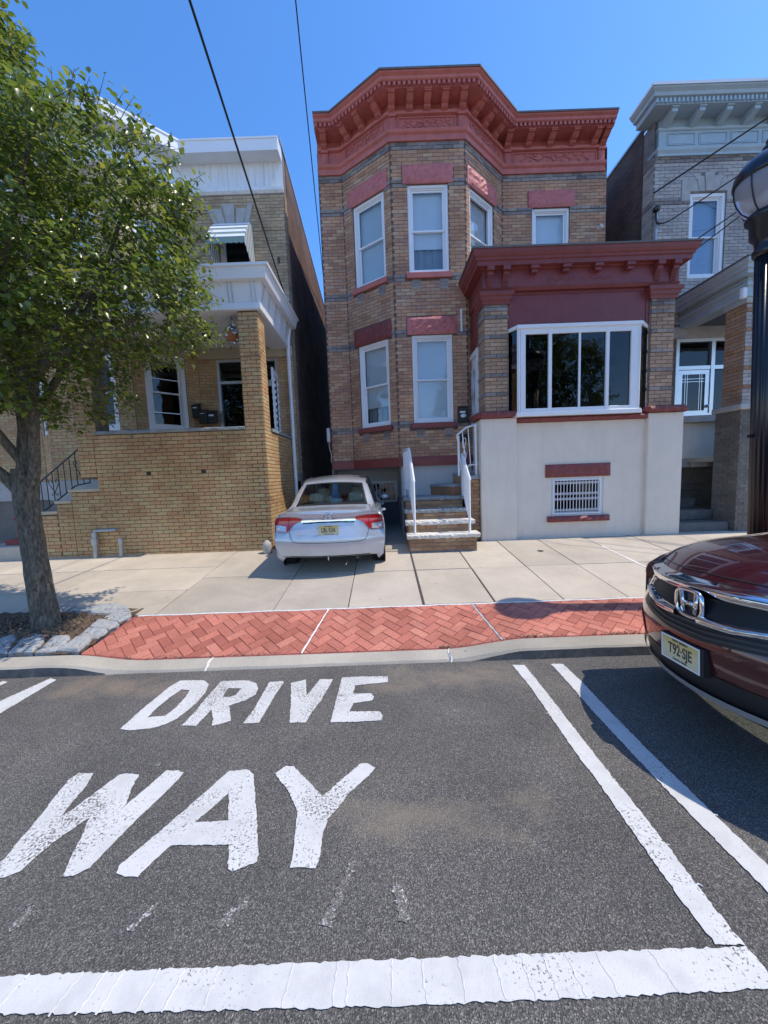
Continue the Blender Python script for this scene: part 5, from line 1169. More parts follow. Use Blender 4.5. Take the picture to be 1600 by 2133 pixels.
# iron stoop railing with heart scrolls
b = MB(); yR = PYL+.12; top = [(-6.5, yR, 1.58), (-5.9, yR, 2.02), (-5.44, yR, 2.36)]; bot = [(-6.5, yR, 1.03), (-5.72, yR, 1.58), (-5.44, yR, 1.63)]
b.tube(top, .014, 5); b.tube(bot, .012, 5); rl = b.build('stoop_railing', 'metal_black', LH)
def lerp3(path, x):
    for a, c_ in zip(path[:-1], path[1:]):
        if a[0] <= x <= c_[0]: t = (x-a[0])/(c_[0]-a[0]); return a[2]+(c_[2]-a[2])*t
    return path[-1][2]
for i in range(10):
    x = -6.48+i*.115; q = MB(); q.tube([(x, yR, lerp3(bot, x)), (x, yR, lerp3(top, x))], .008, 5); q.build('baluster', 'metal_black', rl)
for xc in (-5.62, -6.12):
    q = MB(); zc = (lerp3(top, xc)+lerp3(bot, xc))/2
    for s in (-1, 1):
        q.tube([(xc, yR, zc-.10), (xc+s*.05, yR, zc-.02), (xc+s*.095, yR, zc+.07), (xc+s*.085, yR, zc+.12), (xc+s*.05, yR, zc+.13), (xc+s*.025, yR, zc+.10), (xc+s*.04, yR, zc+.075), (xc+s*.055, yR, zc+.09)], .007, 5)
        q.tube([(xc, yR, zc-.10), (xc+s*.02, yR, zc-.15), (xc+s*.05, yR, zc-.165), (xc+s*.06, yR, zc-.14), (xc+s*.04, yR, zc-.13)], .006, 5)
    q.build('heart_scroll', 'metal_black', rl)
# porch lantern
b = MB(); z0 = 4.585; x, y = -3.38, 7.62; b.box(x-.055, x+.055, y-.055, y+.055, z0-.03, z0); b.hexa([(x-.07, y-.07, z0-.06), (x+.07, y-.07, z0-.06), (x+.07, y+.07, z0-.06), (x-.07, y+.07, z0-.06), (x-.10, y-.10, z0-.03), (x+.10, y-.10, z0-.03), (x+.10, y+.10, z0-.03), (x-.10, y+.10, z0-.03)][:4]+[(x-.05, y-.05, z0-.03), (x+.05, y-.05, z0-.03), (x+.05, y+.05, z0-.03), (x-.05, y+.05, z0-.03)])
ln = b.build('porch_lantern', 'bronze_dark', LH)
q = MB(); q.hexa([(x-.05, y-.05, z0-.18), (x+.05, y-.05, z0-.18), (x+.05, y+.05, z0-.18), (x-.05, y+.05, z0-.18), (x-.085, y-.085, z0-.06), (x+.085, y-.085, z0-.06), (x+.085, y+.085, z0-.06), (x-.085, y+.085, z0-.06)]); q.build('lantern_glass', 'glass_dark', ln)
q = MB()
for sx in (-1, 1):
    for sy in (-1, 1): q.tube([(x+sx*.05, y+sy*.05, z0-.185), (x+sx*.087, y+sy*.087, z0-.055)], .007, 4)
q.box(x-.055, x+.055, y-.055, y+.055, z0-.20, z0-.18); q.build('lantern_frame', 'bronze_dark', ln)
# grey standpipes at the foot of the wall
def pipes(pts_list, lab, extra=()):
    t = thing('standpipe', lab, 'pipe', None, pts_list[0][0][0])
    for pts, r in pts_list:
        q = MB(); q.tube(pts, r, 10); o = q.build('pipe', 'metal_galv', t); o.matrix_parent_inverse = Matrix.Translation(t.location).inverted()
    for c_, r in extra:
        q = MB(); q.tube([(c_[0], c_[1], c_[2]-r), (c_[0], c_[1], c_[2]+r)], r*1.0, 12); o = q.build('coupling', 'metal_galv', t); o.matrix_parent_inverse = Matrix.Translation(t.location).inverted()
pipes([([(-5.32, 6.70, .25), (-5.31, 6.70, .5), (-5.30, 6.70, .72)], .036), ([(-5.30, 6.70, .72), (-5.27, 6.70, .745), (-5.10, 6.70, .75), (-4.93, 6.72, .75), (-4.92, 6.8, .75)], .028)], 'grey bent gas pipe rising from the pavement into the ochre brick wall', [((-5.31, 6.70, .55), .058), ((-5.30, 6.70, .66), .045)])
pipes([([(-4.85, 6.70, .26), (-4.835, 6.70, .55)], .032)], 'short straight grey pipe stub standing before the ochre brick wall', [((-4.835, 6.70, .555), .042)])
q = MB(); q.lathe([(.07, 0), (.078, .02), (.08, .14), (.07, .19), (.04, .21), (.035, .23)], 18, (-2.14, 6.62, walk_z(6.62))); o = q.build('cover_pipe', 'stone_grey', None, smooth=True); tag(o, 'stubby grey vent cap on the pavement between brick wall and silver car', 'vent cap')
lay_bricks(lst, LH)
# hanging flower baskets
def basket(x, y, z, lab, sc_=1, hang=4.585):
    t = thing('hanging_basket', lab, 'flower basket', 'flower baskets hanging in the porch', (x, y, z))
    b = MB(); b.lathe([(.03, -.12), (.09, -.10), (.13, -.03), (.145, .02), (.13, .02), (.1, -.02)], 16); b.build('pot', 'terracotta', t, smooth=True)
    b = MB(); [b.tube([(.13*math.cos(a), .13*math.sin(a), .02), (0, 0, hang-z-.08)], .004, 4) for a in (0, 2.1, 4.2)]; b.tube([(0, 0, hang-z-.09), (0, 0, hang-z)], .005, 5); b.build('hanger', 'cable', t)
    rnd = random.Random(int(x*100)); b = MB(); g = MB()
    for i in range(150):
        a = rnd.uniform(0, 6.28); r = rnd.uniform(.02, .19)**1; zz = rnd.uniform(0, .16)-max(0, r-.11)*rnd.uniform(0, 3.2); c_ = (r*math.cos(a), r*math.sin(a), zz); s = rnd.uniform(.012, .024)*sc_; n_ = Vector((math.cos(a), math.sin(a), rnd.uniform(-.3, 1))).normalized(); u = n_.cross(Vector((0, 0, 1))).normalized(); v = n_.cross(u)
        tgt = b if i % 3 else g; cc = Vector(c_); k = 5
        tgt.add([cc+n_*.005]+[cc+(u*math.cos(q_*2*math.pi/k)+v*math.sin(q_*2*math.pi/k))*s for q_ in range(k)], [(0, 1+q_, 1+(q_+1) % k) for q_ in range(k)])
    for i in range(120):
        a = rnd.uniform(0, 6.28); r = rnd.uniform(.0, .17); cc = Vector((r*math.cos(a), r*math.sin(a), rnd.uniform(-.02, .12)-max(0, r-.12)*2)); s = .022; n_ = Vector((rnd.uniform(-1, 1), rnd.uniform(-1, 1), 1)).normalized(); u = n_.orthogonal().normalized(); v = n_.cross(u); g.add([cc+u*s, cc+v*s*.5, cc-u*s, cc-v*s*.5], [(0, 1, 2, 3)])
    b.build('blossoms', 'flower_white', t, fix=False); g.build('foliage', 'flower_leaf', t, fix=False)
basket(-2.62, 6.98, 4.20, 'terracotta hanging basket of white flowers beside the brick porch column')
basket(-3.62, 7.0, 4.13, 'hanging basket of white flowers half hidden by the tree, middle of the porch')
basket(-4.42, 7.0, 3.98, 'dark hanging basket under the tree leaves, left end of the porch', .7)
mailbox(-4.20, 8.72, 3.03, .16, .34, 'slim black mailbox left of two others on the porch wall', 'mailboxes on the porch wall', plate=False, white=.62)
mailbox(-4.03, 8.70, 2.90, .18, .32, 'black mailbox in the middle of three on the porch wall', 'mailboxes on the porch wall', plate=False, white=.66)
mailbox(-3.83, 8.70, 2.90, .19, .30, 'black mailbox nearest the porch door, right of two others', 'mailboxes on the porch wall', plate=False, white=.5)
# ================================================================== FURTHER LEFT HOUSE, seen through the tree
NH = thing('brick_house', 'pale brick house glimpsed behind the tree trunk at the left edge', 'house')
nf = Fr((-14.5, 9.4), (-9.7, 9.4)); b = MB(); hs = [(3.5, 4.3, 2.6, 4.5), (1.2, 2.2, 2.6, 4.5), (3.5, 4.3, 5.4, 7.2), (1.2, 2.2, 5.4, 7.2)]; wall_face(b, nf, 0, nf.L, .2, 8.2, hs, .12); b.box(-14.5, -9.7, 9.62, 18, .2, 8.2); b.build('wall', 'mortar_grey', NH, fix=False)
lst = []; bricks(lst, nf, 0, nf.L, 1.7, 8.2, 'brick_buff', hs, vis=1); lay_bricks(lst, NH, 200)
for h in hs: window(NH, nf, *h, blind='blind_white', blind_up=.5, glass='glass_dark', depth=.02)
b = MB(); b.sweep([(-14.5, 9.4), (-9.7, 9.4)], [(0, 8.2), (.2, 8.25), (.35, 8.5), (.35, 8.7), (0, 8.75)]); b.build('cornice', 'siding_white', NH)
# base wall of the left house under its bay, with a small white window; stoop clutter
b = MB(); b.prism([(-9.6, 8.9), (-9.6, 8.78), (B1[0], 8.78), (B2[0], 7.88), (-5.6, 7.88), (-5.6, 8.9)], .1, 1.28); b.build('base_wall', 'brick_dark_base', LH); b = MB(); b.prism([(-9.6, 8.9), (-9.6, 8.75), (B1[0], 8.75), (B2[0], 7.85), (-5.6, 7.85), (-5.6, 8.9)], 1.282, 1.70); b.build('base_course', 'stone_grey', LH)
g = Fr((-6.95, 7.87), (-5.6, 7.87)); b = MB(); b.ring(g, .55, .95, .80, 1.26, .05, 0, .03); w4 = b.build('window', 'paint_white', LH); b = MB(); b.fbox(g, .60, .90, .004, .01, .85, 1.21); b.build('pane', 'glass_dark', w4)
b = MB(); b.box(-7.6, -6.62, 6.75, 8.2, .15, .50); o = b.build('landing', 'concrete_grey', LH); bev(o, .02)
b = MB(); b.box(-7.2, -6.75, 6.95, 7.5, .505, .60); o = b.build('door_mat', 'red_box', None); tag(o, 'striped dark red mat lying on the low concrete step at the left edge', 'mat')
t = thing('storage_box', 'dark red box on the left stoop at the photo edge', 'box', None, (-7.32, 7.7, .505)); b = MB(); b.box(-.2, .2, -.2, .2, 0, .42); o = b.build('body', 'red_box', t); bev(o, .02); b = MB(); b.box(-.215, .215, -.215, .215, .42, .47); o = b.build('lid', 'red_box', t); bev(o, .015)
t = thing('storage_box', 'dark blue bin beside the red box on the left stoop', 'bin', None, (-6.86, 7.8, .505)); b = MB(); b.lathe([(.14, 0), (.17, .28), (.185, .29), (.185, .31), (.15, .31)], 4); b.build('body', 'blue_box', t)
# ================================================================== RIGHT HOUSE
random.seed(44)
RH = thing('brick_house', 'grey buff brick house with blue-grey bracketed cornice, right of the maroon porch', 'house')
C0, C1 = (5.93, 8.4), (10.6, 8.4)
rf = Fr(C0, C1); ZR = 7.96
hs = [(.78, 1.55, 5.55, 7.26), (2.7, 3.5, 5.55, 7.26), (.62, 1.86, 2.62, 4.30)]
lst = []; b = MB(); wall_face(b, rf, 0, rf.L, .2, ZR, hs, .14)
def sp_r(zc):
    if 7.86 < zc < 7.98: return ('brick_weathered', .014)
    if 7.03 < zc < 7.16: return ('brick_weathered', .018)
    return False
ext = list(hs)+[(.58, 1.75, 7.10, 7.53), (.98, 1.35, 7.5, 7.64), (2.5, 3.7, 7.1, 7.6)]
bricks(lst, rf, .004, rf.L, 4.6, ZR, 'brick_grey_buff', ext, special=sp_r, vis=3, off=.02)
bricks(lst, rf, .004, rf.L, .2, 2.5, 'brick_dark_base', [(.62, 1.62, 1.5, 2.8)], vis=.6)
bricks(lst, rf, .004, rf.L, 2.5, 4.6, 'brick_dark_base', hs, vis=.6)
sl_ = Fr((5.93, 8.72), (5.93, 8.4)); bricks(lst, sl_, 0, sl_.L, 2.5, ZR, 'brick_grey_buff', special=sp_r, vis=.8)
b.quad((5.93, 8.4, .1), (5.93, 19, .1), (5.93, 19, 8.1), (5.93, 8.4, 8.7)); b.quad((10.6, 8.4, .1), (10.6, 19, .1), (10.6, 19, 8.1), (10.6, 8.4, 8.7)); b.quad((5.93, 19, 0), (10.6, 19, 0), (10.6, 19, 8.1), (5.93, 19, 8.1)); b.build('wall', 'mortar_grey', RH, fix=False)
def rsl(y): return 8.80-.035*(y-8.4)
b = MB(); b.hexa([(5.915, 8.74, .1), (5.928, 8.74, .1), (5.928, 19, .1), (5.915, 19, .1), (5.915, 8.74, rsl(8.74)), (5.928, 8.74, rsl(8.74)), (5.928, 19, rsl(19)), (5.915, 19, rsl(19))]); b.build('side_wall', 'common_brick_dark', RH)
b = MB(); b.hexa([(5.88, 8.36, rsl(8.3)+.0), (5.99, 8.36, rsl(8.3)+.0), (5.99, 19, rsl(19)), (5.88, 19, rsl(19)), (5.88, 8.36, rsl(8.3)+.05), (5.99, 8.36, rsl(8.3)+.05), (5.99, 19, rsl(19)+.05), (5.88, 19, rsl(19)+.05)]); b.build('coping', 'aluminium', RH)
b = MB(); b.prism([(5.95, 19), (5.95, 8.5), (10.6, 8.5), (10.6, 19)], lambda x, y: rsl(y)-.2, lambda x, y: rsl(y)-.12); b.build('roof', 'roof_tar', RH)
b = MB(); b.box(5.95, 10.55, 8.6, 18.9, 4.8, 4.9); b.box(5.95, 10.55, 11.2, 11.3, .2, 8); b.build('floor', 'interior_dark', RH)
cp = [(6.02, 8.6), (6.02, 8.40), (10.6, 8.40)]
b = MB(); b.sweep(cp, [(-.05, 7.96), (.05, 7.96), (.055, 8.0), (.09, 8.05), (.10, 8.09), (.03, 8.11), (.03, 8.43), (.06, 8.45), (.07, 8.48), (.03, 8.50), (.03, 8.66), (-.05, 8.66)]); b.build('frieze', 'cornice_grey', RH)
b = MB(); b.sweep(cp, [(-.05, 8.66), (.36, 8.66), (.365, 8.76), (.42, 8.77), (.44, 8.82), (.49, 8.86), (.50, 8.89), (-.05, 8.90)]); b.build('cornice_crown', 'cornice_grey', RH)
b = MB(); b.sweep(cp, [(-.05, 8.902), (.50, 8.892), (.515, 8.88), (.52, 8.93), (-.05, 8.95)]); b.build('roof_edge_flashing', 'vinyl_white', RH)
cf = Fr((6.02, 8.4), (10.6, 8.4)); b = MB()
for i in range(60): u = -.36+.085*i; b.fbox(cf, u, u+.045, .355, .395, 8.675, 8.755)
o = b.build('dentils', 'cornice_grey', RH); o['kind'] = 'stuff'
for u in (.07, .62, 1.17, 1.72, 2.27, 2.82, 3.4):
    q = MB(); P = cf.p; q.hexa([P(u-.06, .07, 8.47), P(u+.06, .07, 8.47), P(u+.06, .0, 8.47), P(u-.06, .0, 8.47), P(u-.06, .32, 8.57), P(u+.06, .32, 8.57), P(u+.06, .0, 8.57), P(u-.06, .0, 8.57)]); q.fbox(cf, u-.06, u+.06, 0, .32, 8.57, 8.635); q.fbox(cf, u-.075, u+.075, 0, .345, 8.635, 8.66); o = q.build('bracket', 'cornice_grey', RH); bev(o, .006, 1)
for u in (.14, .80, 1.46, 2.12, 2.78):
    q = MB(); q.ring(cf, u, u+.58, 8.17, 8.40, .018, .02, .045); q.fbox(cf, u+.03, u+.55, .028, .038, 8.20, 8.37); q.build('frieze_panel', 'cornice_grey', RH)
# stone arch lintel with ears
def st(poly, d):
    q = MB(); n = len(poly); P = rf.p; q.add([P(u, d, z) for u, z in poly]+[P(u, -.01, z) for u, z in poly], [tuple(range(n)), tuple(reversed(range(n, 2*n)))]+[(i, n+i, n+(i+1) % n, (i+1) % n) for i in range(n)]); o = q.build('lintel_stone', 'stone_grey', RH); bev(o, .006, 1)
uc = 1.165
st([(.59, 7.10), (.775, 7.10), (.775, 7.28), (.96, 7.28), (.90, 7.50), (.86, 7.52), (.59, 7.52)], .016)
st([(.965, 7.28), (1.085, 7.28), (1.055, 7.58), (.865, 7.58), (.868, 7.53), (.905, 7.51)], .020); st([(1.09, 7.28), (1.24, 7.28), (1.27, 7.64), (1.06, 7.64)], .034); st([(1.245, 7.28), (1.365, 7.28), (1.425, 7.51), (1.462, 7.53), (1.465, 7.58), (1.275, 7.58)], .020)
st([(1.555, 7.10), (1.74, 7.10), (1.74, 7.52), (1.47, 7.52), (1.43, 7.50), (1.37, 7.28), (1.555, 7.28)], .016)
window(RH, rf, *hs[0], casing=.07, blind='blind_blue', depth=.05); window(RH, rf, *hs[1], casing=.07, blind='blind_blue')
# service mast on the corner
b = MB(); b.tube([(5.965, 8.34, 4.9), (5.965, 8.34, 6.85)], .032, 8); b.build('service_mast', 'metal_galv', RH); b = MB(); b.sphere((5.955, 8.33, 6.92), .075, 10, 6, (1, 1, .8)); b.tube([(5.955, 8.33, 6.86), (5.91, 8.28, 6.75), (5.93, 8.27, 6.62), (5.99, 8.26, 6.58)], .02, 6); b.build('weather_head', 'metal_black', RH)
# ---- its porch: roof edge running back from the street, corner column, entrance
pl = [(6.62, 8.39), (6.62, 6.92), (10.5, 6.92)]
b = MB(); b.sweep(pl, [(-.25, 4.50), (.03, 4.50), (.035, 4.56), (.02, 4.57), (.02, 4.66), (.06, 4.68), (.065, 4.73), (.03, 4.735), (.03, 4.83), (-.25, 4.83)]); b.build('porch_frieze', 'cornice_grey', RH)
b = MB(); b.sweep(pl, [(-.25, 4.83), (.16, 4.83), (.165, 4.90), (.20, 4.905), (.205, 4.96), (.25, 4.99), (.26, 5.05), (-.25, 5.08)]); b.build('porch_cornice', 'cornice_grey', RH)
b = MB(); b.sweep(pl, [(-.25, 5.082), (.265, 5.052), (.275, 5.05), (.275, 5.075), (-.25, 5.105)]); b.build('roof_edge_flashing', 'roof_flash', RH)
b = MB(); b.prism([(6.64, 8.38), (6.64, 6.94), (10.5, 6.94), (10.5, 8.38)], 4.95, 5.07); b.build('porch_roof', 'roof_tar', RH); b = MB(); b.prism([(6.66, 8.38), (6.66, 6.98), (10.5, 6.98), (10.5, 8.38)], 4.54, 4.58); b.build('porch_ceiling', 'paint_slate', RH)
sdl = Fr((6.62, 8.39), (6.62, 6.92)); b = MB()
for i in range(5): b.fbox(sdl, .1+.28*i, .30+.28*i, .028, .045, 4.76, 4.80)
b.build('frieze_panel', 'cornice_grey', RH)
b = MB(); b.box(6.68, 7.08, 6.98, 7.38, 2.62, 4.50); b.build('pier_core', 'mortar_grey', RH)
def sp_rp(zc):
    k = int(round((zc-2.64)/.0677-.5))
    if k % 5 == 4 or k > 25: return ('brick_orange_step', .016)
    return False
for fr, mt in ((Fr((6.68, 6.98), (7.08, 6.98)), 'brick_grey_buff'), (Fr((6.68, 7.38), (6.68, 6.98)), 'brick_tan')): bricks(lst, fr, 0, fr.L, 2.64, 2.64+27*.0677, mt, special=sp_rp, vis=2, off=0)
b = MB(); b.sweep([(6.68, 7.40), (6.68, 6.98), (7.08, 6.98)], [(-.1, 4.42), (.02, 4.42), (.05, 4.46), (.06, 4.50), (-.1, 4.50)]); b.build('pier_capital', 'cornice_grey', RH)
b = MB(); b.box(6.60, 7.16, 6.90, 7.52, 2.53, 2.635); o = b.build('pier_cap', 'stone_grey', RH); bev(o, .02)
b = MB(); b.box(6.66, 7.12, 6.95, 7.48, .2, 2.53); b.box(7.12, 10.5, 7.0, 7.3, .2, 2.5); b.build('pier_core', 'mortar_grey', RH)
for fr in (Fr((6.66, 6.95), (7.12, 6.95)), Fr((6.66, 7.48), (6.66, 6.95))): bricks(lst, fr, 0, fr.L, .28, 2.53, 'brick_dark_base', vis=2, proud=.008, off=.03)
b = MB(); b.box(6.7, 10.5, 7.3, 8.38, 1.6, 1.7); b.build('porch_floor', 'concrete_grey', RH)
# landing with white riser panel and plastic edging below the door; steps
b = MB(); b.prism([(6.05, 8.37), (6.05, 8.16), (7.6, 7.95), (7.6, 8.37)], 2.46, 2.60); o = b.build('landing_edge', 'stone_grey', RH); bev(o, .01)
b = MB(); b.box(6.05, 7.55, 8.22, 8.37, 1.69, 2.46); b.build('landing_panel', 'stucco', RH)
for i in range(4):
    q = MB(); x0 = 6.06+.37*i; q.hexa([(x0, 8.17, 1.50), (x0+.36, 8.17, 1.50), (x0+.36, 8.22, 1.50), (x0, 8.22, 1.50), (x0+(.0 if i % 2 else .03), 8.20, 1.688), (x0+.36, 8.20, 1.688), (x0+.36, 8.22, 1.688), (x0, 8.22, 1.688)]); q.build('plastic_edging', 'paint_white' if i % 2 == 0 else 'stone_grey', RH)
for (x0, x1, y0, y1, z0, z1) in ((5.6, 6.64, 7.05, 8.35, .2, .44), (5.6, 6.64, 7.42, 8.35, .44, .64), (5.8, 6.64, 7.85, 8.35, .64, .84)):
    q = MB(); q.box(x0, x1, y0, y1, z0, z1-.002); o = q.build('stoop_step', 'stone_dark', RH); bev(o, .012)
# glazed entrance: aluminium frame, transom, door with lead bars
ef = rf; b = MB(); b.ring(ef, .62, 1.86, 2.62, 4.30, .07, -.10, -.0); b.fbox(ef, .69, 1.79, -.08, -.01, 3.64, 3.72); b.fbox(ef, 1.40, 1.48, -.08, .0, 2.69, 4.23); dr = b.build('door', 'aluminium', RH); dr['label'] = 'glazed aluminium entrance door with leaded bars'
b = MB(); b.fbox(ef, .69, 1.40, -.06, -.055, 3.72, 4.23); b.fbox(ef, 1.48, 1.79, -.06, -.055, 2.69, 3.64); b.fbox(ef, 1.48, 1.79, -.06, -.055, 3.72, 4.23); b.fbox(ef, .79, 1.30, -.05, -.045, 2.75, 3.54); b.build('pane', 'glass_dark', dr)
b = MB(); b.ring(ef, .70, 1.39, 2.66, 3.63, .09, -.06, -.02); b.build('door_leaf', 'aluminium', dr)
b = MB(); [b.fbox(ef, u, u+.012, -.044, -.036, 2.75, 3.54) for u in (.86, .91, 1.18, 1.23)]; [b.fbox(ef, .79, 1.30, -.044, -.035, z, z+.012) for z in (3.38, 3.44)]; b.build('lead_bars', 'aluminium', dr)
b = MB(); b.sphere(ef.p(1.35, .0, 2.84), .035, 10, 6); b.build('handle', 'chrome', dr)
b = MB(); b.fbox(ef, .45, 2.1, -.01, .03, 4.30, 4.54); b.build('entrance_lintel', 'stone_grey', RH)
b = MB(); b.box(6.36, 6.44, 6.72, 6.80, 4.40, 4.58); o = b.build('security_light', 'paint_white', RH); bev(o, .02)
lay_bricks(lst, RH)
# ================================================================== VEHICLES
def cr(ctrl, n):
    """Catmull-Rom through control rows, n samples per span; returns samples and the control parameter of each"""
    C = np.array(ctrl, float); out = []; ts = []
    for i in range(len(C)-1):
        p0, p1, p2, p3 = C[max(i-1, 0)], C[i], C[i+1], C[min(i+2, len(C)-1)]
        for k in range(n):
            t = k/n; out.append(.5*((2*p1)+(-p0+p2)*t+(2*p0-5*p1+4*p2-p3)*t*t+(-p0+3*p1-3*p2+p3)*t**3)); ts.append(i+t)
    out.append(C[-1]); ts.append(len(C)-1)
    return np.array(out), np.array(ts)
class Body:
    """car body skin: a closed side-view profile of (x, z, half width, x shift at the edge, drop at the edge)"""
    def __init__(s, prof, loc, rotz, scale, tilt=(0, 0), belt=None, hw=None):
        s.P, s.T = cr(prof, 6); s.prof = prof
        s.M = Matrix.Translation(loc) @ Matrix.Rotation(rotz, 4, 'Z') @ Matrix.Rotation(tilt[0], 4, 'X') @ Matrix.Rotation(tilt[1], 4, 'Y') @ Matrix.Scale(scale, 4)
        s.belt = belt; s.hw = hw
    def w(s, p): return tuple(s.M @ Vector(p))
    def at(s, sp, t):
        i = np.array([np.interp(sp, s.T, s.P[:, k]) for k in range(5)]); a = abs(t)
        return (i[0]+i[3]*a**2.2, i[2]*t, i[1]-i[4]*a**2)
    def solve(s, y, z, s0, s1):
        """point of the end face (between profile params s0, s1) at height z and side offset y"""
        ss = np.linspace(s0, s1, 120); best = None
        for q in ss:
            hwid = np.interp(q, s.T, s.P[:, 2]); t = max(-1, min(1, y/hwid)); p = s.at(q, t); e = abs(p[2]-z)
            if best is None or e < best[0]: best = (e, p)
        return best[1]
    def top(s, s0, s1, nt=12, off=0, t0=-1, t1=1):
        qs = [q for q in s.T if s0-1e-6 <= q <= s1+1e-6]
        rows = []
        for q in qs:
            row = []
            for k in range(nt+1):
                t = t0+(t1-t0)*k/nt; p = Vector(s.at(q, t))
                if off:
                    e = .02; a = Vector(s.at(min(q+e, s.T[-1]), t))-Vector(s.at(max(q-e, 0), t)); b_ = Vector(s.at(q, t+e))-Vector(s.at(q, t-e)); nn = a.cross(b_).normalized(); p = p+nn*off
                row.append(s.w(p))
            rows.append(row)
        return rows
    def side(s, xs, sg, z0, x_to_top):
        rows = []
        for x in xs:
            yt, zt = x_to_top(x); hw = s.hw(x); col = []
            for v, (zz, ww) in enumerate(((z0, hw-.10), (z0+.07, hw-.02), (z0+.25, hw), (z0+.42, hw+.004), (.72*0+z0+.55, hw-.004))):
                col.append((x, sg*ww, zz))
            zs = col[-1][2]; ws = hw-.004
            for t in (.25, .5, .75, 1.0):
                a = t*math.pi/2; col.append((x, sg*(ws+(yt-ws)*(1-math.cos(a))), zs+(zt-zs)*math.sin(a)))
            rows.append([s.w(p) for p in col])
        return rows
def ribbon(B, s0, s1, y0, y1, top, bot, off=.006, n=14, m=4, sgn=-1, bulge=0):
    """strip lying on the end face between two curves z=top(y), z=bot(y)"""
    rows = []
    for j in range(m+1):
        r = []
        for i in range(n+1):
            y = y0+(y1-y0)*i/n; z = bot(y)+(top(y)-bot(y))*j/m; p = B.solve(y, z, s0, s1); r.append(B.w((p[0]+sgn*(off+bulge*float(np.interp(j/m, [0, .12, .7, 1], [0, .45, 1, -.2]))), p[1], p[2])))
        rows.append(r)
    mb = MB(); mb.grid(rows)
    return mb
def wheel(parent, B, x, y, r, wd, hub='aluminium', name='wheel'):
    ax = lambda X, Y, Z: B.w((x+X, y+Z, r+Y)); sg = 1 if y > 0 else -1
    mb = MB(); mb.lathe([(r*.62, -wd/2), (r*.93, -wd/2), (r, -wd/2+.03), (r, wd/2-.03), (r*.93, wd/2), (r*.62, wd/2)], 28, ax=ax); o = mb.build('tyre', 'rubber', parent, smooth=True)
    mb = MB(); mb.lathe([(r*.64, -wd*.42), (r*.64, wd*.42)], 24, ax=ax); 
    for k in range(7):
        a = k*2*math.pi/7; c_, s_ = math.cos(a), math.sin(a); mb.hexa([ax(c_*.03-s_*.03, s_*.03+c_*.03, sg*wd*.42), ax(c_*.03+s_*.03, s_*.03-c_*.03, sg*wd*.42), ax(c_*r*.62+s_*.02, s_*r*.62-c_*.02, sg*wd*.40), ax(c_*r*.62-s_*.02, s_*r*.62+c_*.02, sg*wd*.40), ax(c_*.03-s_*.03, s_*.03+c_*.03, sg*wd*.46), ax(c_*.03+s_*.03, s_*.03-c_*.03, sg*wd*.46), ax(c_*r*.62+s_*.02, s_*r*.62-c_*.02, sg*wd*.44), ax(c_*r*.62-s_*.02, s_*r*.62+c_*.02, sg*wd*.44)])
    mb.build('rim', hub, o)
    return o
def place_text(s, size, B, M, mat, parent, name='lettering', sc=(1, 1), depth=.001):
    me = text_mesh(s, size, depth, sc); me.transform(M); me.materials.append(MATS[mat]); o = bpy.data.objects.new(name, me); COL.objects.link(o); o.parent = parent
    return o

# ---------------------------------------------------- silver sedan, tail to the street
random.seed(8)
SED = thing('parked_car', 'silver four-door sedan parked nose-in between the brick houses', 'car', None, (-.82, 5.30, .13))
SP = [(.40, .28, .70, .05, 0), (.08, .305, .74, .10, 0), (.015, .42, .84, .15, 0), (.0, .56, .865, .16, 0), (.025, .66, .87, .16, 0), (.075, .78, .865, .15, 0), (.10, .90, .845, .14, 0), (.085, 1.0, .78, .12, .012), (.16, 1.035, .74, .06, .03),
      (.58, 1.065, .70, .09, .025), (.92, 1.245, .645, .07, .03), (1.25, 1.405, .595, .04, .04), (1.5, 1.465, .595, .02, .05), (2.0, 1.495, .60, 0, .05), (2.5, 1.46, .58, -.03, .05), (3.3, 1.02, .68, -.15, .03),
      (3.75, .93, .74, -.1, .04), (4.2, .80, .74, -.15, .05), (4.40, .62, .80, -.25, 0), (4.44, .42, .80, -.25, 0), (4.30, .25, .76, -.2, 0), (4.0, .22, .7, 0, 0)]
def hw_s(x): return float(np.interp(x, [.14, .35, .8, 1.5, 2.5, 3.4, 4.0, 4.2], [.855, .872, .876, .876, .876, .87, .84, .80]))
B = Body(SP, (-.80, 5.27, .125), R(3.2), .935, belt=None, hw=hw_s)
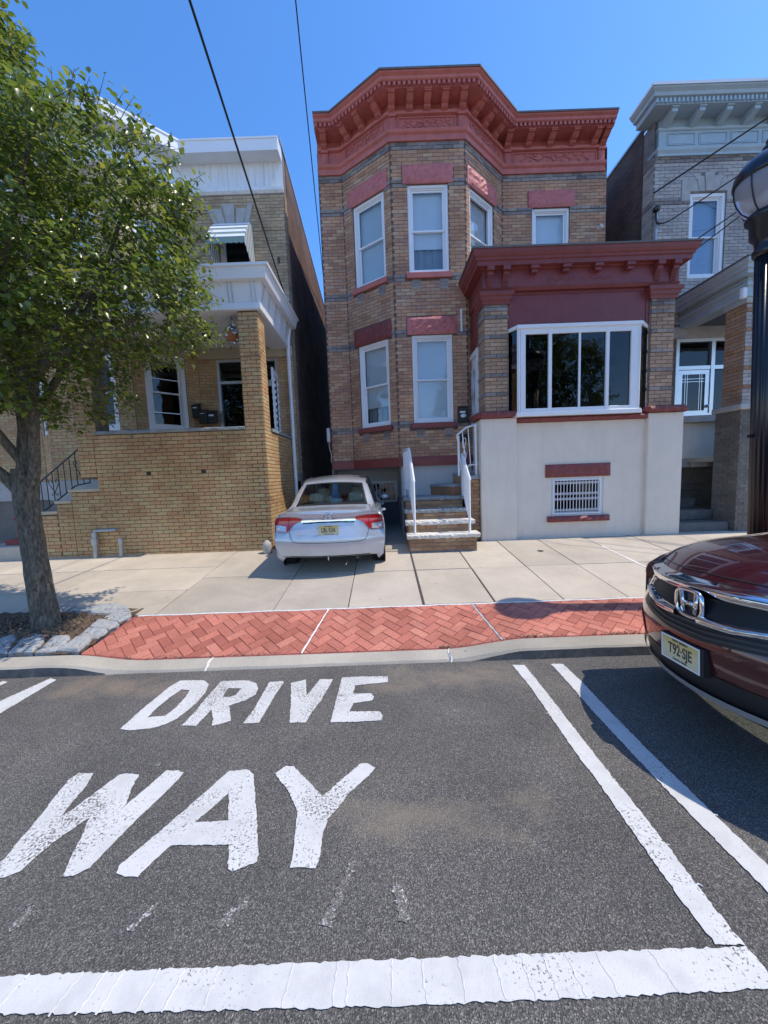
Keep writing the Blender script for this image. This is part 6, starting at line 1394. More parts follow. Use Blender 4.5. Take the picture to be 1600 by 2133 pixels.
# local +x of the profile is the car's nose: turn it to +Y
B.M = Matrix.Translation((-.805, 5.24, .118)) @ Matrix.Rotation(R(90+1.4), 4, 'Z') @ Matrix.Rotation(R(-2.2), 4, 'Y') @ Matrix.Diagonal((.935, .935, .935, 1))
mb = MB(); mb.grid(B.top(0, 9, 16)); mb.grid(B.top(15, 21, 12)); body_rows = mb
def s_top(x):
    xs = [.14, .22, .67, 1.3, 2.0, 3.15, 3.4, 3.8, 4.2]; ys = [.80, .765, .735, .745, .755, .735, .74, .745, .70]; zs = [.93, .99, 1.0, .965, .94, .95, .955, .90, .74]
    return float(np.interp(x, xs, ys)), float(np.interp(x, xs, zs))
XS = [.16, .2, .28, .4, .6, .8, 1.0, 1.3, 1.6, 2.0, 2.4, 2.8, 3.15, 3.4, 3.7, 4.0, 4.2]
for sg in (-1, 1):
    rows = B.side(XS, sg, .24, s_top)
    er = []                                   # close the tail corner onto the end face
    for v in range(9):
        loc_ = Vector(B.M.inverted() @ Vector(rows[0][v])); p = B.solve(sg*.95, loc_.z, .6, 7.2); er.append(B.w(p))
    mb.grid([er]+rows)
    # shoulder from the belt to the deck and bonnet edge
    sh = []
    for x in XS[0:5]:
        q = np.interp(x, [.085, .16, .58], [7, 8, 9]); p = B.at(q, sg); yt, zt = s_top(x); sh.append([B.w((x, sg*yt, zt)), B.w(p)])
    mb.grid(sh)
    sh = []
    for x in XS[12:]:
        ss = np.linspace(15, 18, 60); q = min(ss, key=lambda q_: abs(B.at(q_, sg)[0]-x)); p = B.at(q, sg); yt, zt = s_top(x); sh.append([B.w((x, sg*yt, zt)), B.w(p)])
    mb.grid(sh)
o = mb.build('body', 'car_silver', SED, smooth=True)
def weld(o, d=.004):
    import bmesh
    bm = bmesh.new(); bm.from_mesh(o.data); bmesh.ops.remove_doubles(bm, verts=bm.verts, dist=d); bmesh.ops.recalc_face_normals(bm, faces=bm.faces); bm.to_mesh(o.data); bm.free()
    o.data.polygons.foreach_set('use_smooth', [True]*len(o.data.polygons))
weld(o)
# roof and pillars
mb = MB(); mb.grid(B.top(11, 14, 14)); mb.build('roof', 'car_silver', SED, smooth=True)
for sg in (-1, 1):
    mb = MB(); mb.grid([[B.w(B.at(q, sg*t)) for t in (.86, 1.0)] for q in np.linspace(9, 11, 9)])
    cp_ = []
    for q in np.linspace(9, 11, 9):
        p = B.at(q, sg); x = p[0]; yt, zt = s_top(x); k = min(1, max(.18, 1-(x-.66)/.95)); cp_.append([B.w(p), B.w((p[0]+(x-p[0])*k, p[1]+(sg*yt-p[1])*(1-.0), p[2]+(zt-p[2])*(1)))])
    mb.grid([[r[0], tuple(Vector(r[0]).lerp(Vector(r[1]), .5)+Vector((sg*-.0, 0, .0))), r[1]] for r in cp_]); o = mb.build('rear_pillar', 'car_silver', SED, smooth=True); weld(o)
    mb = MB(); mb.grid([[B.w(B.at(q, sg*t)) for t in (.9, 1.0)] for q in np.linspace(14, 15, 6)]); mb.build('front_pillar', 'car_silver', SED)
    # side glass between belt and roof edge, with door pillar
    rows = []
    for q in np.linspace(11, 14.9, 20):
        p = B.at(q, sg); yt, zt = s_top(p[0]); rows.append([B.w((p[0], sg*yt, zt)), B.w((p[0], sg*(yt*.5+abs(p[1])*.5+.02), (zt+p[2])/2)), B.w(p)])
    mb = MB(); mb.grid(rows); o = mb.build('side_window', 'car_glass', SED, smooth=True)
    mb = MB(); mb.tube([r[2] for r in rows], .018, 5); mb.build('window_trim', 'plastic_black', o)
    mb = MB(); q = min(rows, key=lambda r: abs(Vector(B.M.inverted() @ Vector(r[0])).x-2.05)); mb.tube(q, .03, 4); mb.build('door_pillar', 'plastic_black', o)
    # wheels and dark arches
    for x in (.93, 3.6):
        wheel(SED, B, x, sg*.765, .315, .205)
        mb = MB(); ax = lambda X, Y, Z, x=x, sg=sg: B.w((x+X, sg*(.872+Z), .315+Y)); mb.lathe([(.36, -.01), (.36, .004), (.01, .004)], 24, ax=ax); mb.build('wheel_arch', 'plastic_black', SED)
    mb = MB(); mb.sphere((0, 0, 0), .1, 12, 8, (.8, .9, .62)); mb.v = [B.w((2.75+v[0], sg*.955+v[1], .97+v[2])) for v in mb.v]; mr_ = mb.build('door_mirror', 'car_silver', SED, smooth=True)
    mb = MB(); mb.tube([B.w((2.78, sg*.84, .93)), B.w((2.76, sg*.90, .95))], .03, 6); mb.build('mirror_arm', 'plastic_black', mr_)
    for x in (1.35, 2.3):
        mb = MB(); mb.tube([B.w((x-.09, sg*.87, .86)), B.w((x-.06, sg*.91, .865)), B.w((x+.08, sg*.91, .865)), B.w((x+.1, sg*.87, .86))], .014, 6); mb.build('door_handle', 'car_silver', SED)
# rear screen with its black border, shelf and headrests behind
mb = MB(); mb.grid(B.top(9, 11, 14, 0, -.86, .86)); rg = mb.build('rear_window', 'car_glass', SED, smooth=True)
mb = MB(); a = B.top(9, 11, 40, .003, -.86, .86)
for rr in (a[0:2], a[-2:]): mb.grid(rr)
mb.grid([r[0:2] for r in a]); mb.grid([r[-2:] for r in a]); mb.build('window_border', 'plastic_black', rg)
mb = MB(); mb.grid(B.top(14, 15, 10, 0, -.9, .9)); mb.build('windscreen', 'car_glass', SED, smooth=True)
mb = MB(); mb.hexa([B.w(p) for p in ((.62, -.66, .88), (.62, .66, .88), (1.35, .66, .88), (1.35, -.66, .88), (.62, -.66, 1.0), (.62, .66, 1.0), (1.30, .66, .99), (1.30, -.66, .99))]); mb.build('parcel_shelf', 'seat_cloth', SED)
mb = MB(); mb.hexa([B.w(p) for p in ((1.32, -.68, .5), (1.32, .68, .5), (3.2, .68, .5), (3.2, -.68, .5), (1.32, -.68, .6), (1.32, .68, .6), (3.2, .68, .6), (3.2, -.68, .6))]); mb.build('cabin_floor', 'interior_dark', SED)
def pillow(cx_, cy_, cz_, sx, sy, sz, name, mat):
    mb = MB(); mb.sphere((0, 0, 0), 1, 14, 8); vs = []
    for v in mb.v:
        f = lambda t: math.copysign(abs(t)**.55, t); vs.append(B.w((cx_+sx*f(v[0]), cy_+sy*f(v[1]), cz_+sz*f(v[2]))))
    mb.v = vs; return mb.build(name, mat, SED, smooth=True)
for y in (-.37, .37): pillow(1.42, y, 1.12, .05, .13, .085, 'headrest', 'seat_cloth')
pillow(1.42, 0, 1.045, .045, .13, .05, 'headrest', 'seat_cloth')
for y in (-.36, .36): pillow(2.45, y, 1.13, .05, .12, .09, 'headrest', 'seat_cloth'); pillow(2.45, y, .80, .07, .25, .26, 'front_seat', 'seat_cloth')
pillow(1.46, 0, .78, .07, .64, .24, 'rear_seat', 'seat_cloth')
mb = MB(); mb.tube([B.w((3.0+.04*math.sin(a*.4), -.36+.0*a+.17*math.cos(a*.4), .98+.17*math.sin(a*.4))) for a in range(17)], .015, 6); mb.build('steering_wheel', 'plastic_black', SED)
mb = MB(); mb.sphere((0, 0, 0), 1, 10, 6); mb.v = [B.w((.78+.05*v[0], .02+.17*v[1], 1.01+.045*v[2])) for v in mb.v]; mb.build('brake_light', 'plastic_black', SED)
# lamps
for sg in (-1, 1):
    tp = lambda y: float(np.interp(abs(y), [.40, .47, .60, .75, .86], [.905, .928, .94, .935, .90])); bt = lambda y: float(np.interp(abs(y), [.40, .47, .55, .62, .66, .86], [.88, .862, .82, .74, .715, .715]))
    mb = ribbon(B, 4, 8, sg*.41, sg*.848, tp, bt, .010, 18, 6); tl_ = mb.build('tail_light', 'lens_red', SED, smooth=True)
    mb = ribbon(B, 4, 8, sg*.665, sg*.835, lambda y: .80+(abs(y)-.66)*.1, lambda y: .725, .016, 8, 3); mb.build('reversing_lens', 'lens_clear', tl_, smooth=True)
    p = B.solve(sg*.79, .765, 4, 8); mb = MB(); mb.sphere((0, 0, 0), .03, 10, 6); mb.v = [B.w((p[0]-.016+v[0]*.4, p[1]+v[1], p[2]+v[2])) for v in mb.v]; mb.build('bulb', 'aluminium', tl_)
    mb = ribbon(B, 4, 8, sg*.620, sg*.626, tp, bt, .014, 1, 6); mb.build('lens_seam', 'plastic_black', tl_)
# boot-lid shut line, bumper line, chrome strip, badge
def seam(pts, s0, s1, wd=.005, off=.003, mat='plastic_black', name='shut_line'):
    P = [B.solve(y, z, s0, s1) for y, z in pts]; mb = MB(); mb.tube([B.w((p[0]-off*.3, p[1], p[2])) for p in P], wd*.7, 5); return mb.build(name, mat, SED)
def curve(pts, n=6):
    a, _ = cr([(p[0], p[1]) for p in pts], n); return [tuple(q) for q in a]
seam(curve([(-.62, .74), (-.60, .66), (-.565, .585), (-.50, .555), (-.25, .545), (0, .543), (.25, .545), (.50, .555), (.565, .585), (.60, .66), (.62, .74)]), 2.2, 6)
for sg in (-1, 1):
    mb = MB(); mb.tube([B.w(tuple(np.array(B.at(q, sg*.90))+np.array((0, 0, .001)))) for q in np.linspace(7.0, 9, 12)], .0035, 5); mb.build('shut_line', 'plastic_black', SED)
mb = ribbon(B, 4, 8, -.42, .42, lambda y: .905-.10*abs(y)**2, lambda y: .868-.10*abs(y)**2, .022, 20, 3); mb.build('chrome_strip', 'chrome', SED, smooth=True)
mb = ribbon(B, 4, 8, -.40, .40, lambda y: .868-.10*abs(y)**2, lambda y: .845-.1*abs(y)**2, .006, 16, 1); mb.build('strip_shadow_gap', 'plastic_black', SED)
mb = ribbon(B, 1, 3, -.62, .62, lambda y: .335, lambda y: .317, .002, 20, 2); mb.build('lower_valance', 'plastic_black', SED)
p = B.solve(.05, .30, 1, 3); mb = MB(); mb.tube([B.w((.02, .02, .33)), B.w((.015, .02, .27))], .009, 6); mb.build('tow_hook', 'aluminium', SED)
mb = MB(); mb.tube([B.w((.45, -.42, .27)), B.w((.14, -.42, .268))], .026, 10); mb.build('exhaust', 'bronze_dark', SED)
def faceM(y, z, s0, s1, off, up=.0):
    """matrix of a flat sign sitting on the tail: x to the viewer's right, y up, z out"""
    p = Vector(B.solve(y, z, s0, s1)); rot = Matrix(((0, 0, -1, p.x-off), (-1, 0, 0, p.y), (0, 1, 0, p.z), (0, 0, 0, 1)))
    return B.M @ rot @ Matrix.Rotation(R(up), 4, 'X')
def emblem(parent, M, s=1.0, name='emblem'):
    mb = MB(); n = 22; rings = []
    def sq(a, r): c_, s_ = math.cos(a), math.sin(a); k = (abs(c_)**3.4+abs(s_)**3.4)**(-1/3.4); return c_*k*r, s_*k*r*.86*(1-.06*s_)
    pts = [M @ Vector((sq(2*math.pi*i/n, .052*s)[0], sq(2*math.pi*i/n, .052*s)[1], .006*s)) for i in range(n+1)]
    mb.tube(pts, .0065*s, 6, cap=False)
    for sg in (-1, 1):
        mb.hexa([M @ Vector(v) for v in ((sg*.018*s, -.034*s, 0), (sg*.029*s, -.034*s, 0), (sg*.029*s, -.034*s, .01*s), (sg*.018*s, -.034*s, .01*s), (sg*.024*s, .036*s, 0), (sg*.039*s, .036*s, 0), (sg*.039*s, .036*s, .01*s), (sg*.024*s, .036*s, .01*s))])
    mb.hexa([M @ Vector(v) for v in ((-.022*s, -.010*s, 0), (.022*s, -.010*s, 0), (.022*s, -.010*s, .009*s), (-.022*s, -.010*s, .009*s), (-.022*s, .004*s, 0), (.022*s, .004*s, 0), (.022*s, .004*s, .009*s), (-.022*s, .004*s, .009*s))])
    return mb.build(name, 'chrome', parent, smooth=True)
emblem(SED, faceM(0, .955, 5, 8, .01), 1.15)
def make_plate(parent, M, txt, top_t, bot_t, w_=.305, h_=.152, frame=None, tw=.92):
    me = MB(); me.box(-w_/2, w_/2, -.002, .002, -h_/2, h_/2); pl = me.build('licence_plate', 'plate_face', parent); pl.matrix_world = M @ Matrix.Rotation(R(-90), 4, 'X') @ Matrix.Scale(-1, 4, (0, 1, 0)) if False else M @ Matrix(((1, 0, 0, 0), (0, 0, 1, 0), (0, -1, 0, 0), (0, 0, 0, 1)))
    def tx(s, size, y, sc, name='lettering'):
        m_ = text_mesh(s, size, .0006, sc, .0022 if size > .05 else .0006); m_.materials.append(MATS['patina']); t = bpy.data.objects.new(name, m_); COL.objects.link(t); t.parent = pl; t.matrix_local = Matrix(((1, 0, 0, 0), (0, 0, -1, -.0028), (0, 1, 0, y), (0, 0, 0, 1)))
    tx(txt, .098, .0, (.70*tw, .98)); tx(top_t, .024, .060, (1, .9)); tx(bot_t, .022, -.060, (1, .9))
    q = MB(); g = Fr((-w_/2, 0), (w_/2, 0)); q.ring(g, -.004, w_+.004, -h_/2-.004, h_/2+.004, .009, .0005, .005); q.build('plate_frame', frame or 'aluminium', pl)
    return pl
make_plate(SED, faceM(0, .735, 3, 7, .028), 'LBL\u00b753A', 'NEW JERSEY', 'GARDEN STATE')
me = text_mesh('CIVIC', .05, .002, (1.25, .8)); me.transform(faceM(.42, .665, 3, 7, .006)); me.materials.append(MATS['aluminium']); o = bpy.data.objects.new('lettering', me); COL.objects.link(o); o.parent = SED
def fix_parent(root):
    bpy.context.view_layer.update()
    inv = root.matrix_world.inverted()
    for ch in list(root.children):
        if ch.name.startswith('licence_plate'): mw = ch.matrix_world.copy()
        ch.matrix_parent_inverse = inv if True else ch.matrix_parent_inverse
# geometry above is in scene coordinates: cancel the empty's own offset
for ch in list(SED.children):
    ch.matrix_parent_inverse = Matrix.Translation(-SED.location)

# ---------------------------------------------------- dark red SUV, nose to the left, at the kerb
SUV = thing('parked_car', 'dark red compact SUV at the right kerb with chrome grille', 'car', None, (1.83, 2.1, -.12))
VP = [(.45, .25, .75, .10, 0), (.14, .25, .80, .26, 0), (.06, .33, .87, .33, 0), (.02, .47, .90, .36, 0), (.0, .62, .91, .38, 0), (.03, .74, .90, .38, 0), (.09, .86, .88, .38, 0), (.14, .965, .86, .36, 0), (.21, 1.025, .83, .30, .02), (.44, 1.125, .80, .14, .045),
      (.8, 1.205, .80, .06, .055), (1.2, 1.255, .76, .16, .05), (1.6, 1.45, .69, .15, .05), (2.0, 1.63, .61, .1, .05), (2.6, 1.69, .61, 0, .05), (3.7, 1.66, .61, 0, .05), (4.2, 1.56, .60, -.05, .04), (4.5, 1.1, .76, -.1, 0), (4.58, .7, .86, -.2, 0), (4.55, .42, .86, -.2, 0), (4.35, .27, .8, 0, 0)]
def hw_v(x): return float(np.interp(x, [.36, .5, .8, 1.3, 3.6, 4.2, 4.4], [.90, .915, .925, .925, .925, .90, .86]))
B = Body(VP, (0, 0, 0), 0, 1, hw=hw_v)
B.M = Matrix.Translation((1.785, 2.12, -.075)) @ Matrix.Rotation(R(-1.0), 4, 'Z') @ Matrix.Rotation(R(-3.3), 4, 'X') @ Matrix.Diagonal((.935, .935, .935, 1))
def v_top(x):
    xs = [.36, .5, .8, 1.3, 3.9, 4.4]; return float(np.interp(x, xs, [.79, .815, .845, .82, .80, .78])), float(np.interp(x, xs, [.955, 1.03, 1.10, 1.13, 1.12, 1.0]))
mb = MB(); mb.grid(B.top(0, 11, 20)); mb.grid(B.top(16, 20, 10))
XV = [.38, .44, .52, .65, .8, 1.0, 1.3, 1.7, 2.2, 2.8, 3.4, 3.9, 4.3]
for sg in (-1, 1):
    rows = B.side(XV, sg, .30, v_top); er = []
    for v in range(9):
        loc_ = Vector(B.M.inverted() @ Vector(rows[0][v])); er.append(B.w(B.solve(sg*1.2, loc_.z, .6, 8)))
    mb.grid([er]+rows); sh = []
    for x in XV[:7]:
        ss = np.linspace(7, 11, 80); q = min(ss, key=lambda q_: abs(B.at(q_, sg)[0]-x)); yt, zt = v_top(x); sh.append([B.w((x, sg*yt, zt)), B.w(B.at(q, sg))])
    mb.grid(sh)
o = mb.build('body', 'car_maroon', SUV, smooth=True); weld(o)
mb = MB(); mb.grid(B.top(13, 16, 12)); mb.build('roof', 'car_maroon', SUV, smooth=True)
mb = MB(); mb.grid(B.top(11, 13, 12, 0, -.9, .9)); mb.build('windscreen', 'car_glass', SUV, smooth=True)
for sg in (-1, 1):
    mb = MB(); mb.grid([[B.w(B.at(q, sg*t)) for t in (.9, 1)] for q in np.linspace(11, 13, 9)]); mb.build('front_pillar', 'plastic_black', SUV)
    rows = []
    for q in np.linspace(11.4, 16, 16):
        p = B.at(q, sg); yt, zt = v_top(p[0]); rows.append([B.w((p[0], sg*yt, zt)), B.w(p)])
    mb = MB(); mb.grid(rows); mb.build('side_window', 'glass_dark', SUV, smooth=True)
    for x in (.93, 3.6):
        wheel(SUV, B, x, sg*.80, .345, .23)
        mb = MB(); ax = lambda X, Y, Z, x=x, sg=sg: B.w((x+X, sg*(.915+Z), .345+Y)); mb.lathe([(.43, -.02), (.43, .02), (.38, .025), (.01, .018)], 26, ax=ax); mb.build('wheel_arch', 'plastic_black', SUV)
    mb = MB(); mb.sphere((0, 0, 0), .12, 12, 8, (.7, 1, .7)); mb.v = [B.w((1.72+v[0], sg*1.0+v[1], 1.16+v[2])) for v in mb.v]; mb.build('door_mirror', 'car_maroon', SUV, smooth=True)
    # headlamp: dark housing sweeping back round the corner, bright lens inside
    tp = lambda y: float(np.interp(abs(y), [.50, .62, .78, .875], [.93, .955, .975, .97])); bt = lambda y: float(np.interp(abs(y), [.50, .62, .80, .875], [.875, .855, .84, .865]))
    mb = ribbon(B, 4, 8.5, sg*.52, sg*.874, tp, bt, .012, 14, 5); hl = mb.build('headlight', 'glass_dark', SUV, smooth=True)
    mb = ribbon(B, 4, 8.5, sg*.53, sg*.872, lambda y: tp(y)-.004, lambda y: bt(y)+.004, .006, 14, 4); mb.build('lamp_reflector', 'lens_clear', hl, smooth=True)
    rows = B.side([.385, .42, .48, .56, .68], sg, .30, v_top); mb = MB(); mb.grid([[tuple(Vector(p)+Vector((-.004, sg*.010, .004))) for p in r[4:8]] for r in rows]); mb.build('lamp_glass', 'glass_dark', hl, smooth=True)
    mb = MB(); mb.grid([[tuple(Vector(p)+Vector((-.002, sg*.005, .002))) for p in r[4:8]] for r in rows]); mb.build('lamp_reflector', 'silver_trim', hl, smooth=True)
    # corner intake and fog-lamp surround
    mb = ribbon(B, 1, 5, sg*.55, sg*.86, lambda y: .585, lambda y: .41, .006, 10, 4); it = mb.build('corner_intake', 'plastic_black', SUV, smooth=True)
    mb = ribbon(B, 1, 5, sg*.54, sg*.87, lambda y: .602, lambda y: .585, .018, 10, 1); mb.build('intake_trim', 'car_maroon', it)
# grille: black field, slats, chrome wing above and below the badge
gt = lambda y: .95-.10*max(0, abs(y)-.3); gb = lambda y: .655+.11*max(0, abs(y)-.15)
mb = ribbon(B, 3.5, 8, -.60, .60, gt, gb, .004, 30, 6); gr = mb.build('grille', 'plastic_black', SUV, smooth=True)
for z in (.685, .715, .745):
    mb = ribbon(B, 3.5, 8, -.50, .50, lambda y: z+.006+.10*max(0, abs(y)-.15), lambda y: z-.006+.10*max(0, abs(y)-.15), .016, 24, 1); mb.build('grille_slat', 'bronze_dark', gr, smooth=True)
mb = ribbon(B, 3.5, 8.3, -.84, .84, lambda y: .992-.035*max(0, abs(y)-.5), lambda y: .905-.02*max(0, abs(y)-.35), .010, 40, 8, bulge=.058); mb.build('chrome_bar', 'chrome', SUV, smooth=True)
mb = ribbon(B, 3.5, 8.3, -.84, .84, lambda y: .905-.02*max(0, abs(y)-.35), lambda y: .898-.02*max(0, abs(y)-.35), .02, 40, 1); mb.build('bar_edge', 'plastic_black', SUV)
for sg in (-1, 1):
    mb = ribbon(B, 3.5, 8.3, sg*.09, sg*.60, lambda y: .80+.13*max(0, abs(y)-.30), lambda y: .745+.16*max(0, abs(y)-.28), .012, 20, 6, bulge=.035); mb.build('chrome_wing', 'chrome', SUV, smooth=True)
    mb = ribbon(B, 3.5, 8.3, sg*.57, sg*.62, lambda y: .915, lambda y: .80, .030, 4, 3); mb.build('chrome_end', 'chrome', SUV, smooth=True)
# seen from in front: x to the viewer's right is +local y reversed for a nose that points to -x
def noseM(y, z, s0, s1, off, up=0):
    p = Vector(B.solve(y, z, s0, s1)); rot = Matrix(((0, 0, -1, p.x-off), (-1, 0, 0, p.y), (0, 1, 0, p.z), (0, 0, 0, 1)))
    return B.M @ rot @ Matrix.Rotation(R(up), 4, 'X')
M_ = noseM(0, .855, 4, 8, .03); mb = MB(); n = 24; k = []
def sq(a, r): c_, s_ = math.cos(a), math.sin(a); q = (abs(c_)**4+abs(s_)**4)**(-1/4); return c_*q*r, s_*q*r*.88
mb.add([M_ @ Vector((0, 0, .001))]+[M_ @ Vector((*sq(2*math.pi*i/n, .098), .001)) for i in range(n)], [(0, 1+i, 1+(i+1) % n) for i in range(n)]); bp_ = mb.build('badge_plate', 'metal_black', SUV)
emblem(SUV, noseM(0, .855, 4, 8, .034), 1.95)
# lower bumper: dark plastic, plate bracket, silver skid lip
mb = ribbon(B, .6, 4, -.50, .50, lambda y: .46, lambda y: .30, .004, 30, 3); mb.build('lower_intake', 'plastic_black', SUV, smooth=True)
mb = ribbon(B, .6, 4, -.86, .86, lambda y: .352-.03*(1-abs(y)/.86), lambda y: .312-.035*(1-abs(y)/.86), .03, 40, 2); mb.build('skid_lip', 'silver_trim', SUV, smooth=True)
mb = ribbon(B, .3, 4, -.86, .86, lambda y: .312-.035*(1-abs(y)/.86), lambda y: .262, .01, 40, 2); mb.build('under_tray', 'plastic_black', SUV, smooth=True)
mb = MB(); M_ = noseM(0, .53, 2, 5, .012); mb.hexa([M_ @ Vector(v) for v in ((-.175, -.085, -.05), (.175, -.085, -.05), (.175, -.085, .012), (-.175, -.085, .012), (-.175, .085, -.05), (.175, .085, -.05), (.175, .085, .012), (-.175, .085, .012))]); mb.build('plate_bracket', 'plastic_black', SUV)
make_plate(SUV, noseM(0, .53, 2, 5, .028), 'T92\u00b7SJE', 'NEW JERSEY', 'Garden State', frame='paint_white')
mb = MB(); mb.tube([B.w(tuple(np.array(B.at(8.0, t))+np.array((0, 0, .002)))) for t in np.linspace(-.98, .98, 24)], .004, 5); mb.build('shut_line', 'plastic_black', SUV)
for sg in (-1, 1):
    mb = MB(); mb.tube([B.w(tuple(np.array(B.at(q, sg*.93))+np.array((0, 0, .002)))) for q in np.linspace(8.0, 11, 16)], .004, 5); mb.build('shut_line', 'plastic_black', SUV)
mb = MB(); mb.hexa([B.w(p) for p in ((1.4, -.75, .4), (1.4, .75, .4), (4.3, .75, .4), (4.3, -.75, .4), (1.4, -.75, 1.02), (1.4, .75, 1.02), (4.3, .75, 1.02), (4.3, -.75, 1.02))]); mb.build('cabin', 'interior_dark', SUV)
for ch in list(SUV.children): ch.matrix_parent_inverse = Matrix.Translation(-SUV.location)

# ================================================================== STREET LAMP
LX, LY = 4.09, 3.95; lz = strip_z(LX, LY)
LP = thing('street_lamp', 'black fluted street lamp with acorn globe behind the dark red car', 'street lamp', None, (LX, LY, lz))
lean = Matrix.Rotation(R(-2.0), 4, 'Y')
def lp(name, prof, mat, parent=LP, k=28, **kw):
    b = MB(); b.lathe(prof, k, **kw); o = b.build(name, mat, parent, smooth=True); return o
o = lp('base', [(.21, 0), (.21, .10), (.19, .13), (.185, .50), (.165, .56), (.15, .60), (.155, .64), (.12, .70)], 'metal_lamp')
o = lp('post', [(.102, .70), (.098, 3.66)], 'metal_lamp', k=96, flute=.10, nfl=16)
o = lp('collar', [(.105, 3.64), (.118, 3.66), (.118, 3.70), (.10, 3.73), (.105, 3.79), (.140, 3.83), (.145, 3.96), (.175, 3.99), (.180, 4.02), (.16, 4.05), (.145, 4.06)], 'metal_lamp')
gl = lp('globe', [(.145, 4.05), (.20, 4.10), (.235, 4.17), (.258, 4.25), (.264, 4.32), (.258, 4.38)], 'globe', k=40)
b = MB()
for i in range(8):
    a = i*math.pi/4+.3; b.tube([((r+.004)*math.cos(a), (r+.004)*math.sin(a), z) for r, z in ((.15, 4.05), (.202, 4.10), (.238, 4.17), (.261, 4.25), (.267, 4.32), (.261, 4.38))], .0065, 5)
b.build('globe_rib', 'metal_lamp', LP)
b = MB(); b.lathe([(.06, 4.06), (.06, 4.22), (.04, 4.26)], 16); b.build('lamp_bulb', 'paint_white', LP)
cap_ = lp('cap', [(.264, 4.36), (.278, 4.37), (.275, 4.395), (.265, 4.45), (.215, 4.52), (.145, 4.575), (.07, 4.605), (.045, 4.615), (.05, 4.63), (.06, 4.645), (.045, 4.67), (.03, 4.68), (.034, 4.705), (.02, 4.735), (.004, 4.745)], 'metal_lamp')
b = MB(); b.tube([(-.15, .0, 1.85), (-.10, 0, 1.85)], .02, 6); b.build('receptacle', 'metal_lamp', LP)
LP.rotation_euler = (0, R(-2.0), 0)
# ================================================================== OVERHEAD WIRES
def wire(pts, r, lab, sag=0):
    b = MB(); P = []
    for a, c_ in zip(pts[:-1], pts[1:]):
        a, c_ = Vector(a), Vector(c_)
        for i in range(14): t = i/14; P.append(a.lerp(c_, t)+Vector((0, 0, -sag*4*t*(1-t)*(c_-a).length/10)))
    P.append(Vector(pts[-1])); b.tube(P, r, 6); o = b.build('overhead_wire', 'cable', smooth=True); tag(o, lab, 'cable', 'overhead wires'); return o
wire([(-1.94, 8.75, 5.26), (-1.68, 4.0, 6.15), (-1.02, -8, 8.40)], .014, 'thick twisted black wire running from the top of the sky to the left house corner')
wire([(-1.81, 14, 7.69), (-1.0, 6.0, 8.4), (.4, -8, 9.64)], .010, 'thin straight black wire crossing the sky left of the red cornice')
wire([(5.91, 8.37, 7.26), (7.38, 7.5, 7.90), (11.5, 4.6, 9.2)], .016, 'upper black wire slanting across the grey buff house on the right')
wire([(5.957, 8.30, 6.61), (6.02, 8.2, 6.56), (6.18, 8.2, 6.62), (6.9, 7.62, 6.95), (8.0, 6.9, 7.45), (11.5, 4.6, 9.0)], .012, 'black wire with drooping loop joining the service mast on the grey house')
wire([(5.57, 6.80, 5.42), (6.27, 6.3, 5.83), (11.5, 4.0, 8.4)], .010, 'black wire rising from the right end of the maroon porch cornice')
wire([(5.75, 7.6, 5.36), (6.57, 6.6, 5.97), (11.5, 4.1, 8.6)], .010, 'lowest black wire passing behind the street lamp to the porch roof')
# ================================================================== STREET TREE
from mathutils import noise as mnoise
random.seed(99)
TX, TY = -3.84, 4.03; tz = walk_z(TY)+.02
TREE = thing('street_tree', 'leafy green street tree in a stone-edged pit at the left', 'tree', None, (TX, TY, tz))
def limb(name, pts, rs, parent, k=14, rough=.06, sub=5, flare=False):
    C, _ = cr([tuple(p)+(r,) for p, r in zip(pts, rs)], sub); mb = MB(); prev = None; rings = []
    for i, q in enumerate(C):
        p = Vector(q[:3]); r = q[3]; t = Vector(C[min(i+1, len(C)-1)][:3])-Vector(C[max(i-1, 0)][:3]); t.normalize()
        x = t.cross(Vector((0, 1, 0))).normalized() if prev is None else (prev-t*prev.dot(t)).normalized(); prev = x; y = t.cross(x); ring = []
        for j in range(k):
            a = 2*math.pi*j/k; d = x*math.cos(a)+y*math.sin(a); nz = mnoise.noise(Vector((d.x*2.2, d.y*2.2, p.z*1.1+i*.02)))*rough*1.6+mnoise.noise(Vector((d.x*7, d.y*7, p.z*5)))*rough
            ring.append(tuple(p+d*r*(1+nz)))
        ring.append(ring[0]); rings.append(ring)
    mb.grid(rings); mb.add(rings[-1][:-1], [tuple(range(k))]); o = mb.build(name, 'bark', parent, smooth=True)
    weld(o, .0005); return o
z = tz
trunk = limb('trunk', [(TX+.02, TY, z-.05), (TX+.0, TY, z+.05), (TX-.015, TY, z+.3), (TX-.03, TY, z+.7), (TX-.035, TY, z+1.2), (TX-.03, TY, z+1.5), (TX-.03, TY+.02, z+1.75)], [.155, .130, .112, .104, .100, .106, .10], TREE, 22, .10)
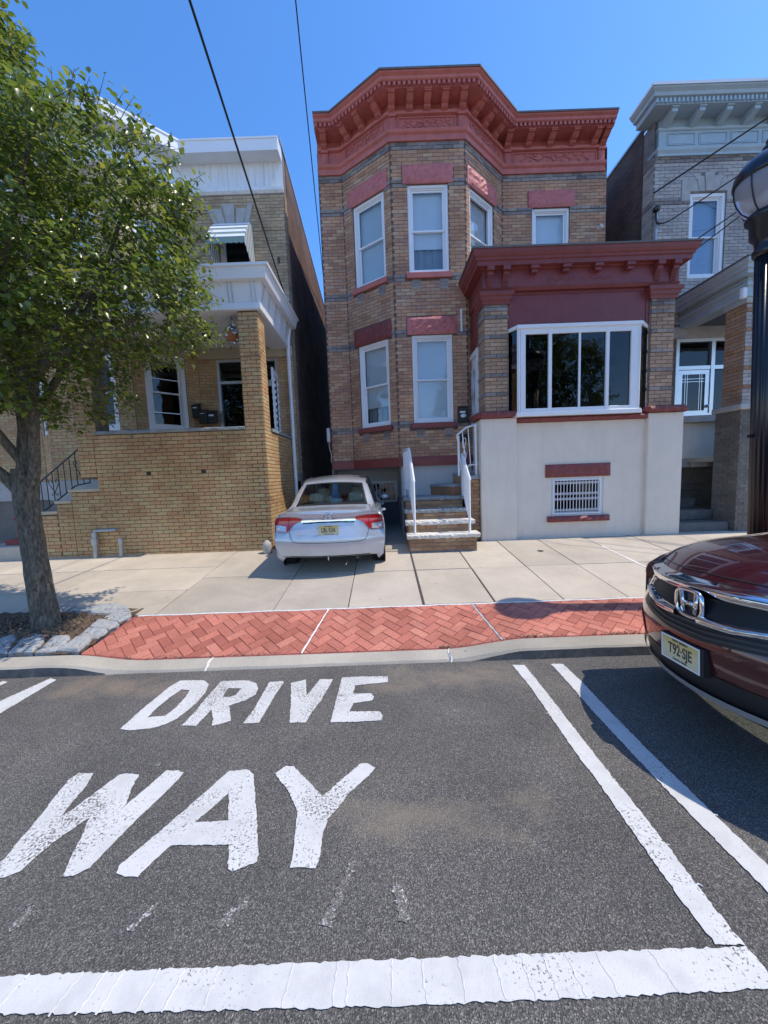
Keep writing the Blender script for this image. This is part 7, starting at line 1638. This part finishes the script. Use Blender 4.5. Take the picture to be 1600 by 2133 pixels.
BRN = [[(TX-.03, TY, z+1.45), (TX-.0, TY+.02, z+1.9), (TX+.06, TY+.05, z+2.6), (TX-.05, TY+.1, z+3.5), (TX-.2, TY+.1, z+4.6), (TX-.15, TY+.1, z+5.9)],
 [(TX-.03, TY, z+1.45), (TX+.13, TY-.05, z+1.72), (TX+.27, TY-.15, z+2.1), (TX+.42, TY-.2, z+2.7), (TX+.8, TY-.15, z+3.3), (TX+1.3, TY, z+3.8)],
 [(TX-.05, TY, z+1.45), (TX-.22, TY-.1, z+1.75), (TX-.5, TY-.2, z+2.0), (TX-.9, TY-.3, z+2.7), (TX-1.4, TY-.3, z+3.7)],
 [(TX+.02, TY+.05, z+2.2), (TX+.35, TY+.3, z+3.0), (TX+.8, TY+.4, z+4.0), (TX+1.2, TY+.3, z+4.7)],
 [(TX-.03, TY+.05, z+2.1), (TX-.4, TY+.4, z+3.0), (TX-.9, TY+.6, z+4.2), (TX-1.2, TY+.6, z+5.4)],
 [(TX-.02, TY, z+1.8), (TX-.12, TY-.35, z+2.5), (TX+.1, TY-.7, z+3.4), (TX+.2, TY-.8, z+4.5)],
 [(TX+.40, TY-.2, z+2.65), (TX+.7, TY-.3, z+2.8), (TX+1.1, TY-.3, z+2.95), (TX+1.5, TY-.2, z+3.2)],
 [(TX-.1, TY+.1, z+3.8), (TX+.3, TY, z+4.6), (TX+.6, TY, z+5.3)]]
for i, pts in enumerate(BRN): limb('branch', pts, [(.095 if i == 0 else .062 if i < 3 else .045)*(1-.75*j/(len(pts)-1)) for j in range(len(pts))], TREE, 10, .07)
BL = [((-4.45, 4.2, 4.35), (1.65, 1.3, 1.5)), ((-3.05, 3.95, 3.45), (1.22, 1.05, .78)), ((-2.9, 4.05, 4.4), (.98, 1.05, .70)), ((-3.35, 3.9, 2.62), (.62, .75, .52)), ((-4.75, 4.15, 5.6), (1.15, 1.1, 1.0)), ((-4.95, 4.1, 6.6), (1.15, 1.0, .95)), ((-5.2, 4.1, 3.7), (1.3, 1.35, 1.45)), ((-2.75, 3.9, 3.05), (.62, .7, .42)), ((-4.6, 3.7, 2.9), (.9, .8, .8)), ((-3.75, 3.6, 4.0), (1.15, .85, .85)), ((-3.2, 3.8, 2.95), (.85, .85, .45)), ((-3.9, 3.6, 2.7), (.8, .7, .55))]
def inside(p):
    m = 9
    for c_, r in BL:
        d = math.sqrt(sum(((p[i]-c_[i])/r[i])**2 for i in range(3))); m = min(m, d)
    return m
leaves = []; tw = MB(); rnd = random.Random(17)
lo = Vector((-6.4, 2.6, 2.0)); hi = Vector((-1.7, 5.7, 7.3)); n_tw = 0; tries = 0
while n_tw < 6000 and tries < 160000:
    tries += 1
    p = Vector((rnd.uniform(lo.x, hi.x), rnd.uniform(lo.y, hi.y), rnd.uniform(lo.z, hi.z))); d = inside(p)
    nz = mnoise.noise(p*1.25)*.30+mnoise.noise(p*3.1)*.22
    if d > .98+nz*.55: continue
    if d < .60 and rnd.random() < .55: continue
    if nz < -.15 and rnd.random() < .72: continue
    if p.x < -5.4 and rnd.random() < .35: continue
    n_tw += 1
    c_ = Vector((-4.0, 4.1, p.z-.5)); out = (p-c_).normalized(); dirv = (out+Vector((rnd.uniform(-.7, .7), rnd.uniform(-.7, .7), rnd.uniform(-.4, .8)))).normalized(); L = rnd.uniform(.10, .30)*(1.25 if d > .85 else 1)
    pts = [p+dirv*L*t+Vector((0, 0, -.10*L*t*t)) for t in (0, .5, 1)]
    tw.tube([tuple(q) for q in pts], [.0035, .003, .0015], 3, cap=False)
    k = rnd.randint(7, 12)
    for i in range(k):
        t = (i+.6)/k; b_ = p+dirv*L*t+Vector((0, 0, -.10*L*t*t)); side = dirv.orthogonal().normalized(); side = (Matrix.Rotation(i*2.4+rnd.uniform(-.5, .5), 4, dirv) @ side)
        ld = (dirv*.55+side+Vector((0, 0, -.28))).normalized(); pet = rnd.uniform(.012, .035); s = rnd.uniform(.044, .078)*(.8 if i == k-1 else 1)
        up = (Vector((rnd.uniform(-.5, .5), rnd.uniform(-.5, .5), 1))+out*.45).normalized(); wv = ld.cross(up)
        if wv.length < .1: continue
        wv.normalize(); nn = wv.cross(ld).normalized(); leaves.append((b_+ld*pet, ld, wv, nn, s))
def leaf_geo(b_, ld, wv, nn, s):
    w_ = s*.36; cup = s*.10; dr_ = s*.12
    return [b_, b_+ld*s*.35+wv*w_+nn*cup, b_+ld*s*.35-wv*w_+nn*cup, b_+ld*s*.40, b_+ld*s*.75+wv*w_*.72+nn*(cup*.6-dr_*.4), b_+ld*s*.75-wv*w_*.72+nn*(cup*.6-dr_*.4), b_+ld*s-nn*dr_]
LF = [(0, 3, 1), (0, 2, 3), (3, 6, 4, 1), (3, 2, 5, 6)]
leaves.sort(key=lambda q: -(q[4]**2)*abs(q[3].dot((CAMP-q[0]).normalized()))/(q[0]-CAMP).length_squared)
lm = MB(); lm.v = [tuple(x) for x in leaf_geo(Vector((0, 0, 0)), Vector((1, 0, 0)), Vector((0, 1, 0)), Vector((0, 0, 1)), 1.0)]; lm.f = LF; lm.m = [0]*4
lme = bpy.data.meshes.new('leaf'); lme.from_pydata(lm.v, [], lm.f); lme.materials.append(MATS['leaf']); lme.polygons.foreach_set('use_smooth', [True]*4)
for b_, ld, wv, nn, s in leaves[:290]:
    o = bpy.data.objects.new('leaf', lme); COL.objects.link(o); o.parent = TREE
    o.matrix_local = Matrix(((ld.x*s, wv.x*s, nn.x*s, b_.x), (ld.y*s, wv.y*s, nn.y*s, b_.y), (ld.z*s, wv.z*s, nn.z*s, b_.z), (0, 0, 0, 1)))
V = []; Fc = []
for q in leaves[290:]:
    k = len(V); V += [tuple(x) for x in leaf_geo(*q)]; Fc += [tuple(i+k for i in f) for f in LF]
me = bpy.data.meshes.new('foliage'); me.from_pydata(V, [], Fc); me.materials.append(MATS['leaf']); me.polygons.foreach_set('use_smooth', [True]*len(me.polygons))
o = bpy.data.objects.new('foliage', me); COL.objects.link(o); o.parent = TREE; o['kind'] = 'stuff'
o = tw.build('twigs', 'bark', TREE, fix=False); o['kind'] = 'stuff'
for ch in list(TREE.children): ch.matrix_parent_inverse = Matrix.Translation(-TREE.location)
print('LEAVES', len(leaves), 'twigs', n_tw, 'tries', tries)

# the tree on the far side of the street, mirrored in the porch window
t2 = TREE.copy(); COL.objects.link(t2); t2.location = (12.6, -9.2, -.4); t2.scale = (1.5, 1.5, 1.45); t2['label'] = 'tree across the street showing only as a reflection in the porch window'; t2['group'] = 'street trees'; TREE['group'] = 'street trees'
for ch in list(TREE.children):
    if ch.name.split('.')[0] == 'leaf': continue
    c2 = ch.copy(); COL.objects.link(c2); c2.parent = t2
